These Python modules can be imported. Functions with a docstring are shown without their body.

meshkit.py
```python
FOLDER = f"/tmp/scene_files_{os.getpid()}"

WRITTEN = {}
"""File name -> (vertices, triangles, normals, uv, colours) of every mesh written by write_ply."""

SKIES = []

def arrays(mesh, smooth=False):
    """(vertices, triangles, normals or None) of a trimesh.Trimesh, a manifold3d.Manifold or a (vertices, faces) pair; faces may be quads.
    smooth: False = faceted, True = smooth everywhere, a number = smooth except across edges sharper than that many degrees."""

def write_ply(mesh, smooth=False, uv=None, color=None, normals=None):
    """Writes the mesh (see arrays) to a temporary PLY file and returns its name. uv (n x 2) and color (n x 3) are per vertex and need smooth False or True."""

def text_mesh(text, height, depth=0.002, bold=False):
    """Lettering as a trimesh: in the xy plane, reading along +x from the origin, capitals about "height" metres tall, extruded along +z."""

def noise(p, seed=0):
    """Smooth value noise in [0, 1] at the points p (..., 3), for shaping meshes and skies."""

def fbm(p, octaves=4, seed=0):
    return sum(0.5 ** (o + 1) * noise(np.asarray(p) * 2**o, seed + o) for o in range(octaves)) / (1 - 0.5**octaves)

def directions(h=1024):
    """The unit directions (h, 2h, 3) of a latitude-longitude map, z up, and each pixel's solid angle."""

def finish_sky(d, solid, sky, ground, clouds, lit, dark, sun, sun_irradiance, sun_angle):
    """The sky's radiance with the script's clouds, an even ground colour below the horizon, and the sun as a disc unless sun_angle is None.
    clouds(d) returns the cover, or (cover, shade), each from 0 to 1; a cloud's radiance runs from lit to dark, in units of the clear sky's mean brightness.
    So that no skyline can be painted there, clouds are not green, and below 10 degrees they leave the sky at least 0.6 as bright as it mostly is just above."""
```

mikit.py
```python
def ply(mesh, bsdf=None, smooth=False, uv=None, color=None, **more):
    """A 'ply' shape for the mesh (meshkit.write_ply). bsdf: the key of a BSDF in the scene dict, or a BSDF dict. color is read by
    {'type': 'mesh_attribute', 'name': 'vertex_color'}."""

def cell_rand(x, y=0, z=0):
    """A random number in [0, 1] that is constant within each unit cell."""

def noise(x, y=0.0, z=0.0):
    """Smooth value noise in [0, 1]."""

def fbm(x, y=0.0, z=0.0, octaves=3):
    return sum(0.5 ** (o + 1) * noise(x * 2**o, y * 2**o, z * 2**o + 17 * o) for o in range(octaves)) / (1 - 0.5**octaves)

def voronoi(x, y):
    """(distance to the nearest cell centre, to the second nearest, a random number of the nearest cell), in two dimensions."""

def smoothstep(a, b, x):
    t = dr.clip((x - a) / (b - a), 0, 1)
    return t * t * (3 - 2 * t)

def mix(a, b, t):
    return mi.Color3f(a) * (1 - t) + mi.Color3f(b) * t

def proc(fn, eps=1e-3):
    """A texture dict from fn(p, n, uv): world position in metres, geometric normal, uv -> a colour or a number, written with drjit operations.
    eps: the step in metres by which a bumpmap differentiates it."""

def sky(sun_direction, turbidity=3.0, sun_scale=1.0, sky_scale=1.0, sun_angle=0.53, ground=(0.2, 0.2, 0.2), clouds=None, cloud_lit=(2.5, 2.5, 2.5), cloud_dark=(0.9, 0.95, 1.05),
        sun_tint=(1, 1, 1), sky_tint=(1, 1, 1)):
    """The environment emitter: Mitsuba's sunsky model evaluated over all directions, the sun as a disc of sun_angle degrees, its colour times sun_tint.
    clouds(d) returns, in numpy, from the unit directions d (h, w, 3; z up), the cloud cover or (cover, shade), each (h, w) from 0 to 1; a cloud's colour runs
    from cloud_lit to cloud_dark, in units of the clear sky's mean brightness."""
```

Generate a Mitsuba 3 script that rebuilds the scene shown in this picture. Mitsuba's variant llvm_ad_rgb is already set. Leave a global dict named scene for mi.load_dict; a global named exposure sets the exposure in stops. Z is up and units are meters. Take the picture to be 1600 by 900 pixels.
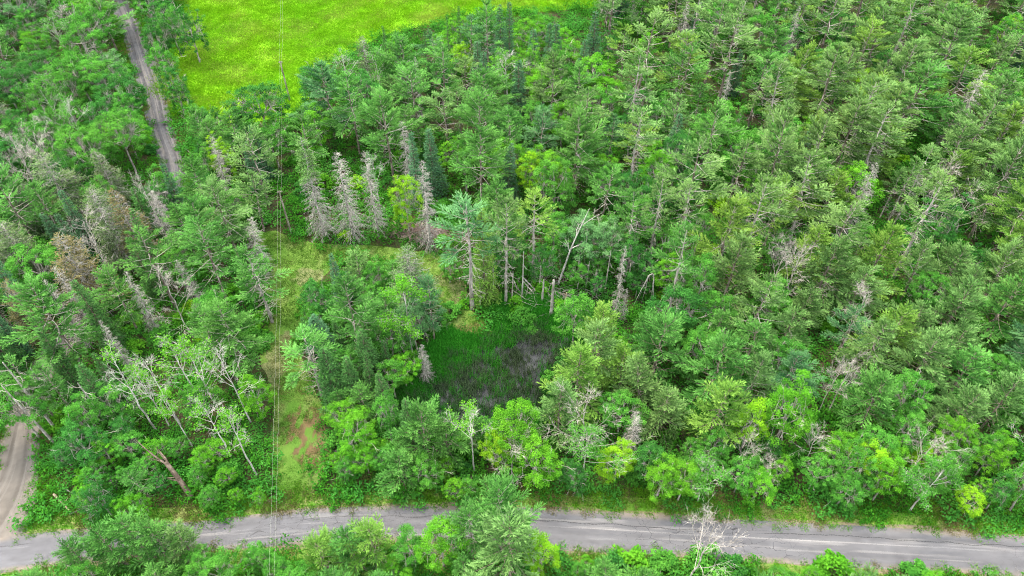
import math, random
import numpy as np, trimesh, drjit as dr
import mitsuba as mi
import mikit, meshkit
from mikit import noise, fbm, voronoi, cell_rand, smoothstep, mix, proc, ply
T = mi.ScalarTransform4f
scene, labels = {}, {}

# ---------------------------------------------------------------- camera, sky, exposure
CAM_H, PITCH = 80.0, 45.0
scene['camera'] = {'type': 'perspective', 'fov': 2 * math.degrees(math.atan(800 / 1101.0)), 'fov_axis': 'x', 'near_clip': 1.0, 'far_clip': 6000.0,
                   'to_world': T().look_at(origin=[0, 0, CAM_H], target=[0, 100, CAM_H - 100 * math.tan(math.radians(PITCH))], up=[0, 0, 1])}
# thin bright overcast: the sun is a soft glow behind the cloud
scene['sky'] = mikit.sky([-0.35, 0.25, 0.9], turbidity=3, sun_scale=0.3, sun_angle=25, clouds=lambda d: (np.ones(d.shape[:2]), .75 * (1 - np.clip(d[..., 2], 0, 1))),   # evenly overcast, brighter overhead than low down
                         cloud_lit=(2.5, 2.5, 2.45), cloud_dark=(0.9, 0.95, 1.05))
exposure = 3.75

# ---------------------------------------------------------------- helpers
def put(key, shape, label=None, cat=None, group=None, kind=None):
    scene[key] = shape
    tag(key, label, cat, group, kind)

def tag(key, label=None, cat=None, group=None, kind=None):
    d = {k: v for k, v in dict(label=label, category=cat, group=group, kind=kind).items() if v}
    if d: labels[key] = {**labels.get(key, {}), **d}

COUNT = {}
def numbered(name):
    COUNT[name] = COUNT.get(name, -1) + 1
    return name if COUNT[name] == 0 else f'{name}_{COUNT[name]:03d}'

def unit(v):
    v = np.asarray(v, float)
    return v / np.maximum(np.linalg.norm(v, axis=-1, keepdims=True), 1e-9)

class Bag:
    """Collects triangles with a uv per vertex."""
    def __init__(s): s.v, s.f, s.uv, s.n = [], [], [], 0
    def add(s, v, f, uv):
        s.v.append(np.asarray(v, float)); s.f.append(np.asarray(f, int) + s.n); s.uv.append(np.broadcast_to(np.asarray(uv, float), (len(v), 2))); s.n += len(v)
    def arrays(s): return np.vstack(s.v), np.vstack(s.f), np.vstack(s.uv)
    def shape(s, bsdf, smooth=False):
        v, f, uv = s.arrays()
        return ply(trimesh.Trimesh(v, f, process=False), bsdf, smooth=smooth, uv=uv)

def tube(bag, pts, radii, sides=5, uv=(0.5, 0.5), cap=False):
    p = np.asarray(pts, float); r = np.broadcast_to(np.asarray(radii, float), (len(p),))
    t = unit(np.gradient(p, axis=0))
    ref = np.array([0, 0, 1.0]) if abs(t[len(t)//2, 2]) < 0.8 else np.array([1.0, 0, 0])
    a = unit(np.cross(t, ref)); b = np.cross(t, a)
    an = np.arange(sides) * 2 * np.pi / sides
    v = p[:, None] + r[:, None, None] * (np.cos(an)[None, :, None] * a[:, None] + np.sin(an)[None, :, None] * b[:, None])
    i, j = np.meshgrid(np.arange(len(p) - 1), np.arange(sides), indexing='ij')
    q = np.stack([i * sides + j, i * sides + (j + 1) % sides, (i + 1) * sides + (j + 1) % sides, (i + 1) * sides + j], -1).reshape(-1, 4)
    f = np.vstack([q[:, [0, 1, 2]], q[:, [0, 2, 3]]]); v = v.reshape(-1, 3)
    if cap:
        n = len(v); v = np.vstack([v, p[:1], p[-1:]]); k = np.arange(sides)
        f = np.vstack([f, np.stack([k, k * 0 + n, (k + 1) % sides], 1), np.stack([n - sides + k, n - sides + (k + 1) % sides, k * 0 + n + 1], 1)])
    bag.add(v, f, uv)

def cones(bag, P, D, L, W, uv):
    """Many thin three-sided twigs: from P along D, length L, base radius W."""
    P, D = np.asarray(P, float), unit(D); n = len(P)
    if n == 0: return
    a = unit(np.cross(D, np.where(np.abs(D[:, 2:]) < .8, [[0, 0, 1.0]], [[1.0, 0, 0]]))); b = np.cross(D, a)
    W = np.broadcast_to(W, (n,))[:, None]; L = np.broadcast_to(L, (n,))[:, None]
    v = np.stack([P + W * a, P + W * (-.5 * a + .87 * b), P + W * (-.5 * a - .87 * b), P + D * L], 1).reshape(-1, 3)
    k = np.arange(n)[:, None] * 4
    f = np.concatenate([k + [0, 1, 3], k + [1, 2, 3], k + [2, 0, 3]])
    bag.add(v, f, np.repeat(np.broadcast_to(uv, (n, 2)), 4, 0))

def needles(bag, P, D, S, L, W, uv):
    """Slender one-triangle needle sprays."""
    n = len(P); W = np.broadcast_to(W, (n,))[:, None]; L = np.broadcast_to(L, (n,))[:, None]
    v = np.stack([P - S * W / 2, P + S * W / 2, P + D * L], 1).reshape(-1, 3)
    bag.add(v, np.arange(3 * n).reshape(-1, 3), np.repeat(uv, 3, 0))

def leaves(bag, P, D, N, L, W, uv):
    """Kite-shaped leaves folded along the midrib."""
    n = len(P); D = unit(D); S = unit(np.cross(D, N)); N = np.cross(S, D)
    W = np.broadcast_to(W, (n,))[:, None]; L = np.broadcast_to(L, (n,))[:, None]
    m = P + D * L * .45 - N * W * .18
    v = np.stack([P, m - S * W / 2, P + D * L - N * L * .12, m + S * W / 2], 1).reshape(-1, 3)
    k = np.arange(n)[:, None] * 4
    bag.add(v, np.concatenate([k + [0, 1, 2], k + [0, 2, 3]]), np.repeat(uv, 4, 0))

# ---------------------------------------------------------------- materials
def foliage(key, dark, light, rough=0.5, trans=0.32, scale=.22):
    dark, light = mi.Color3f(dark), mi.Color3f(light)
    def fn(p, n, uv, dark=dark, light=light):
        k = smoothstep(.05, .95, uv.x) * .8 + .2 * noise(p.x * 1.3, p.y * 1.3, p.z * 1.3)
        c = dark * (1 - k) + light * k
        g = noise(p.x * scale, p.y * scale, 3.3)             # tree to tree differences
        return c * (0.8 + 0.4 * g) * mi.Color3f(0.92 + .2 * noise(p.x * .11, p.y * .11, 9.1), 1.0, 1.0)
    scene[key] = {'type': 'principledthin', 'base_color': proc(fn), 'roughness': rough, 'diff_trans': trans, 'eta': 1.12, 'spec_trans': 0.0}

def bark(key, dark, light, freq=3.0, rough=0.9):
    dark, light = mi.Color3f(dark), mi.Color3f(light)
    def fn(p, n, uv, dark=dark, light=light):
        k = smoothstep(.25, .75, fbm(p.x * freq, p.y * freq, p.z * freq * .5))
        return (dark * (1 - k) + light * k) * (.75 + .5 * uv.x)
    scene[key] = {'type': 'twosided', 'bsdf': {'type': 'principled', 'base_color': proc(fn), 'roughness': rough, 'specular': 0.2}}

foliage('pine_olive', (.042, .12, .028), (.225, .43, .135))
foliage('pine_green', (.028, .12, .022), (.165, .43, .095))
foliage('pine_gold', (.055, .16, .02), (.255, .475, .09))
foliage('pine_blue', (.03, .115, .045), (.16, .38, .15))
foliage('leaf_dark', (.016, .09, .018), (.065, .25, .045))
foliage('leaf_mid', (.026, .135, .018), (.115, .37, .05))
foliage('leaf_bright', (.045, .20, .014), (.145, .43, .03))
foliage('leaf_lime', (.10, .29, .012), (.24, .52, .025))
foliage('leaf_grey', (.05, .16, .05), (.16, .35, .13))
foliage('fir_blue', (.03, .11, .05), (.12, .28, .14))
foliage('fir_green', (.03, .11, .03), (.11, .29, .08))
foliage('needle_wilted', (.055, .12, .045), (.20, .32, .135))
foliage('needle_rust', (.11, .12, .05), (.27, .25, .12))
foliage('under_leaf', (.016, .095, .010), (.065, .27, .022))
foliage('fern_leaf', (.025, .13, .02), (.08, .32, .045))
bark('bark_pine', (.10, .08, .065), (.27, .24, .21))
bark('bark_brown', (.07, .055, .045), (.19, .155, .13))
bark('bark_grey', (.20, .185, .17), (.44, .42, .40))
bark('bark_birch', (.27, .262, .255), (.50, .49, .48), 1.6)
bark('wood_dead', (.19, .182, .172), (.38, .37, .355))
bark('wood_tan', (.30, .24, .18), (.52, .43, .34))

# ---------------------------------------------------------------- tree builders: dict part -> (Bag, bsdf slot)
def trunk_line(rng, h, bend=.25, n=9, lean=(0, 0)):
    z = np.linspace(0, h, n); w = rng.normal(0, bend, (2, n)); w = np.cumsum(w, 1) * .35; w -= w[:, :1]
    return np.stack([w[0] + lean[0] * z / h, w[1] + lean[1] * z / h, z], 1)

def on_line(line, z):
    return np.array([np.interp(z, line[:, 2], line[:, k]) for k in range(3)])

def spread_dirs(rng, D, amount):
    return unit(D + rng.normal(0, amount, D.shape))

def pine(seed, h=18, R=3.8, cb=.3, whorl=.95, nb=4.6, bare=.35, tuft=5, size=1.15, gap=.12, lower=14, rise=.85):
    rng = np.random.default_rng(seed); tr, br, cr = Bag(), Bag(), Bag()
    line = trunk_line(rng, h, .12)
    tube(tr, line, np.linspace(.012 * h + .03, .03, len(line)), 7)
    P, D, U = [], [], []
    zs = np.arange(cb * h, h - .3, whorl) + rng.uniform(-.15, .15, len(np.arange(cb * h, h - .3, whorl)))
    side = rng.uniform(0, 2 * np.pi); lop = rng.uniform(.0, .3)
    for z in zs:
        t = max(0, (z - cb * h) / (h - cb * h)); k = max(3, int(rng.normal(nb, .8))); a0 = rng.uniform(0, 6.28); base0 = on_line(line, z)
        for i in range(k):
            base = on_line(line, min(h - .3, z + rng.normal(0, .16)))
            if rng.random() < gap * (1 - t): continue
            az = a0 + i * 6.283 / k + rng.normal(0, .32)
            prof = 1.12 * min(1, .72 + 1.5 * t) * (1 - t) ** .62
            L = (R * prof * rng.uniform(.62, 1.22) + .35) * (1 + lop * math.cos(az - side))
            e = math.radians(-8 + 58 * t ** 1.3 * rise + rng.normal(0, 7)); curl = (.10 + .15 * rng.random())
            s = np.linspace(0, 1, 6); hd = np.array([math.cos(az), math.sin(az), 0]); sd = np.array([-hd[1], hd[0], 0]); wob = rng.normal(0, .08)
            pts = base + hd * (L * s * math.cos(e))[:, None] + sd * (wob * L * s ** 2)[:, None] + np.array([0, 0, 1]) * (L * (s * math.sin(e) + curl * s ** 2.2 - .06 * s))[:, None]
            tube(br, pts, np.linspace(.016 + .009 * L, .006, 6), 3, (rng.uniform(.2, .8), .5))
            s0 = bare * 1.15 * (1 - t) + .06
            ns = max(5, int(L * (1 - s0) / .14)); ss = np.linspace(s0, 1, ns) + rng.normal(0, .02, ns); ss = np.clip(ss, s0, 1)
            B = np.stack([np.interp(ss, s, pts[:, q]) for q in range(3)], 1)
            tan = unit(pts[-1] - pts[-3]); sg = np.where(np.arange(ns) % 2, 1, -1) * rng.uniform(.4, 1.05, ns)
            TD = unit(tan[None] * np.cos(sg)[:, None] + np.cross([0, 0, 1.0], tan)[None] * np.sin(sg)[:, None] + np.array([0, 0, .16]) * rng.uniform(-.5, 1.2, (ns, 1)))
            TD[-1] = tan
            TL = (.25 * L + .28) * (1.2 - ss) ** .8 * rng.uniform(.7, 1.3, ns) + .16
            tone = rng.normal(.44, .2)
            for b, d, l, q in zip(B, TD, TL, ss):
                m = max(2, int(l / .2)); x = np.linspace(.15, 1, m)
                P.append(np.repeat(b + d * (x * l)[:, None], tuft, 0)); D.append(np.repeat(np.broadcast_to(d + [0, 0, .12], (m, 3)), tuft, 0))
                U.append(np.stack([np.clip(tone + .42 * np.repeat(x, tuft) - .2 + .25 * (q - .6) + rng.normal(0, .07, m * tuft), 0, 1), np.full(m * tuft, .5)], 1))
    P, D, U = np.vstack(P), np.vstack(D), np.vstack(U); n = len(P)
    D = spread_dirs(rng, D, .28); S = unit(np.cross(D, rng.normal(0, .36, (n, 3)) + [0, 0, 1.0]))
    needles(cr, P, D, S, rng.uniform(.28, .5, n) * size, rng.uniform(.055, .115, n) * size, U)
    tip = on_line(line, h - .2); m = 24                                   # leader candles
    Dm = spread_dirs(rng, np.tile([0, 0, 1.0], (m, 1)), .3)
    needles(cr, tip + Dm * .1 - [0, 0, .3] * rng.random((m, 1)), Dm, unit(np.cross(Dm, rng.normal(0, 1, (m, 3)))), .6, .1, np.tile([.8, .5], (m, 1)))
    for _ in range(lower):                                                # dead lower limbs
        z = rng.uniform(.12 * h, (cb + .12) * h); az = rng.uniform(0, 6.28); L = rng.uniform(.8, 2.4) * R / 3.8; b = on_line(line, z)
        s = np.linspace(0, 1, 5); d = np.array([math.cos(az), math.sin(az), rng.uniform(-.25, .2)])
        pts = b + d * (L * s)[:, None] + np.array([0, 0, -.18]) * (L * s ** 2)[:, None]
        tube(br, pts, np.linspace(.03, .012, 5), 3, (rng.uniform(.5, 1), .5))
        k = 6; q = pts[rng.integers(1, 5, k)]
        cones(br, q, spread_dirs(rng, np.tile(d, (k, 1)), .5), rng.uniform(.3, .8, k), .014, (.8, .5))
    return {'trunk': (tr, 'bark'), 'branches': (br, 'branch'), 'crown': (cr, 'leaf')}

def broadleaf(seed, h=12, R=3.5, base=.3, clumps=70, per=88, leaf=.185, dome=.42, bare_top=0, clump_r=.62):
    rng = np.random.default_rng(seed); tr, br, cr = Bag(), Bag(), Bag()
    line = trunk_line(rng, h * .72, .16)
    tube(tr, line, np.linspace(.011 * h + .03, .05, len(line)), 7)
    cz, rz = h * (1 - dome), h * dome
    ph = rng.uniform(0, 6.28, 3); C = []
    while len(C) < clumps:
        d = unit(rng.normal(0, 1, 3)); 
        if d[2] < -.75: continue
        az = math.atan2(d[1], d[0]); lob = 1 + .16 * math.sin(2 * az + ph[0]) + .13 * math.sin(3 * az + ph[1] + 2 * d[2]) + .1 * math.sin(5 * d[2] + ph[2])
        r = rng.uniform(.35, 1) ** .42 * lob
        C.append([d[0] * r * R * (1 - .18 * max(0, d[2])), d[1] * r * R * (1 - .18 * max(0, d[2])), cz + d[2] * r * rz * .92])
    C = np.array(C); C[:, :2] += on_line(line, h * .7)[:2] * .8
    nl = 7; ang = np.arctan2(C[:, 1], C[:, 0]); order = ((ang + math.pi) / 6.2832 * nl).astype(int) % nl
    for k in range(nl):
        mem = np.where(order == k)[0]
        if len(mem) == 0: continue
        cen = C[mem].mean(0); st = on_line(line, rng.uniform(base, .6) * h); s = np.linspace(0, 1, 6)[:, None]
        mid = st * .35 + cen * .65 - [0, 0, .1 * h * .3]
        limb = st * (1 - s) ** 2 + 2 * mid * s * (1 - s) + cen * s ** 2
        tube(br, limb, np.linspace(.0065 * h + .02, .03, 6), 4, (rng.uniform(.3, .8), .5))
        for m in mem:
            a = limb[rng.integers(2, 6)]; e = C[m]; q = a * .5 + e * .5 + rng.normal(0, .15, 3)
            tube(br, [a, q, e], [.032, .022, .008], 3, (rng.uniform(.3, .9), .5))
    for _ in range(bare_top):                                             # dead twigs standing out of the crown
        c = C[rng.integers(len(C))]; d = unit(c - [0, 0, cz * .7] + rng.normal(0, .8, 3)); L = rng.uniform(1.2, 2.6)
        tube(br, [c, c + d * L * .5, c + d * L + rng.normal(0, .2, 3)], [.03, .022, .008], 3, (.95, .5))
        cones(br, c + d * L * rng.uniform(.3, .9, (5, 1)), spread_dirs(rng, np.tile(d, (5, 1)), .5), .8, .016, (.95, .5))
    n = per * len(C); ci = np.repeat(np.arange(len(C)), per); rad = rng.uniform(.65, 1.25, len(C)) * clump_r
    off = unit(rng.normal(0, 1, (n, 3))) * (rng.random((n, 1)) ** .45) * [1, 1, .62]; P = C[ci] + off * rad[ci][:, None]
    out = unit(P - [0, 0, cz - .3 * rz]); N = unit(out * .5 + off * .5 + np.array([0, 0, .75]) + rng.normal(0, .38, (n, 3)))
    D = unit(np.cross(N, rng.normal(0, 1, (n, 3))) + out * .35 - np.array([0, 0, .2]))
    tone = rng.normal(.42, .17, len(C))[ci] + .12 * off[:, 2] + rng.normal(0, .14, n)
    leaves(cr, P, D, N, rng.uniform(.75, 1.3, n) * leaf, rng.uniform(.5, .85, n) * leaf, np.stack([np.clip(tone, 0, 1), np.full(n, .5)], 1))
    return {'trunk': (tr, 'bark'), 'branches': (br, 'branch'), 'crown': (cr, 'leaf')}

def fir(seed, h=14, R=1.9, cb=.06, live=1.0, droop=.25, dead=False, twigs=7, thin=1.0, greentop=2.0):
    """Spruce or fir: narrow cone of close whorls. dead: bare grey wood only; live < 1: needles only on a part of the boughs."""
    rng = np.random.default_rng(seed); tr, br, cr = Bag(), Bag(), Bag()
    line = trunk_line(rng, h, .05); tube(tr, line, np.linspace(.011 * h + .02, .02, len(line)), 6, (.7, .5))
    P, D, U, Lh = [], [], [], []; z = cb * h
    while z < h - .15:
        t = (z - cb * h) / (h - cb * h); k = int(rng.integers(5, 8)) if not dead else int(rng.integers(4, 7)); b = on_line(line, z)
        bare = dead and t < greentop
        for i in range(k):
            az = rng.uniform(0, 6.283); L = max(.18, R * (1 - t) ** (.5 if dead else .85 if live == 1 else .6) * rng.uniform(.65, 1.15) + .12); e = -droop + .75 * t ** 1.5 + rng.normal(0, .08)
            s = np.linspace(0, 1, 5); hd = np.array([math.cos(az), math.sin(az), 0])
            dz = L * (s * e - (.22 if dead else .02) * s ** 2 + (.10 if not dead else 0) * s ** 3)
            pts = b + hd * (L * s)[:, None] + np.array([0, 0, 1]) * dz[:, None]
            tube(br, pts, np.linspace(.016 + .008 * L, .006, 5), 3, (rng.uniform(.4, 1), .5))
            ns = max(3, int(L * twigs)); q = rng.uniform(.15, 1, ns); B = np.stack([np.interp(q, s, pts[:, w]) for w in range(3)], 1)
            tan = unit(pts[-1] - pts[-2]); sg = rng.choice([-1, 1], ns) * rng.uniform(.5, 1.2, ns)
            TD = tan * np.cos(sg)[:, None] + np.cross([0, 0, 1.0], tan) * np.sin(sg)[:, None]
            TL = (.28 * L + .15) * (1.2 - q) * rng.uniform(.6, 1.3, ns) + .1
            if bare or rng.random() > live:
                TD = unit(TD + [0, 0, -.55] + rng.normal(0, .3, (ns, 3))); cones(br, B, TD, TL * 1.25, .013 * thin, (rng.uniform(.5, 1), .5))
                if bare: continue
                keep = rng.random(ns) < .25; B, TD, TL = B[keep], TD[keep], TL[keep]
                if len(B) == 0: continue
            tone = rng.normal(.4, .13)
            for bb, d, l in zip(B, TD, TL):
                m = max(2, int(l / .16)); x = np.linspace(.1, 1, m)
                P.append(np.repeat(bb + d * (x * l)[:, None], 2, 0)); D.append(np.repeat(np.broadcast_to(d + [0, 0, -.1], (m, 3)), 2, 0))
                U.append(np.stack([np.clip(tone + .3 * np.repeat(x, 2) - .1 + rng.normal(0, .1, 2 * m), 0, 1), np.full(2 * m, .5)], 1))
        z += rng.uniform(.28, .42) * (1 if not dead else 1.25)
    out = {'trunk': (tr, 'bark'), 'branches': (br, 'branch')}
    if P:
        P, D, U = np.vstack(P), np.vstack(D), np.vstack(U); n = len(P); D = spread_dirs(rng, D, .32); S = unit(np.cross(D, rng.normal(0, .5, (n, 3)) + [0, 0, 1.0]))
        needles(cr, P, D, S, rng.uniform(.2, .36, n), rng.uniform(.07, .12, n), U)
        out['crown'] = (cr, 'leaf')
    return out

def limby(seed, h=14, spread=.5, leafy=.3, start=.35, levels=3, r0=.16, leaf=.26, bend=.2, nlimb=11, fork=4):
    """Birch-like or dead broadleaf tree: long bare limbs, leaves on a part of the ends."""
    rng = np.random.default_rng(seed); tr, br, cr = Bag(), Bag(), Bag()
    line = trunk_line(rng, h, bend, 10); tube(tr, line, np.linspace(r0, .03, 10), 7, (.7, .5)); ends = []
    def grow(p, d, L, r, lev):
        s = np.linspace(0, 1, 5); w = rng.normal(0, .14, 3)
        pts = p + d * (L * s)[:, None] + (w + [0, 0, .12]) * (L * s ** 2)[:, None]
        tube(br, pts, np.linspace(r, r * .35, 5), 4 if lev == 0 else 3, (rng.uniform(.5, 1), .5))
        if lev + 1 >= levels:
            cones(br, pts[rng.integers(2, 5, 3)], spread_dirs(rng, np.tile(d, (3, 1)), .45), rng.uniform(.4, .9, 3), .014, (.8, .5)); ends.append(pts[-1]); ends.append(pts[3]); return
        for q in rng.uniform(.35, 1, fork):
            b = np.array([np.interp(q, s, pts[:, k]) for k in range(3)])
            grow(b, unit(d + rng.normal(0, .48, 3) + [0, 0, .1]), L * rng.uniform(.38, .6), r * .5, lev + 1)
    for z in np.linspace(start * h, .97 * h, nlimb):
        az = rng.uniform(0, 6.283); t = (z / h - start) / (1 - start); up = rng.uniform(.45, 1.0) + .5 * t
        grow(on_line(line, z), unit([math.cos(az), math.sin(az), up]), h * spread * (.25 + .5 * (1 - t)) * rng.uniform(.6, 1.1), r0 * (.36 - .2 * t), 0)
    E = np.array(ends); E = E[rng.random(len(E)) < leafy] if leafy else E[:0]
    out = {'trunk': (tr, 'bark'), 'branches': (br, 'branch')}
    if len(E):
        per = 26; n = per * len(E); ci = np.repeat(np.arange(len(E)), per); P = E[ci] + rng.normal(0, .36, (n, 3))
        N = unit(rng.normal(0, .45, (n, 3)) + [0, 0, .9]); Dd = unit(np.cross(N, rng.normal(0, 1, (n, 3))))
        leaves(cr, P, Dd, N, rng.uniform(.7, 1.3, n) * leaf, rng.uniform(.5, .85, n) * leaf, np.stack([np.clip(rng.normal(.5, .2, n), 0, 1), np.full(n, .5)], 1))
        out['crown'] = (cr, 'leaf')
    return out

def bush(seed, h=2.2, R=1.5, per=60, clumps=26, leaf=.26):
    rng = np.random.default_rng(seed); br, cr = Bag(), Bag(); C = []
    for _ in range(clumps):
        d = unit(rng.normal(0, 1, 3)); d[2] = abs(d[2]); r = rng.uniform(.3, 1) ** .5
        C.append([d[0] * r * R, d[1] * r * R, .25 + d[2] * r * h * .8])
        tube(br, [[rng.normal(0, .1), rng.normal(0, .1), 0], np.array(C[-1]) * [.6, .6, .5], C[-1]], [.03, .022, .008], 3, (.5, .5))
    C = np.array(C); n = per * len(C); ci = np.repeat(np.arange(len(C)), per); rad = rng.uniform(.4, .75, len(C)) * (.35 + R * .3)
    off = unit(rng.normal(0, 1, (n, 3))) * (rng.random((n, 1)) ** .45) * [1, 1, .7]; P = C[ci] + off * rad[ci][:, None]; P[:, 2] = np.maximum(P[:, 2], .05)
    N = unit(off * .6 + [0, 0, .8] + rng.normal(0, .4, (n, 3))); D = unit(np.cross(N, rng.normal(0, 1, (n, 3))))
    tone = rng.normal(.42, .15, len(C))[ci] + rng.normal(0, .15, n)
    leaves(cr, P, D, N, rng.uniform(.7, 1.3, n) * leaf, rng.uniform(.5, .85, n) * leaf, np.stack([np.clip(tone, 0, 1), np.full(n, .5)], 1))
    return {'stems': (br, 'bark'), 'foliage': (cr, 'leaf')}

# ---------------------------------------------------------------- species: (builder, slots) and their variants
def V(fn, n, seed0, **kw): return [(lambda s=seed0 + i, i=i: fn(s, **{k: (v[i % len(v)] if isinstance(v, list) else v) for k, v in kw.items()})) for i in range(n)]
SPECIES = {   # key: (list of builders at unit heights, nominal heights)
    'pine':   (V(pine, 8, 100, h=18, R=[4.5, 4.0, 4.9, 4.2, 4.7, 3.7, 5.1, 4.3], cb=[.30, .36, .26, .42, .32, .38, .35, .5], nb=[4.4, 4.2, 4.7, 4.2, 4.5, 4.4, 4.3, 4], bare=[.3, .4, .25, .45, .35, .3, .35, .5], whorl=[1.15, 1.25, 1.1, 1.3, 1.2, 1.15, 1.25, 1.3], rise=[1, .9, 1.1, .8, 1, 1.2, .75, .9]), 18),
    'youngpine': (V(pine, 4, 140, h=12, R=[3.6, 3.2, 4.0, 3.5], cb=[.12, .18, .10, .2], whorl=.98, nb=4.6, bare=[.3, .35, .3, .4], gap=.05, lower=6), 12),
    'gauntpine': (V(pine, 4, 170, h=20, R=[3.4, 3.0, 3.6, 3.2], cb=[.55, .6, .5, .62], whorl=1.05, nb=4, bare=[.45, .5, .5, .4], gap=.25, lower=46), 20),
    'broad':  (V(broadleaf, 6, 200, h=13, R=[3.6, 3.2, 4.0, 3.4, 2.9, 3.7], dome=[.40, .42, .36, .45, .44, .38], clumps=[120, 105, 140, 112, 96, 126], bare_top=[0, 5, 2, 12, 0, 6]), 13),
    'slim':   (V(broadleaf, 3, 240, h=14, R=[2.1, 1.8, 2.4], dome=[.40, .42, .38], clumps=[70, 60, 80], per=66, base=.4), 14),
    'fir':    (V(fir, 4, 300, h=14, R=[1.9, 1.6, 2.3, 2.0], twigs=7), 14),
    'wilt':   (V(fir, 4, 340, h=13, R=[3.5, 3.0, 3.9, 3.3], live=[.6, .5, .7, .55], droop=.3, cb=.12, twigs=6, thin=1.4), 13),
    'grey':   (V(fir, 5, 380, h=18, R=[2.5, 2.1, 2.9, 2.3, 1.5], dead=True, cb=[.08, .15, .06, .2, .1], droop=.3, twigs=7, thin=1.5), 18),
    'half':   (V(fir, 2, 410, h=20, R=[2.8, 2.5], dead=True, cb=.06, droop=.3, twigs=9, thin=1.7, greentop=[.6, .7]), 20),
    'limb':   (V(limby, 4, 420, h=15, leafy=[.25, .12, .4, .2], spread=[.42, .36, .45, .4], start=[.4, .5, .35, .45]), 15),
    'bare':   (V(limby, 4, 460, h=11, leafy=0, spread=[.5, .42, .55, .4], start=[.3, .35, .25, .45], bend=.28, r0=.11), 11),
    'stem':   (V(limby, 5, 480, h=16, leafy=[.06, 0, .14, .08, .2], spread=[.24, .28, .22, .3, .26], start=[.5, .42, .55, .4, .6], nlimb=[13, 11, 12, 15, 10], fork=3, bend=.2, r0=.14), 16),
    'bush':   (V(bush, 5, 500, h=[2.2, 1.8, 2.8, 1.5, 2.4], R=[1.5, 1.7, 1.6, 1.3, 2.0]), 2.2),
}
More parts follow.
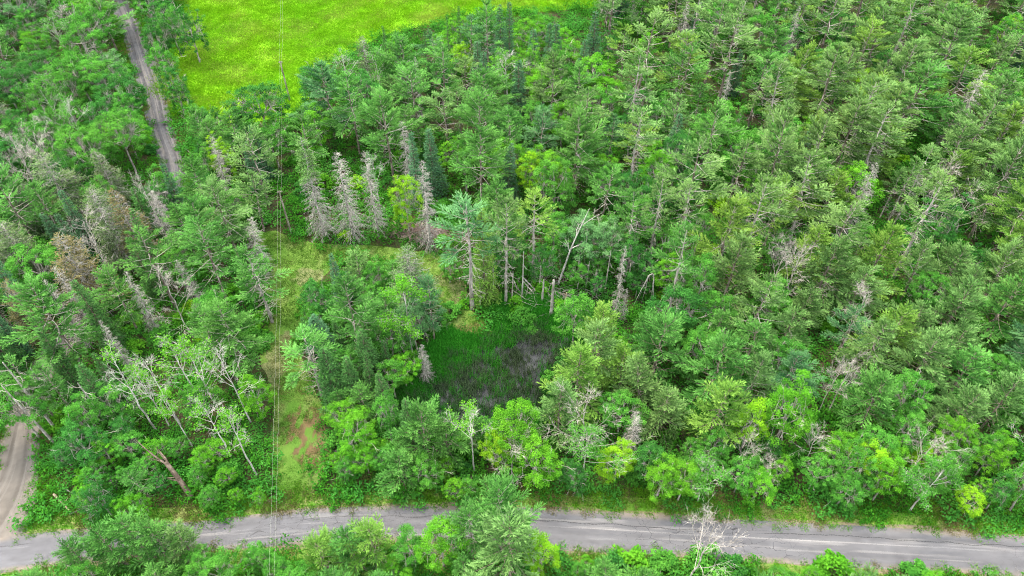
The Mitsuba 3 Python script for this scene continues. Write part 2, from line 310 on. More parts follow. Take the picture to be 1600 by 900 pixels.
SLOTS = {'bark': {'pine': 'bark_pine', 'youngpine': 'bark_pine', 'gauntpine': 'bark_grey', 'broad': 'bark_grey', 'slim': 'bark_grey', 'fir': 'bark_brown', 'wilt': 'bark_grey', 'grey': 'wood_dead', 'half': 'wood_dead', 'limb': 'bark_birch', 'stem': 'bark_birch', 'bare': 'bark_grey', 'bush': 'bark_brown'},
         'branch': {'pine': 'bark_grey', 'youngpine': 'bark_pine', 'gauntpine': 'bark_grey', 'broad': 'bark_grey', 'slim': 'bark_grey', 'fir': 'bark_brown', 'wilt': 'wood_dead', 'grey': 'wood_dead', 'half': 'wood_dead', 'limb': 'bark_birch', 'stem': 'bark_birch', 'bare': 'bark_grey', 'bush': 'bark_brown'}}
_built, _mesh = {}, {}
def species_group(sp, var, leaf):
    """The shapegroup of one variant in one foliage tone (made once)."""
    key = f'proto_{sp}_{var}_{leaf}'
    if key in scene: return key
    if (sp, var) not in _built:
        _built[sp, var] = {p: (ply(trimesh.Trimesh(*b.arrays()[:2], process=False), uv=b.arrays()[2]), slot) for p, (b, slot) in SPECIES[sp][0][var]().items()}
    g = {'type': 'shapegroup'}
    for p, (shape, slot) in _built[sp, var].items():
        g[p] = {**shape, 'bsdf': {'type': 'ref', 'id': leaf if slot == 'leaf' else SLOTS[slot][sp]}}
    scene[key] = g
    return key

def plant(name, sp, var, leaf, x, y, h, label, cat, group=None, rot=None, wide=1.0, lean=(0, 0), z=0.0):
    key = numbered(name); s = h / SPECIES[sp][1]; r = np.random.default_rng(int(abs(x) * 977 + abs(y) * 131 + 7))
    rot = r.uniform(0, 360) if rot is None else rot
    m = T().translate([x, y, z])
    if lean[0]: m = m @ T().rotate([-math.sin(math.radians(lean[1])), math.cos(math.radians(lean[1])), 0], lean[0])
    m = m @ T().rotate([0, 0, 1], rot) @ T().scale([s * wide, s * wide, s])
    scene[key] = {'type': 'instance', 'group': {'type': 'ref', 'id': species_group(sp, var, leaf)}, 'to_world': m}
    tag(key, label, cat, group)
    return key
# ---------------------------------------------------------------- setting: ground, roads, field, clearing, pond
from shapely.geometry import Polygon, Point, LineString, box
from shapely.ops import unary_union
from shapely.prepared import prep

def smooth_poly(pts, rough=.5, seed=0, step=.8):
    """Closed outline through the points with a natural uneven edge."""
    p = np.asarray(pts, float); q = np.vstack([p, p[:1]]); d = np.r_[0, np.cumsum(np.linalg.norm(np.diff(q, axis=0), axis=1))]
    s = np.arange(0, d[-1], step); c = np.stack([np.interp(s, d, q[:, k]) for k in range(2)], 1)
    for _ in range(3): c = (np.roll(c, 1, 0) + 2 * c + np.roll(c, -1, 0)) / 4
    n = meshkit.fbm(np.c_[c * .35, np.full(len(c), seed)], 3, seed) - .5
    t = unit(np.roll(c, -1, 0) - np.roll(c, 1, 0)); return Polygon(c + np.c_[t[:, 1], -t[:, 0]] * (n * 2.4 * rough)[:, None]).buffer(0)

def sheet(poly, z):
    """Flat triangulated sheet with the polygon's outline."""
    parts = [poly] if poly.geom_type == 'Polygon' else list(poly.geoms); V, F, n = [], [], 0
    for p in parts:
        v, f = trimesh.creation.triangulate_polygon(p); a = v[f]
        up = np.cross(a[:, 1] - a[:, 0], a[:, 2] - a[:, 0]) < 0; f[up] = f[up][:, ::-1]
        V.append(np.c_[v, np.full(len(v), z)]); F.append(f + n); n += len(v)
    return trimesh.Trimesh(np.vstack(V), np.vstack(F), process=False)

def spline(pts, n):
    from scipy.interpolate import CubicSpline
    p = np.asarray(pts, float); t = np.r_[0, np.cumsum(np.linalg.norm(np.diff(p, axis=0), axis=1))]
    return CubicSpline(t, p)(np.linspace(0, t[-1], n))

def ribbon(A, B, z, crown=0.0, m=6):
    """Strip between two edge lines (same number of points): mesh and uv = (metres along, 0..1 across)."""
    A, B = np.asarray(A), np.asarray(B); n = len(A); w = np.linspace(0, 1, m)
    P = A[:, None] * (1 - w)[None, :, None] + B[:, None] * w[None, :, None]
    Z = z + crown * (1 - (2 * w - 1) ** 2); s = np.r_[0, np.cumsum(np.linalg.norm(np.diff((A + B) / 2, axis=0), axis=1))]
    v = np.concatenate([P, np.broadcast_to(Z[None, :, None], (n, m, 1))], 2).reshape(-1, 3)
    uv = np.stack([np.repeat(s, m), np.tile(w, n)], 1)
    i, j = np.meshgrid(np.arange(n - 1), np.arange(m - 1), indexing='ij'); a = i * m + j
    q = np.stack([a, a + m, a + m + 1, a + 1], -1).reshape(-1, 4); f = np.vstack([q[:, [0, 1, 2]], q[:, [0, 2, 3]]])
    t = v[f[:1]]
    if np.cross(t[0, 1] - t[0, 0], t[0, 2] - t[0, 0])[2] < 0: f = f[:, ::-1]
    return trimesh.Trimesh(v, f, process=False), uv

ROAD_N = spline([(-112, 33), (-90, 35), (-70.6, 36.9), (-60.7, 38.1), (-51.3, 39.3), (-36.7, 40.3), (-27.3, 41.6), (-18.8, 42.1), (-12.6, 42.2), (-3.1, 42.1), (6.3, 41.7), (15.6, 41.2), (23.3, 40.7), (38.5, 39.8), (49.7, 39.1), (60.8, 38.3), (71, 37.4), (90, 35.5), (112, 33)], 420)
ROAD_S = spline([(-110, 28.5), (-88, 30.6), (-67.9, 32.7), (-58.6, 33.9), (-49.5, 35.1), (-35.5, 36.5), (-26.3, 37.2), (-18.1, 37.6), (-12.1, 37.7), (-3.0, 37.3), (6.0, 36.6), (14.9, 36.1), (22.3, 35.6), (36.8, 34.7), (47.6, 34.1), (58.4, 33.5), (68.3, 32.9), (88, 31), (110, 28.4)], 420)
ROAD = Polygon(np.vstack([ROAD_N, ROAD_S[::-1]]))
TRACK = np.array([(-66.0, 34.5, 7), (-63.8, 40, 6.2), (-63.2, 45, 3.6), (-64.8, 51, 2.5), (-66.6, 57, 2.2), (-67.4, 66, 2.3), (-66, 80, 2.4), (-63.8, 95, 2.4), (-64.2, 109, 2.4), (-70.6, 122.5, 2.4), (-79.2, 140, 2.5), (-89.5, 159.5, 2.5), (-100, 179, 2.6), (-111, 200, 2.6), (-116, 225, 2.6), (-118, 270, 2.6)])
_c = spline(TRACK, 260); _t = unit(np.gradient(_c[:, :2], axis=0)); _n = np.c_[-_t[:, 1], _t[:, 0]]
TR_L, TR_R = _c[:, :2] + _n * _c[:, 2:], _c[:, :2] - _n * _c[:, 2:]
TRACKP = Polygon(np.vstack([TR_L, TR_R[::-1]])).buffer(0)
FIELD = smooth_poly([(-92, 262), (-90, 190), (-84, 171), (-82, 154), (-77, 138), (-64.6, 128), (-54.5, 129), (-45, 133), (-44, 152), (-34, 168), (-12, 181), (8, 183.5), (24, 186), (36, 191), (40, 262)], .8, 3)
STRIP = smooth_poly([(-29.4, 43.4), (-31.8, 51.4), (-33.6, 59.7), (-37.2, 65.5), (-38.5, 75.8), (-41.4, 84.5), (-44.8, 92.5), (-42.4, 94.4), (-37.4, 91.9), (-30.6, 90.6), (-21.8, 90.1), (-11.8, 88), (-7.2, 80), (-7.6, 76.1), (-4.9, 73.3), (-1.6, 69.9), (-3.8, 68.6), (-9.2, 71.0), (-12.5, 74), (-14, 79), (-17, 83), (-24, 86.8), (-28.5, 86), (-31, 82.7), (-33, 79), (-31.4, 73.0), (-31.6, 67.9), (-27.6, 59.7), (-25.3, 55.4), (-23.0, 49.0), (-24.3, 46.6), (-24.6, 43.4)], .55, 5)
POND = smooth_poly([(-16.2, 55.6), (-13.4, 58.8), (-9.2, 62.4), (-5.6, 67), (1.9, 70.4), (6.8, 71.3), (9.5, 70.2), (8.8, 64), (5.5, 58.5), (1.5, 54.6), (-2.5, 50.8), (-8.6, 53.2), (-12, 55)], .7, 7)
MARSH = smooth_poly([(-19, 55), (-16.5, 61), (-13.5, 66), (-11.5, 71), (-8, 72.6), (-4, 70.8), (-1, 72), (-5, 76.5), (2, 79), (10, 77), (13, 72), (12, 64), (8, 57), (2, 52), (-2, 48.5), (-9, 51), (-15, 53)], .8, 9)
BRUSH = smooth_poly([(-23.5, 93.0), (-18, 91.8), (-12.5, 88.8), (-9.4, 86.4), (-9.2, 90.0), (-12.5, 94.5), (-18.5, 96)], .5, 11)

def noise_mix(key, colors, f1, f2, rough=.95, bump=0.0, stretch=(1, 1)):
    a, b, c = (mi.Color3f(x) for x in colors)
    def fn(p, n, uv, a=a, b=b, c=c):
        x, y = p.x * stretch[0], p.y * stretch[1]
        k = smoothstep(.3, .7, fbm(x * f1, y * f1, 1.7)); q = smoothstep(.35, .75, fbm(x * f2, y * f2, 5.1))
        return (a * (1 - k) + b * k) * (1 - .6 * q) + c * (.6 * q)
    scene[key] = {'type': 'twosided', 'bsdf': {'type': 'principled', 'base_color': proc(fn), 'roughness': rough, 'specular': .15}}

noise_mix('forest_soil', [(.035, .028, .018), (.05, .055, .02), (.02, .05, .012)], .35, 1.6)
noise_mix('hay_ground', [(.14, .34, .010), (.165, .37, .012), (.13, .32, .012)], .10, .55, stretch=(.6, 1.3))
def strip_fn(p, n, uv):
    x, y = p.x, p.y; w = x + 2.2 * (noise(x * .5, y * .35) - .5)
    c = mix((.062, .15, .02), (.115, .205, .038), smoothstep(.3, .7, fbm(x * .3, y * .18, 1.7)))
    c = mix(c, (.17, .20, .08), .5 * smoothstep(.5, .78, fbm(x * .5, y * .22, 5.1)))
    def blob(cx, cy, rx, ry, f=.8): return smoothstep(.15, -.55, dr.square((x - cx) / rx) + dr.square((y - cy) / ry) - 1 + 2.2 * (fbm(x * f, y * f, 8.0) - .5))
    pale = dr.maximum(dr.maximum(blob(-9.5, 82, 3, 4), blob(-7.5, 77.5, 2.2, 1.6)), dr.maximum(blob(-34.5, 64, 2, 7), blob(-33, 82.5, 3, 2)))
    c = mix(c, (.20, .185, .11), .6 * pale)
    c = mix(c, (.19, .125, .07), .7 * blob(-5.2, 71.2, 3.2, 1.6))
    earth = dr.maximum(blob(-27.5, 53.5, 3.6, 3.2, 1.2), blob(-26.5, 50, 2.2, 2.6, 1.2))
    return mix(c, mix((.075, .05, .028), (.155, .105, .06), noise(x * 2.2, y * 1.1)), .92 * earth * smoothstep(.3, .5, fbm(x * 1.5, y * .7, 2.0)))
scene['strip_ground'] = {'type': 'twosided', 'bsdf': {'type': 'principled', 'base_color': proc(strip_fn), 'roughness': .95, 'specular': .15}}
noise_mix('gravel', [(.24, .205, .17), (.34, .30, .26), (.18, .165, .145)], .25, 1.1, stretch=(1.6, .5))
noise_mix('marsh_mud', [(.015, .05, .012), (.03, .09, .02), (.05, .05, .03)], .5, 1.5)
noise_mix('verge_ground', [(.07, .19, .02), (.13, .24, .04), (.24, .23, .11)], .5, 1.3)
noise_mix('sand', [(.17, .15, .10), (.22, .19, .14), (.09, .16, .035)], .5, 1.7)
def asphalt(p, n, uv):
    u, v = uv.x, uv.y; w = v + .035 * (noise(u * .09, 2.2) - .5)
    base = mix((.092, .096, .112), (.142, .147, .168), fbm(u * .08, w * 7, 3.0))
    base = base * (.82 + .34 * fbm(u * .9, v * 9, 1.0))
    lanes = smoothstep(.09, .0, dr.abs(w - .27)) + smoothstep(.09, .0, dr.abs(w - .74))
    base = base * (1 - .16 * lanes * noise(u * .05, 7.7))
    worn = smoothstep(.022, .008, dr.abs(w - .44)) * smoothstep(.38, .66, fbm(u * .16, 4.0, v * 30))          # faded centre line
    pale = smoothstep(.62, .8, fbm(u * .13, w * 11, 8.0)) * .6
    base = mix(base, (.30, .30, .31), dr.clip(worn * .42 + pale * .5, 0, 1))
    band = smoothstep(.55, .75, noise(u * .045, 12.5))
    c1, c2, cr = voronoi(u * .55 + 1.6 * noise(u * .5, v * 6), v * 5 + .8 * noise(u * .8, v * 4, 5))
    crack = smoothstep(.045, .0, c2 - c1) * band + smoothstep(.012, .003, dr.abs(w - .30 - .10 * (fbm(u * .35, 21.0) - .5))) * smoothstep(.45, .6, noise(u * .08, 31.0))
    base = base * (1 - .62 * dr.clip(crack, 0, 1))
    dirt = smoothstep(.16, .0, dr.minimum(v, 1 - v) - .05 * fbm(u * .3, 40.0)) * smoothstep(.2, .75, fbm(u * .22, v * 3, 50.0))
    return mix(base, (.23, .195, .15), dirt * .7)
scene['asphalt'] = {'type': 'twosided', 'bsdf': {'type': 'principled', 'base_color': proc(asphalt), 'roughness': .85, 'specular': .3}}
def track_fn(p, n, uv):
    u, v = uv.x, uv.y
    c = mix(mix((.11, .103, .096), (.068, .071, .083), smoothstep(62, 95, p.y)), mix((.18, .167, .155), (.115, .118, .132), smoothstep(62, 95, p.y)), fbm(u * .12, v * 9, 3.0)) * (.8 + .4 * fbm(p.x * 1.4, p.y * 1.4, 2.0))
    rut = smoothstep(.10, .0, dr.abs(v - .30 - .05 * noise(u * .1, 1.0))) + smoothstep(.10, .0, dr.abs(v - .72 + .05 * noise(u * .1, 9.0)))
    c = c * (1 - .3 * rut) 
    fine = smoothstep(.5, .8, noise(u * .1, v * 26 + 3 * noise(u * .05, 5.0)))
    return mix(c, (.19, .182, .175), fine * .4)
scene['track_gravel'] = {'type': 'twosided', 'bsdf': {'type': 'principled', 'base_color': proc(track_fn), 'roughness': .95, 'specular': .2}}
def water_fn(p, n, uv):
    k = smoothstep(.35, .7, fbm(p.x * .45, p.y * .45, 3.0, octaves=4)); return mix((.006, .008, .009), (.034, .037, .044), k)
def ripple(p, n, uv): return .02 * fbm(p.x * 1.1, p.y * 1.1, 0.0)
scene['pond_water'] = {'type': 'bumpmap', 'tex': proc(ripple, .02), 'scale': 1.0, 'bsdf': {'type': 'principled', 'base_color': proc(water_fn), 'roughness': .12, 'specular': .4}}

big = box(-2600, -1600, 2600, 4200)
put('ground', ply(sheet(big, 0), 'forest_soil'), 'dark forest soil with leaf litter under the trees', kind='structure')
put('hayfield', ply(sheet(FIELD, .012), 'hay_ground'), 'bright yellow green hayfield beyond the wood', kind='structure')
put('mown_strip', ply(sheet(STRIP, .012), 'strip_ground'), 'worn mown grass strip curving round the tree islet', kind='structure')
put('marsh_ground', ply(sheet(MARSH, .006), 'marsh_mud'), 'wet dark green marsh round the pond', kind='structure')
put('pond', ply(sheet(POND, .012), 'pond_water'), 'dark shallow pond with reeds between the trees', kind='structure')
verge = Polygon(np.vstack([ROAD_N + [0, 2.1], ROAD_S[::-1] - [0, 4.0]])).buffer(0)
put('verge', ply(sheet(verge, .005), 'verge_ground'), 'grassy verge along both sides of the paved road', kind='structure')
_w = (meshkit.fbm(np.c_[ROAD_N * .25, np.zeros(len(ROAD_N))], 3, 4) - .2)
put('shoulder', ply(ribbon(ROAD_N + np.c_[np.zeros(len(_w)), 1.0 * np.maximum(_w, .05)], ROAD_S - np.c_[np.zeros(len(_w)), 1.0 * np.maximum(_w[::-1], .05)], .009)[0], 'sand'), 'sandy shoulder at the edges of the paved road', kind='structure')
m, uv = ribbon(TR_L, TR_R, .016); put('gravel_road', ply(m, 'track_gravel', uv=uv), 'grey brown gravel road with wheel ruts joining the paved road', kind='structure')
m, uv = ribbon(ROAD_N, ROAD_S, .022, .03, 8); put('road', ply(m, 'asphalt', uv=uv), 'worn grey paved road with cracks and a faded centre line', kind='structure')

# ---------------------------------------------------------------- ground cover (stuff): patches of many small blades and leaves
def cover_patch(seed, size, n, kind, tall, wide, lean=.5):
    rng = np.random.default_rng(seed); b = Bag(); k = max(3, n // 14)
    cen = rng.uniform(-size / 2, size / 2, (k, 2)); ci = rng.integers(k, size=n); xy = cen[ci] + rng.normal(0, size * (.15 if size > 4 else .09), (n, 2))
    hh = tall * rng.uniform(.5, 1.2, n) * rng.uniform(.6, 1.2, k)[ci]; tone = np.clip(rng.normal(.45, .15, k)[ci] + rng.normal(0, .15, n), 0, 1); U = np.stack([tone, np.full(n, .5)], 1)
    if kind == 'blade':
        D = unit(np.c_[rng.normal(0, lean, (n, 2)), np.ones(n)]); S = unit(np.cross(D, rng.normal(0, 1, (n, 3))))
        needles(b, np.c_[xy, np.zeros(n)], D, S, hh, wide * rng.uniform(.6, 1.3, n), U)
    else:
        N = unit(np.c_[rng.normal(0, .45, (n, 2)), np.ones(n)]); D = unit(np.cross(N, rng.normal(0, 1, (n, 3))))
        leaves(b, np.c_[xy, hh * rng.uniform(.25, 1, n)], D, N, wide * rng.uniform(.8, 1.5, n), wide * rng.uniform(.4, .8, n), U)
    v, f, uv = b.arrays(); return ply(trimesh.Trimesh(v, f, process=False), uv=uv)

def cover(name, label, mats, patches, spots, rng, scale=(.8, 1.25)):
    for i, mt in enumerate(mats):
        for j, sh in enumerate(patches): scene[f'proto_{name}_{i}_{j}'] = {'type': 'shapegroup', 'mesh': {**sh, 'bsdf': {'type': 'ref', 'id': mt}}}
    for k, (x, y) in enumerate(spots):
        s = rng.uniform(*scale); z = s * rng.uniform(.75, 1.25)
        i, j = rng.integers(len(mats)), rng.integers(len(patches))
        scene[f'{name}__{k + 1:03d}'] = {'type': 'instance', 'group': {'type': 'ref', 'id': f'proto_{name}_{i}_{j}'}, 'to_world': T().translate([x, y, .01]) @ T().rotate([0, 0, 1], rng.uniform(0, 360)) @ T().scale([s, s, z])}
    tag(name, label, kind='stuff')

def scatter(poly, step, rng, jitter=.5, inside=None, keep=1.0):
    a, b, c, d = poly.bounds; P = prep(poly); out = []
    for x in np.arange(a, c, step):
        for y in np.arange(b, d, step):
            q = (x + rng.uniform(-jitter, jitter) * step, y + rng.uniform(-jitter, jitter) * step)
            if rng.random() < keep and P.contains(Point(q)) and (inside is None or inside(*q)): out.append(q)
    return out

foliage('grass_hay', (.135, .36, .008), (.22, .48, .018), scale=.6)
foliage('grass_hay_pale', (.19, .34, .03), (.30, .44, .07), scale=.6)
foliage('grass_verge', (.06, .22, .012), (.17, .42, .03))
foliage('grass_dry', (.15, .16, .05), (.28, .27, .12))
foliage('grass_strip', (.055, .145, .015), (.13, .25, .04))
foliage('grass_marsh', (.022, .19, .016), (.085, .42, .04))
foliage('reed', (.035, .075, .035), (.15, .235, .12))
rng = np.random.default_rng(77)
seen = lambda x, y: abs(x) < 62 + .62 * y and y > 28
hay = [cover_patch(600 + i, 5, 900, 'blade', .45, .10) for i in range(3)]
cover('hay_grass', 'tall bright hay grass in loose rows on the field', ['grass_hay', 'grass_hay', 'grass_hay', 'grass_hay_pale'], hay, [q for q in scatter(FIELD.buffer(-.3), 3.0, rng) if q[1] < 240], rng)
mow = [cover_patch(620 + i, 2.6, 420, 'blade', .2, .06) for i in range(3)]
cover('strip_grass', 'short worn grass on the mown strip', ['grass_strip', 'grass_strip', 'grass_strip', 'grass_verge', 'grass_dry'], mow, scatter(STRIP.buffer(-.1), 1.5, rng, keep=.8, inside=lambda x, y: ((x + 27) / 3) ** 2 + ((y - 52) / 4) ** 2 > 1 or rng.random() < .3), rng)
vg = [cover_patch(640 + i, 2.4, 420, 'blade', .38, .07) for i in range(3)]
vstrip = verge.difference(ROAD.buffer(.35)).difference(TRACKP.buffer(.2)).difference(STRIP)
north = vstrip.union(Polygon(np.vstack([ROAD_N + [0, 1.0], (ROAD_N + [0, 3.6])[::-1]])).buffer(0)).difference(TRACKP.buffer(.2)).difference(STRIP.buffer(-1)).union(TRACKP.buffer(1.3).difference(TRACKP.buffer(.1)).difference(ROAD.buffer(.3)))
cover('verge_grass', 'bright uneven grass along the road edges', ['grass_verge', 'grass_verge', 'grass_verge', 'grass_dry'], vg, [q for q in scatter(north, 1.25, rng, keep=.9) if seen(*q)], rng)
ms = [cover_patch(660 + i, 2.4, 520, 'blade', .8, .06, .35) for i in range(3)]
cover('marsh_grass', 'deep green sedge on the marsh round the pond', ['grass_marsh'], ms, scatter(MARSH.difference(smooth_poly(np.array(POND.exterior.coords)[::3], 1.6, 21)).difference(STRIP), 1.15, rng), rng)
rd = [cover_patch(680 + i, 2.2, 130, 'blade', 1.1, .055, .22) for i in range(3)]
dens = lambda x, y: meshkit.fbm(np.array([[x * .16, y * .16, 4.0]]), 3, 2)[0] > .44 + .10 * math.exp(-((x + 2) ** 2 + (y - 55) ** 2) / 30) + .08 * math.exp(-((x - 6) ** 2 + (y - 66) ** 2) / 14)
cover('reeds', 'grey green reeds standing in the pond', ['reed', 'reed', 'reed', 'grass_marsh'], rd, scatter(POND.buffer(1.3), 1.0, rng, inside=dens), rng)
open_ = unary_union([ROAD.buffer(1.2), TRACKP.buffer(.5), FIELD.buffer(-.8), STRIP.buffer(-.35), POND.buffer(.3), MARSH.buffer(-.6), BRUSH.buffer(-1)])
wood = Polygon([(-66, 24), (-160, 170), (-190, 236), (190, 236), (160, 170), (66, 24)]).difference(open_)
fieldside = prep(FIELD.buffer(16))
un = [cover_patch(700 + i, 3.4, 330, 'leaf', [1.0, .7, 1.5][i], [.27, .24, .30][i]) for i in range(3)]
cover('undergrowth', 'dense leafy undergrowth and ferns on the forest floor', ['under_leaf', 'under_leaf', 'fern_leaf'], un, [q for q in scatter(wood, 2.7, rng) if q[1] < 125 or rng.random() < .5 or fieldside.contains(Point(q))], rng)

# ---------------------------------------------------------------- dead wood lying about
def sticks(seed, poly, n, r=(.02, .06), L=(1, 3.4), top=.9):
    rng = np.random.default_rng(seed); b = Bag(); spots = scatter(poly, 1.0, rng)
    for _ in range(n):
        x, y = spots[rng.integers(len(spots))]; az, el, l, z = rng.uniform(0, 6.28), rng.normal(0, .16), rng.uniform(*L), rng.uniform(.05, top)
        d = np.array([math.cos(az) * math.cos(el), math.sin(az) * math.cos(el), math.sin(el)]); s = np.linspace(-.5, .5, 4)[:, None]
        pts = np.array([x, y, z]) + d * l * s + rng.normal(0, .05 * l, 3) * s ** 2; pts[:, 2] = np.maximum(pts[:, 2], .03)
        tube(b, pts, np.linspace(rng.uniform(*r), .012, 4), 4, (rng.uniform(.1, 1), .5))
    return b
bark('brush_wood', (.13, .095, .085), (.33, .26, .235), 1.5)
bark('litter', (.10, .075, .065), (.20, .155, .135), 1.5)
put('brush_ground', ply(sheet(BRUSH, .018), 'litter'), 'brown litter under the brush heap', kind='structure')
put('brush_heap', sticks(1, BRUSH, 620).shape('brush_wood'), 'tangled heap of brown cut branches along the far clearing edge', kind='stuff')
put('fallen_branches', sticks(2, smooth_poly([(0, 76), (6, 75), (14, 77), (16, 82), (8, 84), (1, 82)], .5, 3), 150, (.02, .07), (1.5, 5)).shape('wood_dead'), 'scattered grey fallen branches under the wood behind the pond', kind='stuff')

def solid_tree(name, label, cat, line, r, bsdf, limbs=(), group=None, sides=8, twigs=0, seed=0):
    """A dead stem built where it stands: trunk, and its limbs as one part each."""
    key = numbered(name); rng = np.random.default_rng(seed); b = Bag(); n = 9
    line = np.asarray(line, float); s = np.linspace(0, len(line) - 1, n); pts = np.stack([np.interp(s, np.arange(len(line)), line[:, k]) for k in range(3)], 1)
    pts[1:-1] = (pts[:-2] + 2 * pts[1:-1] + pts[2:]) / 4
    tube(b, pts, np.linspace(r[0], r[1], n), sides, (.7, .5), cap=True); scene[key + '__trunk'] = b.shape(bsdf, True); tag(key, label, cat, group)
    for i, (a, e, rr) in enumerate(limbs):
        lb = Bag(); p0 = np.array([np.interp(a * (n - 1), np.arange(n), pts[:, k]) for k in range(3)]); e = np.array(e, float); q = (p0 + e) / 2 + rng.normal(0, .12, 3) + [0, 0, .15]
        tube(lb, [p0, q, e], [rr, rr * .75, rr * .25], 5, (.7, .5))
        for _ in range(twigs):
            w = rng.uniform(.3, 1); c = p0 * (1 - w) + e * w; d = unit(e - p0 + rng.normal(0, 1.2, 3) * np.linalg.norm(e - p0) * .4); l = rng.uniform(.6, 1.6)
            tube(lb, [c, c + d * l * .5 + rng.normal(0, .06, 3), c + d * l], [rr * .4, rr * .28, .008], 3, (.9, .5))
        scene[key + '__branch' + (f'_{i:03d}' if i else '')] = lb.shape(bsdf, True)
    return key
solid_tree('snag', 'thin pale bare pole standing among the trees behind the pond', 'dead trunk', [(1.6, 78.3, 0.0), (1.7000000000000002, 78.3, 4.7), (1.75, 78.3, 9.4)], (0.13, 0.06), 'bark_birch', [(0.7, (2.2, 78.1, 5.828), 0.05), (0.85, (1.1, 78.39999999999999, 8.46), 0.04)], 'broken trunks behind the pond', twigs=2, seed=0)
solid_tree('snag', 'stout pale snag on the marsh edge behind the pond', 'dead trunk', [(6.0, 74.1, 0.0), (6.1, 74.1, 3.8), (6.15, 74.1, 7.6)], (0.24, 0.16), 'bark_grey', [(0.7, (6.6, 73.89999999999999, 4.712), 0.05), (0.85, (5.5, 74.19999999999999, 6.84), 0.04)], 'broken trunks behind the pond', twigs=2, seed=1)
solid_tree('snag', 'grey broken snag beside the stout pale one behind the pond', 'dead trunk', [(4.7, 76.9, 0.0), (4.8, 76.9, 2.45), (4.8500000000000005, 76.9, 4.9)], (0.2, 0.1), 'wood_dead', [(0.7, (5.3, 76.7, 3.0380000000000003), 0.05), (0.85, (4.2, 77.0, 4.41), 0.04)], 'broken trunks behind the pond', twigs=2, seed=2)
solid_tree('snag', 'short dark splintered snag under the leaning birch', 'dead trunk', [(8.1, 74.9, 0.0), (8.2, 74.9, 2.05), (8.25, 74.9, 4.1)], (0.2, 0.1), 'wood_tan', [(0.7, (8.7, 74.7, 2.542), 0.05), (0.85, (7.6, 75.0, 3.69), 0.04)], 'broken trunks behind the pond', twigs=2, seed=3)
solid_tree('snag', 'thin white stick like snag closest to the water', 'dead trunk', [(8.7, 72.3, 0.0), (8.799999999999999, 72.3, 2.0), (8.85, 72.3, 4.0)], (0.1, 0.06), 'bark_birch', [(0.7, (9.299999999999999, 72.1, 2.48), 0.05), (0.85, (8.2, 72.39999999999999, 3.6), 0.04)], 'broken trunks behind the pond', twigs=2, seed=4)
solid_tree('thin_trunk', 'thin grey trunk among the leafy trees behind the pond, first from the mown clearing', 'dead trunk', [(-5.0, 76.0, 0.0), (-4.9, 76.0, 3.35), (-4.85, 76.0, 6.7)], (0.12, 0.05), 'bark_grey', [(0.7, (-4.4, 75.8, 4.154), 0.05), (0.85, (-5.5, 76.1, 6.03), 0.04)], 'thin trunks behind the pond', twigs=2, seed=5)
solid_tree('thin_trunk', 'thin grey trunk among the leafy trees behind the pond, second from the mown clearing', 'dead trunk', [(-3.0, 77.1, 0.0), (-2.9, 77.1, 3.6), (-2.85, 77.1, 7.2)], (0.12, 0.05), 'bark_grey', [(0.7, (-2.4, 76.89999999999999, 4.464), 0.05), (0.85, (-3.5, 77.19999999999999, 6.48), 0.04)], 'thin trunks behind the pond', twigs=2, seed=6)
solid_tree('thin_trunk', 'thin grey trunk among the leafy trees behind the pond, third from the mown clearing', 'dead trunk', [(0.0, 77.4, 0.0), (0.1, 77.4, 3.05), (0.15, 77.4, 6.1)], (0.12, 0.05), 'bark_grey', [(0.7, (0.6, 77.2, 3.7819999999999996), 0.05), (0.85, (-0.5, 77.5, 5.49), 0.04)], 'thin trunks behind the pond', twigs=2, seed=7)
solid_tree('thin_trunk', 'thin grey trunk among the leafy trees behind the pond, fourth from the mown clearing', 'dead trunk', [(4.3, 79.3, 0.0), (4.3999999999999995, 79.3, 2.8), (4.45, 79.3, 5.6)], (0.12, 0.05), 'bark_grey', [(0.7, (4.8999999999999995, 79.1, 3.472), 0.05), (0.85, (3.8, 79.39999999999999, 5.04), 0.04)], 'thin trunks behind the pond', twigs=2, seed=8)
solid_tree('thin_trunk', 'thin grey trunk among the leafy trees behind the pond, fifth from the mown clearing', 'dead trunk', [(10.3, 80.4, 0.0), (10.4, 80.4, 3.15), (10.450000000000001, 80.4, 6.3)], (0.12, 0.05), 'bark_grey', [(0.7, (10.9, 80.2, 3.9059999999999997), 0.05), (0.85, (9.8, 80.5, 5.67), 0.04)], 'thin trunks behind the pond', twigs=2, seed=9)
solid_tree('thin_trunk', 'thin grey trunk among the leafy trees behind the pond, sixth from the mown clearing', 'dead trunk', [(11.8, 79.7, 0.0), (11.9, 79.7, 3.05), (11.950000000000001, 79.7, 6.1)], (0.12, 0.05), 'bark_grey', [(0.7, (12.4, 79.5, 3.7819999999999996), 0.05), (0.85, (11.3, 79.8, 5.49), 0.04)], 'thin trunks behind the pond', twigs=2, seed=10)
solid_tree('thin_trunk', 'thin grey trunk among the leafy trees behind the pond, seventh from the mown clearing', 'dead trunk', [(14.8, 79.3, 0.0), (14.9, 79.3, 4.35), (14.950000000000001, 79.3, 8.7)], (0.12, 0.05), 'bark_grey', [(0.7, (15.4, 79.1, 5.393999999999999), 0.05), (0.85, (14.3, 79.39999999999999, 7.829999999999999), 0.04)], 'thin trunks behind the pond', twigs=2, seed=11)
solid_tree('thin_trunk', 'thin grey trunk among the leafy trees behind the pond, eighth from the mown clearing', 'dead trunk', [(19.8, 86.8, 0.0), (19.900000000000002, 86.8, 3.95), (19.95, 86.8, 7.9)], (0.12, 0.05), 'bark_grey', [(0.7, (20.400000000000002, 86.6, 4.898000000000001), 0.05), (0.85, (19.3, 86.89999999999999, 7.11), 0.04)], 'thin trunks behind the pond', twigs=2, seed=12)
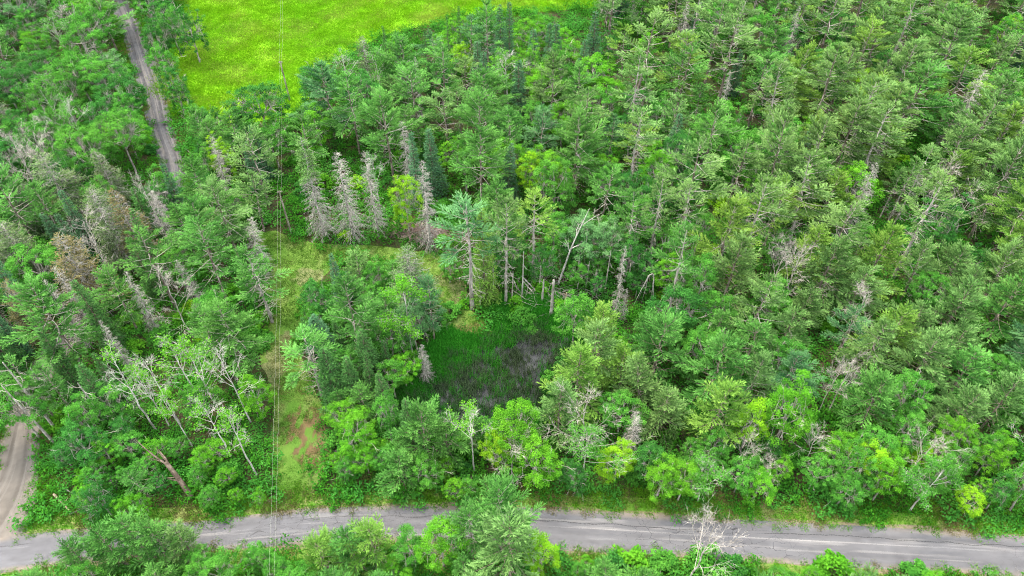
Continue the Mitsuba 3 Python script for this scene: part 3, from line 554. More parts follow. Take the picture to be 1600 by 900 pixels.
solid_tree('thin_trunk', 'thin grey trunk among the leafy trees behind the pond, ninth from the mown clearing', 'dead trunk', [(20.7, 81.5, 0.0), (20.8, 81.5, 3.6), (20.849999999999998, 81.5, 7.2)], (0.12, 0.05), 'bark_grey', [(0.7, (21.3, 81.3, 4.464), 0.05), (0.85, (20.2, 81.6, 6.48), 0.04)], 'thin trunks behind the pond', twigs=2, seed=13)
solid_tree('thin_trunk', 'thin grey trunk among the leafy trees behind the pond, tenth from the mown clearing', 'dead trunk', [(24.9, 83.3, 0.0), (25.0, 83.3, 4.55), (25.049999999999997, 83.3, 9.1)], (0.12, 0.05), 'bark_grey', [(0.7, (25.5, 83.1, 5.6419999999999995), 0.05), (0.85, (24.4, 83.39999999999999, 8.19), 0.04)], 'thin trunks behind the pond', twigs=2, seed=14)
solid_tree('thin_trunk', 'thin grey trunk among the leafy trees behind the pond, eleventh from the mown clearing', 'dead trunk', [(26.7, 82.7, 0.0), (26.8, 82.7, 4.25), (26.849999999999998, 82.7, 8.5)], (0.12, 0.05), 'bark_grey', [(0.7, (27.3, 82.5, 5.27), 0.05), (0.85, (26.2, 82.8, 7.65), 0.04)], 'thin trunks behind the pond', twigs=2, seed=15)
solid_tree('thin_trunk', 'thin grey trunk among the leafy trees behind the pond, twelfth from the mown clearing', 'dead trunk', [(28.3, 83.0, 0.0), (28.400000000000002, 83.0, 3.6), (28.45, 83.0, 7.2)], (0.12, 0.05), 'bark_grey', [(0.7, (28.900000000000002, 82.8, 4.464), 0.05), (0.85, (27.8, 83.1, 6.48), 0.04)], 'thin trunks behind the pond', twigs=2, seed=16)
solid_tree('leaning_birch', 'leaning white forked birch in the gap behind the pond', 'dead tree', [(7.4, 80.6, 0.0), (8.4, 80.8, 4.6), (9.0, 79.9, 9.0), (11.3, 80.9, 15.5)], (0.2, 0.05), 'bark_birch', [(0.55, (8.0, 81.3, 9.5), 0.07), (0.6, (10.5, 81.5, 8.0), 0.07), (0.75, (10.1, 81.6, 12.0), 0.06), (0.85, (12.9, 82.0, 13.5), 0.05)], None, twigs=4, seed=17)
solid_tree('arched_birch', 'white dead birch bent over into an arch behind the pond', 'dead tree', [(22.3, 77.1, 0.0), (21.5, 76.2, 4.5), (21.4, 76.6, 6.8), (20.6, 76.9, 5.6)], (0.11, 0.06), 'bark_birch', [(0.95, (18.8, 75.3, 0.8), 0.05), (0.97, (20.1, 75.8, 1.0), 0.05), (0.9, (19.6, 76.2, 1.0), 0.04), (0.6, (21.5, 76.1, 0.4), 0.04)], None, twigs=1, seed=18)
solid_tree('fallen_log', 'long pale log propped diagonally behind the pond, upper one', 'fallen log', [(-0.3, 87.0, 3.0), (1.1, 87.35, 4.5), (2.5, 87.7, 6.0)], (0.14, 0.07), 'bark_birch', [(0.6, (1.88, 87.72, 5.3), 0.05)], 'fallen logs', twigs=1, seed=19)
solid_tree('fallen_log', 'pale log slanting down beside the thin bare pole behind the pond', 'fallen log', [(1.5, 81.8, 1.0), (2.7, 80.4, 0.625), (3.9, 79.0, 0.25)], (0.13, 0.08), 'bark_birch', [(0.6, (3.44, 80.42, 1.05), 0.05)], 'fallen logs', twigs=1, seed=20)
solid_tree('fallen_log', 'second slanting log lying just under the first behind the pond', 'fallen log', [(1.8, 80.7, 0.8), (2.9, 79.2, 0.5), (4.0, 77.7, 0.2)], (0.11, 0.07), 'wood_dead', [(0.6, (3.62, 79.2, 0.9400000000000001), 0.05)], 'fallen logs', twigs=1, seed=21)
solid_tree('fallen_log', 'short grey log lying on the bank behind the pond', 'fallen log', [(2.4, 73.9, 0.2), (3.55, 73.25, 0.175), (4.7, 72.6, 0.15)], (0.12, 0.08), 'wood_dead', [(0.6, (4.279999999999999, 73.42, 0.67), 0.05)], 'fallen logs', twigs=1, seed=22)
solid_tree('fallen_log', 'thin grey log in the sedge at the marsh edge', 'fallen log', [(4.0, 76.9, 0.3), (3.45, 75.80000000000001, 0.25), (2.9, 74.7, 0.2)], (0.09, 0.06), 'wood_dead', [(0.6, (3.84, 75.88000000000001, 0.74), 0.05)], 'fallen logs', twigs=1, seed=23)
solid_tree('snapped_tree', 'thick snapped brown trunk leaning from the roadside into the birches', 'fallen tree', [(-39.5, 43.2, 0.0), (-40.6, 44.3, 2.2), (-42.3, 45.8, 4.2)], (0.34, 0.26), 'bark_brown', [(0.85, (-43.5, 47.2, 4.8), 0.16), (0.9, (-45.4, 47.3, 6.0), 0.14), (0.95, (-44.4, 46.3, 4.3), 0.1), (0.5, (-46.3, 45.6, 2.5), 0.09), (0.6, (-47.3, 44.2, 2.3), 0.08)], None, twigs=5, seed=24)
solid_tree('dead_conifer', 'long bare grey stem leaning over the gravel road, closest to the junction', 'dead tree', [(-60.3, 51.2, 0.0), (-60.3, 50.95, 6.5), (-60.3, 50.7, 13.0)], (0.2, 0.06), 'bark_grey', [(0.35, (-61.8, 51.025000000000006, 4.85), 0.04), (0.43999999999999995, (-58.8, 51.65317678784632, 6.019999999999999), 0.04), (0.53, (-61.8, 51.662437941460546, 7.19), 0.04), (0.62, (-58.8, 51.00289600644789, 8.360000000000001), 0.04), (0.71, (-61.8, 50.23955800375366, 9.530000000000001), 0.04), (0.7999999999999999, (-58.8, 50.03286058026949, 10.7), 0.04), (0.89, (-61.8, 50.53146760144086, 11.870000000000001), 0.04)], 'bare stems leaning over the gravel road', twigs=4, seed=25)
solid_tree('dead_conifer', 'long bare grey stem leaning over the gravel road, middle of three', 'dead tree', [(-60.9, 53.2, 0.0), (-60.05, 52.5, 8.0), (-59.2, 51.8, 16.0)], (0.2, 0.06), 'bark_grey', [(0.35, (-61.805, 52.71000000000001, 5.8999999999999995), 0.04), (0.43999999999999995, (-58.652, 53.25717678784632, 7.339999999999999), 0.04), (0.53, (-61.499, 53.18543794146054, 8.780000000000001), 0.04), (0.62, (-58.346000000000004, 52.44489600644789, 10.22), 0.04), (0.71, (-61.193, 51.60055800375366, 11.66), 0.04), (0.7999999999999999, (-58.040000000000006, 51.312860580269486, 13.1), 0.04), (0.89, (-60.887, 51.73046760144085, 14.540000000000001), 0.04)], 'bare stems leaning over the gravel road', twigs=4, seed=26)
solid_tree('dead_conifer', 'bare grey stem behind the other two above the gravel road', 'dead tree', [(-62.2, 56.5, 0.0), (-60.6, 55.3, 6.0), (-59.0, 54.1, 12.0)], (0.2, 0.06), 'bark_grey', [(0.35, (-62.58, 55.66, 4.499999999999999), 0.04), (0.43999999999999995, (-59.292, 56.11717678784632, 5.579999999999999), 0.04), (0.53, (-62.004000000000005, 55.955437941460545, 6.66), 0.04), (0.62, (-58.716, 55.12489600644789, 7.739999999999999), 0.04), (0.71, (-61.428000000000004, 54.190558003753665, 8.82), 0.04), (0.7999999999999999, (-58.14, 53.812860580269486, 9.9), 0.04), (0.89, (-60.852, 54.140467601440854, 10.98), 0.04)], 'bare stems leaning over the gravel road', twigs=4, seed=27)
solid_tree('dead_conifer', 'bare grey stem near the first birch', 'dead tree', [(-54.7, 54.4, 0.0), (-53.85, 53.5, 5.5), (-53.0, 52.6, 11.0)], (0.2, 0.06), 'bark_grey', [(0.35, (-55.605, 53.769999999999996, 4.1499999999999995), 0.04), (0.43999999999999995, (-52.452, 54.28117678784632, 5.14), 0.04), (0.53, (-55.299, 54.17343794146054, 6.13), 0.04), (0.62, (-52.146, 53.396896006447896, 7.12), 0.04), (0.71, (-54.992999999999995, 52.51655800375366, 8.11), 0.04), (0.7999999999999999, (-51.84, 52.19286058026949, 9.1), 0.04), (0.89, (-54.687, 52.57446760144086, 10.090000000000002), 0.04)], 'bare stems leaning over the gravel road', twigs=4, seed=28)
solid_tree('fallen_log', 'pale weathered log on the grass at the road junction', 'fallen log', [(-56.8, 43.7, 0.15), (-55.349999999999994, 42.6, 0.15), (-53.9, 41.5, 0.15)], (0.16, 0.1), 'wood_tan', [(0.6, (-54.559999999999995, 42.67999999999999, 0.65), 0.05)], 'fallen logs', twigs=1, seed=29)
# ---------------------------------------------------------------- utility poles and the line
PA, PB, PC = (-38.4, 93.4), (-48.6, 138.0), (-22.6, 21.5)
bark('pole_wood', (.16, .14, .12), (.34, .31, .28), 1.2)
scene['wire_metal'] = {'type': 'twosided', 'bsdf': {'type': 'principled', 'base_color': {'type': 'rgb', 'value': [.36, .39, .35]}, 'roughness': .5, 'metallic': .2}}
scene['porcelain'] = {'type': 'roughplastic', 'diffuse_reflectance': {'type': 'rgb', 'value': [.45, .42, .38]}, 'alpha': .15}
ENDS = []
for i, ((x, y), lab) in enumerate(((PA, 'weathered wooden utility pole at the far edge of the clearing'), (PB, 'distant wooden utility pole at the hayfield corner'), (PC, 'wooden utility pole across the paved road'))):
    key = numbered('utility_pole'); b = Bag(); tube(b, [[x, y, 0], [x, y, 4.6], [x, y, 9.2]], [.17, .15, .12], 10, (.6, .5), cap=True); scene[key + '__pole'] = b.shape('pole_wood', 40)if 0 else b.shape('pole_wood', True)
    a = np.array([.974, .226]); c = trimesh.creation.box([.9, .09, .11]); c.apply_transform(trimesh.transformations.rotation_matrix(math.atan2(a[1], a[0]), [0, 0, 1])); c.apply_translation([x, y + .17, 8.85]); scene[key + '__crossarm'] = ply(c, 'pole_wood')
    for k, o in enumerate((-.26, .26)):
        q = np.array([x + a[0] * o, y + .17 + a[1] * o, 8.905]); ins = Bag(); tube(ins, [q, q + [0, 0, .1], q + [0, 0, .2]], [.05, .07, .04], 8, cap=True); scene[key + '__insulator' + (f'_{k:03d}' if k else '')] = ins.shape('porcelain', True); ENDS.append((i, q + [0, 0, .2]))
    tag(key, lab, 'utility pole', 'poles of the power line')
for i, j, sag in ((1, 0, .5), (0, 2, 1.0)):
    for k in range(2):
        p, q = ENDS[2 * i + k][1], ENDS[2 * j + k][1]; t = np.linspace(0, 1, 40)[:, None]; pts = p * (1 - t) + q * t - [0, 0, 1] * (4 * sag * t * (1 - t)); b = Bag(); tube(b, pts, .007, 5)
        put(numbered('power_line'), b.shape('wire_metal', True), ['thin power line on the track side, between the two visible poles', 'thin power line past the other, between the two visible poles', 'long thin power line on the track side, from the near pole over the road', 'long thin power line past the other, from the near pole over the road'][(0 if i == 1 else 2) + k], 'power line', 'power lines')
far = ENDS[2][1]; d = unit(np.array(PB) - np.array(PA))
for k in range(2):                                                        # the line goes on across the field
    p = ENDS[2 + k][1]; q = p + np.r_[d * 60, 0]; t = np.linspace(0, 1, 30)[:, None]; b = Bag(); tube(b, p * (1 - t) + q * t - [0, 0, 1] * (4 * .8 * t * (1 - t)), .008, 5)
    put(numbered('power_line'), b.shape('wire_metal', True), ['power line crossing the hayfield on the track side', 'power line crossing the hayfield past the other'][k], 'power line', 'power lines')

TREES = [  # species, variant, foliage, x, y, height, turn, width, lean degrees, lean direction, label
("half",0,"pine_olive",-32.4,92.5,20.0,85,1.0,0,0,"tall spruce with green top and bare grey lower half beside the near utility pole"),
("grey",2,"-",-27.3,92.2,17.9,300,1.15,0,0,"wide grey dead spruce, middle one of the three at the clearing edge"),
("grey",1,"-",-23.0,92.5,17.7,165,1.0,0,0,"slender grey dead spruce just beside the wide dead one at the clearing edge"),
("grey",0,"-",-13.8,90.0,17.6,229,1.0,0,0,"bleached dead spruce with long bare boughs standing in the brush heap"),
("limb",1,"leaf_grey",-22.5,94.9,14.6,156,0.6,0,0,"pale slim birch between the dead spruces and the lime green tree"),
("bare",1,"-",-17.2,93.2,11.1,167,0.45,0,0,"thin bare white forked trunk in front of the lime green tree at the clearing edge"),
("broad",1,"leaf_lime",-17.8,93.2,13,143,0.85,0,0,"vivid lime green tree between dead spruces at the clearing edge"),
("broad",2,"leaf_dark",-49.5,122.9,13,116,1.35,0,0,"big dark domed leafy tree at the near corner of the hayfield"),
("broad",3,"leaf_lime",-52.3,106.8,11,227,0.9,0,0,"bright lime leafy tree between the dirt track and the dark domed tree"),
("pine",3,"pine_olive",-44.2,101.5,16,305,1.15,0,0,"pale spreading pine with exposed grey limbs below the hayfield corner"),
("pine",2,"pine_blue",-35.8,122.4,17,65,1.15,0,0,"broad blue green pine at the hayfield edge behind the half dead spruce"),
("pine",5,"pine_green",-36.6,107.1,16,129,1.0,0,0,"green feathery pine beyond the pale spreading pine from the track"),
("pine",6,"pine_green",-30.2,117.6,17,69,1.0,0,0,"green feathery pine beyond the blue green pine from the track"),
("wilt",1,"needle_wilted",-31.4,141.0,13,304,1.0,0,0,"grey green ailing spruce on the far hayfield edge"),
("fir",0,"fir_green",-26.9,142.2,15,114,0.6,0,0,"dark spire shaped fir, first of the row of firs against the hayfield"),
("fir",3,"fir_green",-18.0,139.8,15,59,0.6,0,0,"small dark fir, second in the row against the hayfield"),
("fir",1,"fir_green",-13.9,146.8,15,276,0.6,0,0,"slim dark fir, third in the row against the hayfield"),
("fir",2,"fir_green",-11.6,151.6,15,231,0.6,0,0,"very slender dark fir, fourth in the row against the hayfield"),
("fir",2,"fir_blue",-2.6,150.0,16,208,1.0,0,0,"tall blue green pointed fir behind the tallest pine"),
("fir",1,"fir_blue",-0.7,151.6,16,202,1.0,0,0,"second tall blue green pointed fir behind the tallest pine"),
("pine",1,"pine_green",-5.2,143.9,20,262,0.8,0,0,"tallest dark pine standing against the far hayfield strip"),
("broad",5,"leaf_lime",-10.9,143.1,11,126,1.0,0,0,"yellow green leafy tree among the firs below the hayfield"),
("fir",0,"fir_blue",-7.0,137.0,14,335,1.3,0,0,"blue green pointed fir in front of the tallest pine"),
("fir",1,"fir_blue",-5.7,132.0,14,260,1.4,0,0,"blue green pointed fir on the track side of the bright tree among the blue firs"),
("fir",1,"fir_blue",9.5,144.9,14,275,1.5,0,0,"blue green pointed fir beyond the bright tree among the blue firs from the track"),
("broad",3,"leaf_bright",3.5,139.3,12,136,1.1,0,0,"bright leafy tree with pale limbs among blue firs below the hayfield"),
("broad",2,"leaf_bright",17.5,136.8,12,359,1.2,0,0,"bright green leafy tree beyond the bright tree among the blue firs from the track"),
("grey",4,"-",-18.9,128.7,15,54,1.0,0,0,"pale dead trunk in the wood below the hayfield"),
("limb",2,"leaf_mid",-21.3,130.0,12,354,0.8,0,0,"clump of white birch stems beside the pale dead trunk below the hayfield"),
("pine",1,"pine_green",-13.4,127.3,18,358,1.15,0,0,"green feathery pine beyond the pale dead trunk from the track"),
("pine",0,"pine_olive",7.9,124.2,18,207,1.1,0,0,"olive feathery pine behind the white stemmed pine"),
("pine",3,"pine_olive",13.4,113.0,17,109,1.1,0,0,"pale pine with a visible white stem in the mixed wood"),
("fir",1,"fir_blue",-16.6,100.2,16,295,0.9,0,0,"blue green spire fir behind the dead spruce in the brush heap"),
("broad",0,"leaf_bright",5.5,101.9,12,19,1.2,0,0,"bright green leafy tree in front of the white stemmed pine"),
("broad",0,"leaf_lime",3.3,101.8,11,175,1.0,0,0,"lime green leafy tree in front of the white stemmed pine"),
("broad",0,"leaf_dark",-80.6,153.1,12,113,1.05,0,0,"second dark green leafy tree in front of the far track end"),
("broad",5,"leaf_mid",-75.8,142.8,11,203,1.05,0,0,"green leafy tree on the track side of the far utility pole"),
("broad",1,"leaf_dark",-69.8,132.9,11,334,1.05,0,0,"dark green leafy tree on the track side of the far utility pole"),
("broad",3,"leaf_dark",-73.6,155.1,13,102,1.05,0,0,"second dark green leafy tree on the track side of the far utility pole"),
("broad",4,"leaf_mid",-79.0,158.5,13,261,1.05,0,0,"second green leafy tree beyond the far track end from the track"),
("broad",1,"leaf_mid",-69.3,131.3,8,156,1.05,0,0,"second small green leafy tree on the track side of the dark domed tree"),
("fir",1,"fir_blue",-57.2,95.7,13,217,1.0,0,0,"slim blue green fir beside the lower end of the dirt track"),
("wilt",0,"needle_wilted",-75.8,95.2,15,281,1.35,0,0,"tall grey green thinning spruce behind the blue fir near the gravel road"),
("wilt",1,"needle_wilted",-70.4,100.4,12,72,1.2,0,0,"grey green thinning spruce in front of the near track end"),
("fir",1,"fir_blue",-70.5,88.5,13,83,1.1,0,0,"blue fir spire among leafy trees by the gravel road"),
("wilt",1,"needle_wilted",-63.1,84.6,16,338,1.0,0,0,"tall grey green thinning spruce behind the bare grey tree"),
("wilt",1,"needle_rust",-60.3,85.6,15,69,1.0,0,0,"tall rust tinged thinning spruce on the track side of the drooping grey spruce"),
("grey",2,"-",-55.7,87.2,14,20,1.1,0,0,"bare grey drooping spruce beside the lower end of the dirt track"),
("bare",3,"-",-56.7,87.5,15,265,0.7,0,0,"tall leafless pale tree on the track side of the drooping grey spruce"),
("grey",2,"-",-40.8,82.2,13,14,1.2,7,0,"fuzzy grey dead spruce leaning over the top of the mown strip"),
("gauntpine",2,"pine_green",-36.7,72.6,15,153,1.3,0,0,"pine with bare grey lower trunk at the edge of the mown strip"),
("pine",1,"pine_green",-44.5,76.7,17,47,1.1,0,0,"green feathery pine in front of the fuzzy dead spruce"),
("pine",7,"pine_green",-52.6,75.8,16,352,1.1,0,0,"green feathery pine beyond the bare grey tree from the track"),
("pine",6,"pine_olive",-45.4,86.2,16,157,1.0,0,0,"olive feathery pine on the track side of the fuzzy dead spruce"),
("wilt",3,"needle_rust",-64.1,75.3,15,344,1.2,0,0,"ailing spruce with rusty orange tip beside the gravel road woods"),
("bare",0,"-",-62.7,79.5,14,249,1.0,0,0,"bare grey dead tree next to the rusty tipped spruce"),
("grey",0,"-",-62.7,67.5,14,149,1.0,0,0,"pale tufted dead top among the ailing spruces"),
("pine",4,"pine_green",-38.1,62.8,14,36,1.25,0,0,"wide bright pine behind the bare birches"),
("pine",6,"pine_green",-40.9,62.8,13,255,1.0,0,0,"green feathery pine on the track side of the wide pine"),
("bare",0,"-",-47.8,69.5,12,353,1.0,0,0,"tall leafless pale tree on the track side of the bare legged pine"),
("stem",0,"leaf_bright",-47.6,53.2,15.6,8,1.0,0,0,"white bare topped birch, first of the birches from the gravel road"),
("stem",1,"leaf_bright",-44.3,53.6,14.7,23,1.0,0,0,"forked white bare birch, second of the birches from the gravel road"),
("stem",2,"leaf_bright",-41.6,55.4,15.6,310,1.0,0,0,"tall thin pale birch rising behind the forked birch"),
("stem",3,"leaf_bright",-46.1,53.9,12.0,25,1.0,0,0,"many twigged bare birch low between the first two birches"),
("stem",4,"leaf_bright",-41.9,50.6,11.0,358,1.0,0,0,"shaggy silver bare birch in the middle of the birch clump"),
("stem",0,"leaf_bright",-35.8,48.3,13.8,140,1.0,0,0,"leaning white birch with broken limbs, beside the tallest straight one"),
("stem",1,"leaf_bright",-35.2,54.4,14.7,183,1.0,0,0,"bushy topped pale birch at the back of the clump by the mown strip"),
("stem",2,"leaf_bright",-32.3,46.3,13.8,190,1.0,0,0,"straight white birch with bare crown closest to the mown strip"),
("stem",3,"leaf_bright",-39.6,55.4,14.7,329,1.0,0,0,"thin pale stem between the back birches"),
("broad",2,"leaf_mid",-48.4,48.5,6,111,1.1,0,0,"small green leafy tree in front of the first birch"),
("broad",3,"leaf_bright",-44.7,48.2,5,102,1.1,0,0,"small bright green leafy tree on the track side of the shaggy silver birch"),
("broad",2,"leaf_bright",-37.2,48.2,5,103,1.1,0,0,"small bright green leafy tree on the track side of the leaning white birch"),
("broad",3,"leaf_bright",-50.8,47.6,6,60,1.1,0,0,"small bright green leafy tree in front of the first birch"),
("broad",4,"leaf_bright",-33.7,55.1,9,15,1.1,0,0,"small bright green leafy tree beyond the bushy topped birch from the track"),
("broad",3,"leaf_mid",-46.6,44.8,4,345,1.1,0,0,"third small green leafy tree in front of the shaggy silver birch"),
("broad",0,"leaf_bright",-35.3,44.8,4,82,1.1,0,0,"small bright green leafy tree on the track side of the straight white birch"),
("broad",5,"leaf_dark",-52.8,47.9,9,210,1.1,0,0,"second small dark green leafy tree in front of the first birch"),
("broad",3,"leaf_mid",-50.7,54.1,9,300,1.1,0,0,"small green leafy tree on the track side of the first birch"),
("broad",5,"leaf_mid",-40.8,54.9,8,279,1.1,0,0,"small green leafy tree beyond the tall thin birch from the track"),
("fir",0,"fir_blue",-26.5,76.1,11,225,0.9,0,0,"dark blue fir at the tip of the tree islet in the clearing"),
("fir",2,"fir_blue",-25.2,78.3,6,320,1.3,0,0,"small pale blue spruce behind the tall islet pine"),
("broad",5,"leaf_dark",-28.9,72.5,9,187,0.95,0,0,"rounded dark leafy tree on the mown strip side of the islet"),
("fir",2,"fir_blue",-27.6,66.5,8,225,1.9,0,0,"squat blue green spruce on the mown strip side of the islet"),
("pine",0,"pine_green",-21.7,64.7,17,301,1.0,0,0,"tallest green pine in the middle of the islet"),
("gauntpine",2,"pine_green",-26.4,58.8,13,279,1.6,0,0,"bare stemmed pine at the near end of the islet overhanging the mown strip"),
("fir",2,"fir_green",-24.1,57.9,11,136,1.5,0,0,"drooping green spruce at the near end of the islet"),
("youngpine",1,"pine_olive",-23.2,77.4,10,14,1.0,0,0,"olive bushy young pine beyond the small blue spruce from the track"),
("youngpine",1,"pine_green",-18.0,77.3,8,133,1.0,0,0,"small green bushy young pine behind the sparse islet spruce"),
("broad",5,"leaf_mid",-21.0,77.2,9,320,0.9,0,0,"small green leafy tree beyond the small blue spruce from the track"),
("wilt",0,"needle_wilted",-14.5,72.8,15,350,1.15,0,0,"sparse grey green spruce at the far end of the islet"),
("pine",4,"pine_blue",-11.6,69.0,13,309,0.8,0,0,"soft blue green pine at the pond end of the islet"),
("limb",2,"leaf_bright",-14.6,66.3,13,217,1.0,0,0,"half leafless tree with stark grey limbs on the islet"),
("broad",1,"leaf_mid",-16.8,64.1,10,343,1.0,0,0,"green leafy tree on the track side of the stark limbed tree"),
("broad",0,"leaf_grey",-14.0,66.8,11,286,0.8,0,0,"grey green leafy tree beyond the stark limbed tree from the track"),
("grey",2,"-",-12.2,61.7,7.5,125,1.2,0,0,"small bleached dead spruce by the marsh"),
("broad",2,"leaf_bright",-14.8,60.3,7,345,1.1,0,0,"bright leafy tree at the marsh edge in front of the stark limbed tree"),
("fir",2,"fir_green",-19.4,60.1,12,211,1.3,0,0,"dark green pointed fir on the track side of the bright marsh edge tree"),
("fir",0,"fir_green",-21.3,57.4,10,284,1.4,0,0,"small dark green pointed fir beyond the drooping islet spruce from the track"),
("slim",1,"leaf_mid",-15.5,50.2,13,43,0.75,0,0,"slim upright leafy tree with a pale stem between pond and road"),
("broad",5,"leaf_bright",-19.1,49.3,9,150,1.1,0,0,"bright leafy tree by the road end of the mown strip"),
("broad",2,"leaf_bright",-18.2,46.7,6,157,1.0,0,0,"small bright green leafy tree in front of the bright tree by the strip end"),
("broad",1,"leaf_mid",-20.5,45.5,5,224,1.0,0,0,"small green leafy tree in front of the bright tree by the strip end"),
("youngpine",2,"pine_green",-10.7,48.2,12,118,1.0,0,0,"full green pine in front of the pond"),
("fir",2,"fir_green",-12.6,49.3,12,121,1.0,0,0,"dark green pointed fir on the track side of the full pine"),
("youngpine",3,"pine_green",-8.3,48.8,9,128,1.0,0,0,"green bushy young pine beyond the full pine from the track"),
("limb",1,"leaf_bright",-4.8,47.0,13,87,0.8,0,0,"slender half bare tree in front of the pond"),
("broad",0,"leaf_bright",0.0,48.4,12,114,1.0,0,0,"bright green tree at the road end of the pond"),
("broad",5,"leaf_bright",2.8,45.1,10,173,1.1,0,0,"bright green leafy tree in front of the bright pond end tree"),
("broad",5,"leaf_lime",-1.9,46.6,9,7,0.8,0,0,"small lime green leafy tree on the track side of the bright pond end tree"),
("youngpine",0,"pine_gold",8.6,56.3,13,136,1.0,0,0,"golden green young pine overhanging the pond bank"),
("youngpine",1,"pine_olive",11.0,60.1,13,128,1.0,0,0,"tall olive bushy young pine behind the golden pine"),
("youngpine",0,"pine_olive",6.1,52.3,11,130,0.95,0,0,"olive bushy young pine behind the broad dead tree"),
("bare",2,"-",9.0,48.9,12,25,1.1,0,0,"dead broad limbed tree among young pines near the road"),
("grey",2,"-",15.0,49.3,10,244,1.0,0,0,"feathery grey dead spruce near the road"),
("broad",0,"leaf_lime",12.9,45.7,8,264,1.05,0,0,"lime green round tree in front of the feathery dead spruce"),
("slim",2,"leaf_lime",29.7,49.8,11,9,1.1,0,0,"lime yellow columnar tree on the road side of the young pines"),
("broad",3,"leaf_bright",34.3,50.7,13,144,1.05,0,0,"tall bright leafy tree above the dark hollow by the road"),
("broad",5,"leaf_lime",43.4,45.3,8,352,1.1,0,0,"yellow green low tree at the roadside beyond the dark hollow"),
("bare",3,"-",28.2,46.3,8,172,1.0,0,0,"leafless pale tree in front of the lime yellow column tree"),
("bare",2,"-",48.9,45.1,10,201,1.0,0,0,"leafless pale tree beyond the yellow green roadside tree from the track"),
("bare",3,"-",36.8,47.2,8,244,1.0,0,0,"leafless pale tree in front of the tall bright tree by the dark hollow"),
("gauntpine",3,"pine_blue",-6.2,75.5,21.2,160,1.3,0,0,"tall blue green pine with a white lower trunk at the far pond edge"),
("fir",2,"pine_gold",-4.3,76.9,18.6,129,0.8,0,0,"slender yellow green larch like tree at the far pond edge"),
("gauntpine",0,"pine_olive",-1.0,76.7,20.3,9,0.9,0,0,"thin olive pine beside the slender yellow green tree at the far pond edge"),
("gauntpine",1,"pine_gold",3.4,81.9,17.4,184,1.2,0,0,"yellow topped pine with clear trunk behind the fallen logs"),
("grey",1,"-",13.0,78.6,5.6,61,0.7,0,0,"short grey snag under the leafy trees behind the pond"),
("grey",4,"-",15.8,73.4,15.0,49,0.9,0,0,"tall bleached dead spruce at the pond edge"),
("grey",2,"-",16.8,72.8,7.2,347,0.8,0,0,"broken dead spruce right against the tall bleached one at the pond edge"),
("grey",3,"-",35.2,87.3,10.1,217,0.8,0,0,"reddish dead spruce cone behind the young pines"),
("pine",0,"pine_green",-2.4,85.2,17,269,1.0,0,0,"green feathery pine on the track side of the yellow topped pine"),
("gauntpine",1,"pine_olive",67.2,95.6,16.5,39,0.9,0,0,"tall bare trunked pine, topmost of the leaning trunks in the dark gap"),
("gauntpine",2,"pine_olive",66.4,96.3,13.3,109,0.9,0,0,"second tall bare trunked pine among the leaning trunks in the dark gap"),
("gauntpine",0,"pine_olive",65.4,97.4,10.2,51,0.9,0,0,"shortest bare trunked pine among the leaning trunks in the dark gap"),
("bare",2,"-",70.2,93.6,13,292,1.0,0,0,"pale bare forked tree beside the tall trunks in the dark gap"),
("bare",0,"-",73.1,89.8,12,107,1.0,0,0,"tall leafless pale tree in front of the pale forked tree"),
("bare",2,"-",39.6,76.8,12,97,1.0,0,0,"pale bare limbed tree poking from the young pines"),
("bare",0,"-",41.5,75.4,12,29,1.0,0,0,"tall leafless pale tree beyond the bare limbs above the young pines from the track"),
("gauntpine",3,"pine_olive",62.4,103.2,19,340,1.4,0,0,"thin pale pine with long bare limbs in the far pine stand"),
("pine",4,"pine_olive",68.4,112.3,18,322,1.2,0,0,"second olive feathery pine behind the thin pale pine"),
("pine",2,"pine_olive",59.3,107.0,18,87,1.2,0,0,"olive feathery pine behind the thin pale pine"),
("broad",2,"leaf_dark",80.2,140.7,11,8,1.0,0,0,"dark green leafy tree beyond the white stemmed lime tree from the track"),
("broad",5,"leaf_lime",71.6,134.3,10,234,1.0,0,0,"lime green tree among far pines with a white stem"),
("broad",1,"leaf_lime",115.3,157.9,11,74,1.0,0,0,"lime green tree at the far edge of the pine stand"),
("grey",4,"-",61.0,147.7,17,105,1.0,0,0,"bleached dead spruce behind the white stemmed lime tree"),
("pine",2,"pine_green",-1.3,35.9,16,244,0.82,0,0,"largest pine overhanging the paved road"),
("pine",4,"pine_green",-4.5,35.3,12,256,0.9,0,0,"small green feathery pine on the track side of the largest pine"),
("youngpine",1,"pine_olive",-0.3,32.9,14,27,1.1,0,0,"tall olive bushy young pine in front of the largest pine"),
("broad",1,"leaf_lime",3.0,33.8,9,129,0.9,0,0,"small lime green leafy tree beyond the largest pine from the track"),
("youngpine",3,"pine_gold",-15.1,34.7,10,343,1.0,0,0,"yellow green bushy young pine on the track side of the largest pine"),
("youngpine",0,"pine_green",-17.6,34.3,9,350,1.0,0,0,"green bushy young pine in front of the roadside strip end"),
("broad",1,"leaf_mid",-11.4,34.6,8,258,1.0,0,0,"second small green leafy tree on the track side of the largest pine"),
("broad",0,"leaf_bright",-7.8,34.7,10,77,1.0,0,0,"bright green leafy tree on the track side of the largest pine"),
("youngpine",1,"pine_green",-41.5,35.3,10,313,1.0,0,0,"bushy green pine beside the road junction"),
("youngpine",0,"pine_green",-39.1,35.2,9,38,0.95,0,0,"green bushy young pine beyond the bushy pine by the junction from the track"),
("youngpine",1,"pine_olive",-36.5,35.4,8,64,0.9,0,0,"small olive bushy young pine beyond the bushy pine by the junction from the track"),
("youngpine",2,"pine_green",-47.3,33.7,8,75,0.9,0,0,"small green bushy young pine on the track side of the bushy pine by the junction"),
("youngpine",2,"pine_green",-44.2,34.7,9,67,0.95,0,0,"green bushy young pine on the track side of the bushy pine by the junction"),
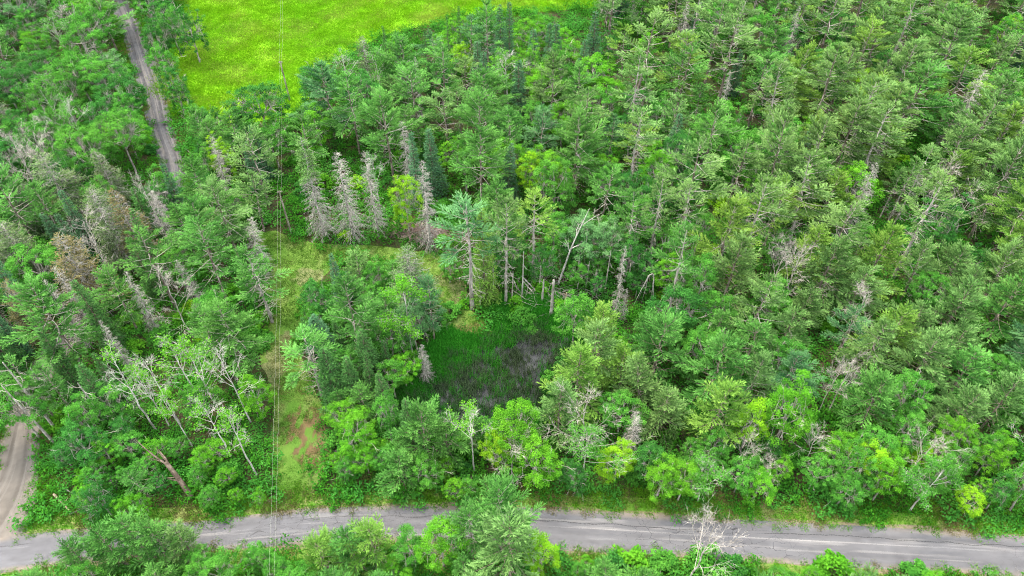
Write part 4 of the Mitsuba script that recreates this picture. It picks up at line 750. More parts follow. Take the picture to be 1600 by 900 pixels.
("broad",2,"leaf_mid",-35.1,34.2,5,143,1.0,0,0,"small green leafy tree beyond the bushy pine by the junction from the track"),
("broad",1,"leaf_mid",-28.5,34.5,5,144,1.3,0,0,"small green leafy tree in front of the roadside strip end"),
("youngpine",3,"pine_gold",-20.8,33.8,8,238,1.0,0,0,"small yellow green bushy young pine in front of the roadside strip end"),
("bare",2,"-",19.7,32.7,14.5,109,0.8,0,0,"bleached bare dead sapling leaning over the road"),
("bush",3,"leaf_bright",13.3,34.8,3,230,1.2,0,0,"tall bright green low bush on the track side of the bleached sapling"),
("bush",1,"leaf_mid",22.4,34.5,3,2,1.2,0,0,"tall green low bush beyond the bleached sapling from the track"),
("bush",0,"leaf_dark",25.2,34.2,2,247,1.2,0,0,"dark green low bush beyond the bleached sapling from the track"),
("bush",1,"leaf_bright",36.8,33.7,2.5,209,1.2,0,0,"tall bright green low bush in front of the yellow green roadside tree"),
("bush",0,"leaf_mid",45.8,33.5,2,331,1.2,0,0,"green low bush in front of the yellow green roadside tree"),
("bush",3,"leaf_mid",17.3,34.6,2.5,52,1.2,0,0,"tall green low bush on the track side of the bleached sapling"),
("bush",2,"leaf_dark",11.4,33.6,2.5,184,1.2,0,0,"tall dark green low bush on the track side of the bleached sapling"),
("broad",3,"leaf_dark",4.9,81.2,8,279,1.1,0,0,"small dark green leafy tree beyond the yellow topped pine from the track"),
("broad",1,"leaf_dark",10.4,83.5,9,315,1.1,0,0,"small dark green leafy tree behind the short snag"),
("broad",3,"leaf_mid",13.9,82.0,8,282,1.1,0,0,"small green leafy tree behind the short snag"),
("broad",5,"leaf_dark",18.0,80.9,10,335,1.1,0,0,"dark green leafy tree beyond the short snag from the track"),
("broad",1,"leaf_dark",20.7,79.7,8,300,1.1,0,0,"small dark green leafy tree beyond the short snag from the track"),
("broad",4,"leaf_mid",8.0,85.0,10,184,1.1,0,0,"green leafy tree beyond the yellow topped pine from the track"),
("broad",0,"leaf_dark",0.0,83.9,9,329,1.1,0,0,"small dark green leafy tree on the track side of the yellow topped pine"),
("broad",1,"leaf_dark",-3.0,81.2,8,214,1.1,0,0,"second small dark green leafy tree behind the slender yellow green tree"),
("broad",5,"leaf_grey",14.7,83.8,11,297,1.1,0,0,"grey green leafy tree behind the short snag"),
("broad",5,"leaf_grey",11.3,84.2,12,176,1.1,0,0,"second grey green leafy tree behind the short snag"),
("broad",0,"leaf_bright",24.3,79.0,8,279,1.1,0,0,"small bright green leafy tree beyond the broken dead spruce from the track"),
("broad",5,"leaf_mid",10.4,79.4,6,35,1.1,0,0,"small green leafy tree on the track side of the short snag"),
("broad",5,"leaf_dark",13.3,77.9,5,304,1.1,0,0,"small dark green leafy tree in front of the short snag"),
("broad",2,"leaf_dark",19.6,77.9,5,256,1.1,0,0,"small dark green leafy tree behind the broken dead spruce"),
("broad",2,"leaf_dark",-5.9,79.3,5,71,1.1,0,0,"small dark green leafy tree behind the slender yellow green tree"),
("broad",5,"leaf_mid",-10.0,81.2,6,345,1.1,0,0,"small green leafy tree behind the white footed pine"),
("pine",7,"pine_green",-61.0,54.2,14,356,0.9,0,0,"second green feathery pine in front of the pale dead top"),
("pine",5,"pine_green",-58.2,54.3,12,65,0.8,0,0,"small green feathery pine on the track side of the first birch"),
("broad",2,"leaf_mid",-62.5,51.9,12,126,1.0,0,0,"green leafy tree behind the road junction"),
("broad",1,"leaf_bright",-61.6,54.1,9,261,0.8,0,0,"small bright green leafy tree in front of the pale dead top"),
("bare",1,"-",42.9,55.6,12,326,0.8,0,0,"brown bare tree over the dark hollow near the road"),
("bare",3,"-",41.7,55.9,10,10,0.7,0,0,"leafless pale tree on the track side of the bare tree over the hollow"),
("gauntpine",3,"pine_olive",50.9,172.1,18.9,24,1.27,0.2,38,"second olive bare trunked pine behind the white stemmed lime tree"),
("pine",1,"pine_gold",38.2,161.9,18.5,0,1.26,0.7,136,"second yellow green feathery pine beyond the bright tree among the blue firs from the track"),
("pine",3,"pine_gold",99.5,166.2,16.6,178,1.36,1.8,114,"yellow green feathery pine on the track side of the lime tree at the far edge"),
("broad",1,"leaf_dark",29.8,106.5,12.6,84,1.1,0.6,296,"second dark green leafy tree beyond the white stemmed pine from the track"),
("fir",3,"fir_green",-16.6,54.7,10.3,19,1.14,0.5,189,"dark green pointed fir behind the slim tree"),
("gauntpine",3,"pine_olive",20.9,102.2,19.0,346,1.19,1.6,2,"olive bare trunked pine in front of the white stemmed pine"),
("broad",5,"leaf_mid",40.7,105.8,13.7,114,1.12,5.8,296,"tall green leafy tree behind the reddish dead spruce"),
("youngpine",2,"pine_green",70.1,68.9,13.2,232,1.06,1.5,177,"tall green bushy young pine in front of the pale forked tree"),
("gauntpine",2,"pine_olive",23.6,120.7,19.1,73,1.23,5.0,89,"olive bare trunked pine beyond the white stemmed pine from the track"),
("pine",3,"pine_olive",43.7,133.3,20.9,159,1.34,1.6,105,"tall olive feathery pine on the track side of the white stemmed lime tree"),
("pine",2,"pine_green",-55.1,111.2,11.6,185,1.1,1.6,248,"small green feathery pine behind the lime tree"),
("youngpine",3,"pine_green",32.3,61.5,12.1,346,1.04,1.2,175,"green bushy young pine behind the tall bright tree by the dark hollow"),
("broad",1,"leaf_mid",-69.8,95.4,10.3,220,1.03,2.0,216,"green leafy tree behind the blue fir near the gravel road"),
("broad",0,"leaf_dark",-78.2,127.5,12.7,296,1.3,4.0,119,"dark green leafy tree behind the near track end"),
("broad",5,"leaf_dark",-99.8,110.7,13.7,61,1.17,4.0,204,"tall dark green leafy tree on the track side of the near track end"),
("pine",4,"pine_gold",79.6,85.8,19.7,329,0.98,0.8,170,"tall yellow green feathery pine beyond the pale forked tree from the track"),
("pine",0,"pine_olive",90.4,117.3,17.4,235,1.12,1.6,143,"second olive feathery pine beyond the white stemmed lime tree from the track"),
("pine",0,"pine_green",-109.1,142.1,15.8,133,1.29,0.2,109,"third green feathery pine in front of the far track end"),
("broad",3,"leaf_grey",-106.0,125.7,10.9,225,1.15,1.0,211,"grey green leafy tree on the track side of the near track end"),
("broad",4,"leaf_mid",38.1,71.5,10.6,61,1.13,3.4,210,"green leafy tree in front of the bare limbs above the young pines"),
("broad",1,"leaf_mid",50.8,54.0,10.7,337,1.03,1.8,125,"green leafy tree beyond the bare tree over the hollow from the track"),
("broad",5,"leaf_dark",-29.6,127.6,12.7,188,1.36,4.2,328,"dark green leafy tree beyond the blue green pine from the track"),
("broad",4,"leaf_dark",22.5,153.3,8.9,157,1.21,2.4,163,"small dark green leafy tree beyond the bright tree among the blue firs from the track"),
("pine",2,"pine_blue",36.7,57.4,10.5,128,1.16,1.0,110,"small blue green feathery pine on the track side of the bare tree over the hollow"),
("pine",1,"pine_green",-18.2,119.8,17.2,313,1.31,1.6,186,"green feathery pine in front of the pale dead trunk"),
("pine",1,"pine_gold",105.4,194.9,18.4,114,1.33,3.3,38,"second yellow green feathery pine behind the lime tree at the far edge"),
("pine",0,"pine_olive",101.8,138.2,13.6,336,1.19,0.9,101,"second olive feathery pine in front of the lime tree at the far edge"),
("pine",3,"pine_green",86.1,193.3,16.0,151,1.37,6.0,204,"fifth green feathery pine behind the lime tree at the far edge"),
("pine",0,"pine_green",89.8,154.0,12.8,228,1.35,0.2,31,"small green feathery pine on the track side of the lime tree at the far edge"),
("pine",0,"pine_olive",105.7,118.7,13.8,351,1.08,0.3,56,"third olive feathery pine beyond the white stemmed lime tree from the track"),
("pine",5,"pine_olive",66.0,130.4,17.1,346,1.36,2.5,287,"olive feathery pine on the track side of the white stemmed lime tree"),
("pine",5,"pine_gold",103.4,113.4,18.7,191,1.06,0.6,145,"second yellow green feathery pine beyond the white stemmed lime tree from the track"),
("youngpine",1,"pine_green",59.5,57.7,10.4,250,1.16,3.2,71,"second green bushy young pine beyond the bare tree over the hollow from the track"),
("pine",7,"pine_olive",-12.1,114.7,14.3,177,1.28,4.5,126,"olive feathery pine behind the blue spire fir"),
("pine",3,"pine_olive",-9.8,120.5,12.5,299,1.06,3.4,164,"second small olive feathery pine beyond the pale dead trunk from the track"),
("pine",6,"pine_green",-80.3,89.4,15.9,261,1.17,0.1,121,"second green feathery pine on the track side of the blue fir near the gravel road"),
("pine",6,"pine_green",75.6,120.4,17.7,200,1.27,5.2,353,"green feathery pine in front of the white stemmed lime tree"),
("pine",7,"pine_olive",26.4,134.3,20.3,67,1.42,5.1,22,"tall olive feathery pine beyond the bright tree among the blue firs from the track"),
("pine",2,"pine_olive",42.5,176.6,19.7,246,1.38,1.8,295,"third tall olive feathery pine behind the white stemmed lime tree"),
("broad",2,"leaf_dark",-43.1,43.9,4.1,29,0.95,1.9,91,"small dark green leafy tree in front of the shaggy silver birch"),
("pine",7,"pine_olive",42.7,142.8,19.5,174,1.27,3.3,45,"second tall olive feathery pine on the track side of the white stemmed lime tree"),
("broad",3,"leaf_mid",109.7,180.2,9.7,123,1.5,6.5,264,"green leafy tree behind the lime tree at the far edge"),
("pine",6,"pine_green",89.2,102.3,15.7,209,1.2,3.8,39,"second green feathery pine beyond the pale forked tree from the track"),
("broad",5,"leaf_mid",54.1,103.5,9.5,344,1.05,6.0,303,"green leafy tree on the track side of the thin pale pine"),
("broad",5,"leaf_mid",21.3,89.7,10.8,130,1.08,0.2,14,"green leafy tree behind the short snag"),
("broad",2,"leaf_bright",38.9,31.9,3.6,162,1.13,4.6,252,"third small bright green leafy tree in front of the yellow green roadside tree"),
("pine",0,"pine_green",-5.4,117.2,18.5,297,1.13,0.5,277,"third green feathery pine beyond the pale dead trunk from the track"),
("broad",0,"leaf_mid",-23.6,30.6,7.7,108,1.04,1.5,343,"fourth small green leafy tree in front of the roadside strip end"),
("youngpine",0,"pine_olive",43.3,27.3,9,104,1.04,3.4,141,"second olive bushy young pine in front of the yellow green roadside tree"),
("broad",2,"leaf_mid",27.7,44.1,7.6,318,1.02,2.5,262,"second small green leafy tree in front of the lime yellow column tree"),
("broad",5,"leaf_mid",144.5,192.3,13.1,280,1.51,2.8,9,"second green leafy tree behind the lime tree at the far edge"),
("pine",3,"pine_olive",29.0,92.6,19.5,141,1.23,0.8,223,"tall olive feathery pine on the track side of the reddish dead spruce"),
("broad",0,"leaf_dark",131.9,180.8,9.7,192,1.41,1.0,20,"dark green leafy tree behind the lime tree at the far edge"),
("broad",0,"leaf_bright",4.9,156.6,10.5,245,1.43,0.5,243,"bright green leafy tree behind the tallest pine"),
("broad",5,"leaf_bright",6.3,133.1,11.3,315,1.39,0.6,270,"bright green leafy tree in front of the bright tree among the blue firs"),
("youngpine",0,"pine_olive",32.3,74.7,14.3,106,1.02,5.7,60,"tall olive young pine track side of bare limbs above the young pines"),
("broad",5,"leaf_dark",-52.5,115.4,7.7,269,1.2,1.8,235,"small dark green leafy tree in front of the dark domed tree"),
("broad",2,"leaf_mid",-90.3,135.4,13.0,37,1.4,3.4,151,"sixth green leafy tree on the track side of the near track end"),
("pine",2,"pine_blue",71.8,60.4,14.6,230,1.17,0.9,104,"blue green feathery pine beyond the bare tree over the hollow from the track"),
("youngpine",0,"pine_gold",52.5,64.6,11.6,19,1.07,2.2,280,"yellow green bushy young pine beyond the bare tree over the hollow from the track"),
("gauntpine",3,"pine_olive",61.6,177.4,17.8,331,1.31,2.0,328,"third olive bare trunked pine behind the white stemmed lime tree"),
("pine",5,"pine_olive",83.2,109.5,17.4,350,1.3,3.1,5,"second olive feathery pine behind the pale forked tree"),
("pine",1,"pine_olive",38.5,99.7,14.8,130,1.21,3.1,327,"olive feathery pine behind the reddish dead spruce"),
("fir",0,"fir_blue",48.2,139.9,11.1,110,1.2,1.8,235,"blue green pointed fir on the track side of the white stemmed lime tree"),
("youngpine",1,"pine_green",-4.7,50.2,6.9,338,1.12,5.8,131,"small green bushy young pine behind the slender half bare tree"),
("pine",7,"pine_olive",119.3,163.5,15.5,108,1.33,0.9,263,"olive feathery pine behind the lime tree at the far edge"),
("pine",1,"pine_green",51.9,195.9,18.5,293,1.26,3.2,136,"second green feathery pine behind the white stemmed lime tree"),
("youngpine",1,"pine_gold",25.4,50.7,13.3,104,1.0,2.1,308,"tall yellow green bushy young pine on the track side of the lime yellow column tree"),
("broad",0,"leaf_bright",56.5,42.5,5.1,197,0.94,5.2,13,"sixth small bright green leafy tree beyond the yellow green roadside tree from the track"),
("pine",7,"pine_green",-68.9,51.6,16.9,93,1.12,3.2,341,"green feathery pine on the track side of the road junction"),
("wilt",2,"needle_wilted",-145.5,199.2,13.4,7,1.36,2.5,328,"grey green thinning spruce on the track side of the far track end"),
("youngpine",3,"pine_green",26.3,57.3,14.1,47,1.04,0.0,346,"tall green bushy young pine behind the lime yellow column tree"),
("pine",1,"pine_green",47.9,188.9,14.2,186,1.34,0.1,94,"green feathery pine behind the white stemmed lime tree"),
("broad",2,"leaf_dark",-92.1,108.9,9.4,206,1.24,3.0,129,"third dark green leafy tree on the track side of the near track end"),
("pine",6,"pine_olive",-9.9,132.5,12.6,159,1.2,2.3,4,"small olive feathery pine beyond the pale dead trunk from the track"),
("youngpine",1,"pine_green",17.4,27.0,9,284,1.08,5.6,15,"green bushy young pine in front of the bleached sapling"),
("fir",0,"fir_blue",-73.7,87.0,10.3,179,1.19,4.1,262,"blue green pointed fir on the track side of the blue fir near the gravel road"),
("broad",5,"leaf_mid",-95.6,154.4,14.9,340,1.24,0.5,27,"tall green leafy tree in front of the far track end"),
("broad",0,"leaf_bright",25.8,102.3,12.0,318,1.1,3.4,144,"bright green leafy tree beyond the white stemmed pine from the track"),
("broad",3,"leaf_mid",54.5,46.0,6.8,97,1.04,1.5,271,"third small green leafy tree beyond the yellow green roadside tree from the track"),
("fir",1,"fir_blue",-69.9,84.7,11.6,206,1.08,1.5,242,"blue green pointed fir in front of the blue fir near the gravel road"),
("broad",4,"leaf_dark",36.1,145.8,8.4,315,1.32,3.7,231,"second dark green leafy tree beyond the bright tree among blue firs from the track"),
("youngpine",2,"pine_olive",66.6,77.3,11.4,110,1.1,1.4,203,"olive bushy young pine in front of the pale forked tree"),
("pine",3,"pine_green",33.2,127.3,18.8,137,1.13,4.3,300,"tall green feathery pine beyond the white stemmed pine from the track"),
("fir",3,"fir_blue",52.3,106.7,12.6,155,1.09,4.9,65,"blue green pointed fir on the track side of the thin pale pine"),
("youngpine",2,"pine_green",46.4,53.8,11.4,125,1.01,4.1,225,"green bushy young pine beyond the bare tree over the hollow from the track"),
("broad",4,"leaf_mid",4.3,119.2,11.1,5,1.21,0.1,273,"green leafy tree on the track side of the white stemmed pine"),
("broad",1,"leaf_mid",-120.0,187.3,11.5,152,1.33,1.1,258,"green leafy tree on the track side of the far track end"),
("fir",2,"fir_blue",70.7,170.6,13.0,23,1.33,3.4,75,"blue green pointed fir behind the white stemmed lime tree"),
("youngpine",3,"pine_green",80.0,73.5,11.9,117,1.05,3.4,1,"green bushy young pine in front of the pale forked tree"),
("broad",2,"leaf_mid",-99.3,115.9,10.2,342,1.2,1.3,144,"fourth green leafy tree on the track side of the near track end"),
("pine",1,"pine_olive",33.3,66.1,15.9,71,1.05,3.3,18,"olive feathery pine in front of the bare limbs above the young pines"),
("pine",7,"pine_gold",78.2,175.0,14.7,85,1.52,2.6,268,"third yellow green pine track side of lime tree at the far edge"),
("broad",2,"leaf_mid",37.0,114.6,10.9,36,1.28,1.5,192,"second green leafy tree beyond the white stemmed pine from the track"),
("broad",4,"leaf_bright",55.8,115.9,9.5,274,1.21,1.0,4,"bright green leafy tree behind the thin pale pine"),
("wilt",2,"needle_wilted",-82.2,94.4,11.4,131,1.1,0.5,300,"grey green thinning spruce on the track side of the blue fir near the gravel road"),
("pine",5,"pine_olive",120.5,147.0,19.7,121,1.18,5.2,272,"tall olive feathery pine in front of the lime tree at the far edge"),
("fir",3,"fir_blue",43.9,164.3,10.8,205,1.36,5.2,274,"second blue green pointed fir behind the white stemmed lime tree"),
("broad",1,"leaf_bright",-50.5,41.8,5.0,356,1.13,0.2,214,"small bright green leafy tree beyond the road junction from the track"),
("pine",3,"pine_olive",49.7,80.6,16.6,270,1.15,0.7,176,"olive feathery pine beyond the bare limbs above the young pines from the track"),
("broad",4,"leaf_mid",7.7,33.0,4.6,215,0.93,2.4,154,"small green leafy tree beyond the largest pine from the track"),
("pine",3,"pine_olive",23.6,173.2,16.5,45,1.41,2.1,316,"olive feathery pine behind the bright tree among the blue firs"),
("broad",1,"leaf_mid",-123.5,155.8,13.8,299,1.2,2.1,157,"second tall green leafy tree on the track side of the far track end"),
("broad",3,"leaf_mid",-47.6,98.4,7.3,85,1.02,1.6,224,"small green leafy tree on the track side of the pale spreading pine"),
("broad",4,"leaf_mid",-36.1,41.9,5.0,295,1.05,1.9,164,"small green leafy tree in front of the straight white birch"),
("bare",1,"-",-88.4,106.1,11.4,272,1.04,0.7,219,"leafless pale tree on the track side of the blue fir near the gravel road"),
("pine",1,"pine_olive",97.8,157.4,14.9,215,1.31,0.9,325,"second olive feathery pine on the track side of the lime tree at the far edge"),
("pine",7,"pine_olive",69.9,150.8,19.5,188,1.41,4.0,234,"tall olive feathery pine behind the white stemmed lime tree"),
("broad",5,"leaf_bright",58.6,97.1,12.0,167,1.16,0.2,237,"bright green leafy tree in front of the thin pale pine"),
("pine",5,"pine_olive",123.0,197.5,16.3,46,1.36,0.1,210,"fourth olive feathery pine behind the lime tree at the far edge"),
("broad",0,"leaf_mid",116.0,135.8,12.5,350,1.25,3.8,200,"second green leafy tree in front of the lime tree at the far edge"),
("youngpine",1,"pine_green",10.0,30.4,9,207,0.93,3.7,135,"second green bushy young pine on the track side of the bleached sapling"),
("broad",2,"leaf_mid",62.0,73.7,9.6,217,0.96,3.1,316,"green leafy tree in front of the pale forked tree"),
("gauntpine",2,"pine_olive",50.1,120.2,18.2,221,1.27,2.7,186,"second olive bare trunked pine behind the thin pale pine"),
("broad",5,"leaf_mid",-107.7,166.2,11.8,2,1.23,1.4,25,"green leafy tree in front of the far track end"),
("youngpine",2,"pine_olive",61.1,62.4,10.3,7,1.07,5.1,197,"fourth olive bushy young pine beyond the bare tree over the hollow from the track"),
("broad",4,"leaf_bright",-25.9,150.3,9.5,205,1.29,3.6,342,"bright green leafy tree behind the ailing spruce"),
("limb",1,"leaf_mid",-0.7,131.8,13.5,115,1.32,4.3,125,"half bare birch in front of the bright tree among the blue firs"),
("pine",0,"pine_gold",31.9,80.1,16.8,355,1.12,3.2,60,"yellow green feathery pine in front of the reddish dead spruce"),
("broad",0,"leaf_mid",-90.6,127.9,13.5,259,1.14,7.7,93,"third tall green leafy tree on the track side of the near track end"),
("youngpine",3,"pine_olive",49.6,71.8,11.5,141,1.1,2.3,320,"olive bushy young pine beyond the bare limbs above the young pines from the track"),
("broad",2,"leaf_bright",13.1,150.9,8.2,231,1.35,2.3,358,"small bright green leafy tree behind the bright tree among the blue firs"),
("pine",4,"pine_gold",90.3,93.3,13.0,279,1.12,1.8,110,"small yellow green feathery pine beyond the pale forked tree from the track"),
("gauntpine",1,"pine_olive",62.0,82.2,20.7,196,1.16,1.9,227,"olive bare trunked pine in front of the pale forked tree"),
("broad",0,"leaf_mid",109.9,124.1,12.5,134,1.33,2.5,177,"fourth green leafy tree in front of the lime tree at the far edge"),
("pine",0,"pine_gold",45.0,80.0,13.9,236,1.04,6.3,268,"yellow green feathery pine beyond the bare limbs above the young pines from the track"),
("pine",6,"pine_olive",130.3,188.4,19.1,342,1.25,3.9,60,"tall olive feathery pine behind the lime tree at the far edge"),
("pine",5,"pine_gold",56.4,173.8,13.9,87,1.31,1.1,255,"third yellow green feathery pine behind the white stemmed lime tree"),
("broad",3,"leaf_dark",62.4,136.5,12.2,9,1.35,2.6,126,"dark green leafy tree on the track side of the white stemmed lime tree"),
("broad",3,"leaf_mid",-86.9,115.4,12.7,354,1.1,1.5,156,"second green leafy tree on the track side of the near track end"),
("youngpine",3,"pine_green",19.6,61.2,12.6,219,1.07,2.8,0,"tall green bushy young pine in front of the broken dead spruce"),
("bare",2,"-",-138.5,177.9,9.9,52,1.26,1.1,76,"second leafless pale tree on the track side of the far track end"),
("broad",5,"leaf_mid",-137.1,195.2,12.8,355,1.5,0.6,164,"fourth green leafy tree on the track side of the far track end"),
("pine",0,"pine_olive",122.6,179.6,17.7,60,1.4,2.0,54,"second olive feathery pine behind the lime tree at the far edge"),
("pine",6,"pine_green",-0.1,109.5,15.2,68,1.03,4.0,241,"green feathery pine on the track side of the white stemmed pine"),
("broad",0,"leaf_bright",-100.9,166.0,11.9,39,1.48,1.5,121,"bright green leafy tree in front of the far track end"),
("broad",0,"leaf_mid",-92.2,188.3,13.3,329,1.53,3.0,113,"green leafy tree behind the far track end"),
("youngpine",2,"pine_green",-13.5,45.0,7.5,142,1.16,1.5,285,"small green bushy young pine in front of the full pine"),
("broad",3,"leaf_mid",50.3,29.5,6.9,164,0.98,6.3,25,"second small green leafy tree in front of the yellow green roadside tree"),
("bare",2,"-",0.3,44.5,8.7,290,1.07,1.7,228,"leafless pale tree in front of the bright pond end tree"),
("pine",2,"pine_olive",49.9,112.5,13.9,275,1.18,0.8,174,"olive feathery pine on the track side of the thin pale pine"),
("pine",2,"pine_gold",52.2,92.7,13.6,63,0.99,1.6,349,"yellow green feathery pine in front of the thin pale pine"),
("pine",3,"pine_olive",97.3,183.6,18.5,228,1.47,2.5,186,"third olive feathery pine behind the lime tree at the far edge"),
("broad",5,"leaf_dark",-56.1,47.5,5.4,182,0.96,3.4,328,"small dark green leafy tree behind the road junction"),
("gauntpine",1,"pine_olive",27.7,85.5,17.1,54,1.09,4.5,201,"olive bare trunked pine on the track side of the reddish dead spruce"),
("wilt",1,"needle_wilted",-80.7,74.3,10.4,241,1.17,5.5,223,"grey green thinning spruce on the track side of the rusty tipped spruce"),
("bare",2,"-",-83.8,100.1,12.0,292,1.25,2.6,29,"tall leafless pale tree on the track side of the blue fir near the gravel road"),
("broad",3,"leaf_mid",-94.6,147.1,14.6,52,1.25,0.7,316,"second tall green leafy tree in front of the far track end"),
("broad",4,"leaf_mid",-103.4,146.2,11.2,70,1.46,2.0,150,"third green leafy tree in front of the far track end"),
("broad",0,"leaf_dark",-116.0,137.6,10.0,173,1.43,2.1,60,"fourth dark green leafy tree in front of the far track end"),
("broad",3,"leaf_mid",-44.9,112.9,10.2,316,1.21,3.3,204,"green leafy tree beyond the lime tree from the track"),
("pine",5,"pine_olive",82.1,163.5,21.0,285,1.52,3.7,128,"second tall olive feathery pine behind the white stemmed lime tree"),
("broad",3,"leaf_bright",40.8,95.1,10.4,66,1.04,4.1,28,"bright green leafy tree behind the reddish dead spruce"),
("broad",0,"leaf_dark",71.8,80.3,8.6,356,0.95,1.8,76,"small dark green leafy tree in front of the pale forked tree"),
("fir",0,"fir_blue",18.0,147.0,15.5,302,1.32,2.3,102,"tall blue green pointed fir beyond the bright tree among the blue firs from the track"),
("pine",3,"pine_gold",110.4,166.7,19.8,178,1.3,4.3,95,"tall yellow green feathery pine behind the lime tree at the far edge"),
("broad",3,"leaf_dark",-78.1,110.4,9.5,326,1.18,1.5,311,"dark green leafy tree on the track side of the near track end"),
("broad",0,"leaf_bright",44.9,29.7,6.3,68,1.05,0.8,358,"fourth small bright green leafy tree in front of the yellow green roadside tree"),
("broad",5,"leaf_mid",49.9,42.9,8.0,52,1.03,2.5,40,"small green leafy tree beyond the yellow green roadside tree from the track"),
("limb",1,"leaf_mid",-129.5,167.9,11.6,257,1.39,1.0,165,"half bare birch on the track side of the far track end"),
("broad",4,"leaf_mid",111.4,153.0,13.3,78,1.18,0.6,259,"green leafy tree in front of the lime tree at the far edge"),
("grey",3,"-",85.0,117.0,18.0,190,1.29,1.7,67,"bleached dead spruce in front of the white stemmed lime tree"),
("broad",4,"leaf_mid",-8.4,105.4,11.5,198,1.05,0.7,335,"green leafy tree beyond the blue spire fir from the track"),
("broad",1,"leaf_mid",-45.8,31.3,7.8,191,0.93,3.8,236,"small green leafy tree on the track side of the bushy pine by the junction"),
("broad",5,"leaf_mid",16.6,99.8,10.3,276,1.09,2.5,266,"green leafy tree in front of the white stemmed pine"),
("broad",0,"leaf_mid",47.1,159.1,13.0,104,1.47,3.3,59,"third green leafy tree behind the white stemmed lime tree"),
("broad",5,"leaf_dark",142.4,180.4,10.6,222,1.46,1.5,16,"second dark green leafy tree beyond the lime tree at the far edge from the track"),
("limb",1,"leaf_mid",63.1,46.3,10.5,81,1.08,3.6,275,"second small half bare birch beyond the yellow green roadside tree from the track"),
("gauntpine",1,"pine_olive",69.9,177.1,20.1,329,1.34,1.1,191,"olive bare trunked pine behind the white stemmed lime tree"),
("pine",2,"pine_olive",-23.8,123.0,13.9,73,1.11,3.0,345,"olive feathery pine in front of the white birch stems"),
("pine",3,"pine_olive",108.3,144.0,14.8,193,1.34,5.1,27,"olive feathery pine in front of the lime tree at the far edge"),
("broad",0,"leaf_mid",124.3,153.9,11.7,148,1.27,1.1,299,"green leafy tree beyond the lime tree at the far edge from the track"),
("pine",2,"pine_olive",77.9,129.4,17.6,154,1.34,1.8,39,"olive feathery pine beyond the white stemmed lime tree from the track"),
("pine",0,"pine_olive",89.3,136.3,20.9,184,1.37,0.2,89,"tall olive feathery pine beyond the white stemmed lime tree from the track"),
("broad",5,"leaf_dark",-90.3,95.6,11.5,322,1.06,0.6,92,"dark green leafy tree on the track side of the blue fir near the gravel road"),
("pine",6,"pine_blue",-132.7,187.3,17.7,245,1.48,0.6,58,"blue green feathery pine on the track side of the far track end"),
("broad",0,"leaf_dark",-116.5,156.4,10.4,259,1.34,3.2,190,"dark green leafy tree in front of the far track end"),
("pine",4,"pine_green",-56.7,70.9,13.1,337,1.05,3.4,328,"green feathery pine beyond the pale dead top from the track"),
("broad",4,"leaf_mid",-7.9,29.6,4.6,40,1.12,4.8,59,"small green leafy tree on the track side of the largest pine"),
("broad",2,"leaf_bright",-73.3,115.6,9.8,285,1.3,0.5,250,"bright green leafy tree on the track side of the near track end"),
("youngpine",0,"pine_green",-41.2,29.5,7.5,261,1.11,2.9,225,"second small green bushy young pine in front of the bushy pine by the junction"),
("pine",1,"pine_olive",-82.3,78.1,15.5,193,1.03,3.7,185,"olive feathery pine on the track side of the blue fir near the gravel road"),
("pine",5,"pine_green",13.6,129.5,12.9,273,1.36,2.0,250,"small green feathery pine beyond the bright tree among the blue firs from the track"),
("broad",4,"leaf_mid",-75.9,75.0,9.7,290,0.96,3.7,0,"second green leafy tree on the track side of the rusty tipped spruce"),
("broad",2,"leaf_mid",-144.2,186.8,10.1,268,1.4,5.3,244,"sixth green leafy tree on the track side of the far track end"),
("pine",0,"pine_green",-52.3,94.8,14.8,245,1.04,2.0,1,"green feathery pine beyond the slim fir from the track"),
("broad",2,"leaf_mid",36.7,44.0,7.5,284,0.97,5.4,49,"third small green leafy tree on the track side of the yellow green roadside tree"),
("youngpine",0,"pine_green",28.8,66.0,9.1,194,1.01,1.2,322,"green bushy young pine beyond the broken dead spruce from the track"),
("pine",4,"pine_green",-61.5,63.5,17.2,32,1.14,1.5,122,"green feathery pine in front of the pale dead top"),
("wilt",0,"needle_wilted",-86.9,90.2,11.5,134,1.15,6.9,312,"third grey green thinning spruce track side of blue fir near the gravel road"),
("pine",7,"pine_green",48.7,126.3,16.8,357,1.17,0.6,303,"second green feathery pine on the track side of the white stemmed lime tree"),
("broad",3,"leaf_mid",-49.5,44.6,3.1,263,1.06,1.0,47,"second small green leafy tree beyond the road junction from the track"),
("broad",4,"leaf_mid",41.1,118.5,11.4,14,1.3,4.1,2,"second green leafy tree on the track side of the thin pale pine"),
("pine",2,"pine_olive",62.3,189.4,18.1,302,1.29,6.0,349,"fourth olive feathery pine behind the white stemmed lime tree"),
("pine",6,"pine_gold",87.9,126.0,17.6,124,1.28,2.1,138,"yellow green feathery pine beyond the white stemmed lime tree from the track"),
("broad",3,"leaf_mid",57.2,155.1,13.2,316,1.37,6.1,186,"second green leafy tree behind the white stemmed lime tree"),
("broad",1,"leaf_mid",31.4,169.2,9.2,321,1.26,1.8,82,"small green leafy tree behind the bright tree among the blue firs"),
("broad",0,"leaf_mid",-131.6,179.3,10.9,225,1.47,3.0,163,"second green leafy tree on the track side of the far track end"),
("pine",1,"pine_gold",34.4,134.1,17.3,57,1.33,2.1,279,"yellow green feathery pine behind the white stemmed pine"),
("pine",3,"pine_gold",41.5,86.8,16.1,173,1.1,0.1,101,"yellow green feathery pine beyond the reddish dead spruce from the track"),
("bare",1,"-",-117.0,146.0,10.8,164,1.17,5.9,7,"second leafless pale tree in front of the far track end"),
("broad",3,"leaf_bright",52.4,45.3,5.4,226,1.01,4.5,63,"third small bright green leafy tree beyond the yellow green roadside tree from the track"),
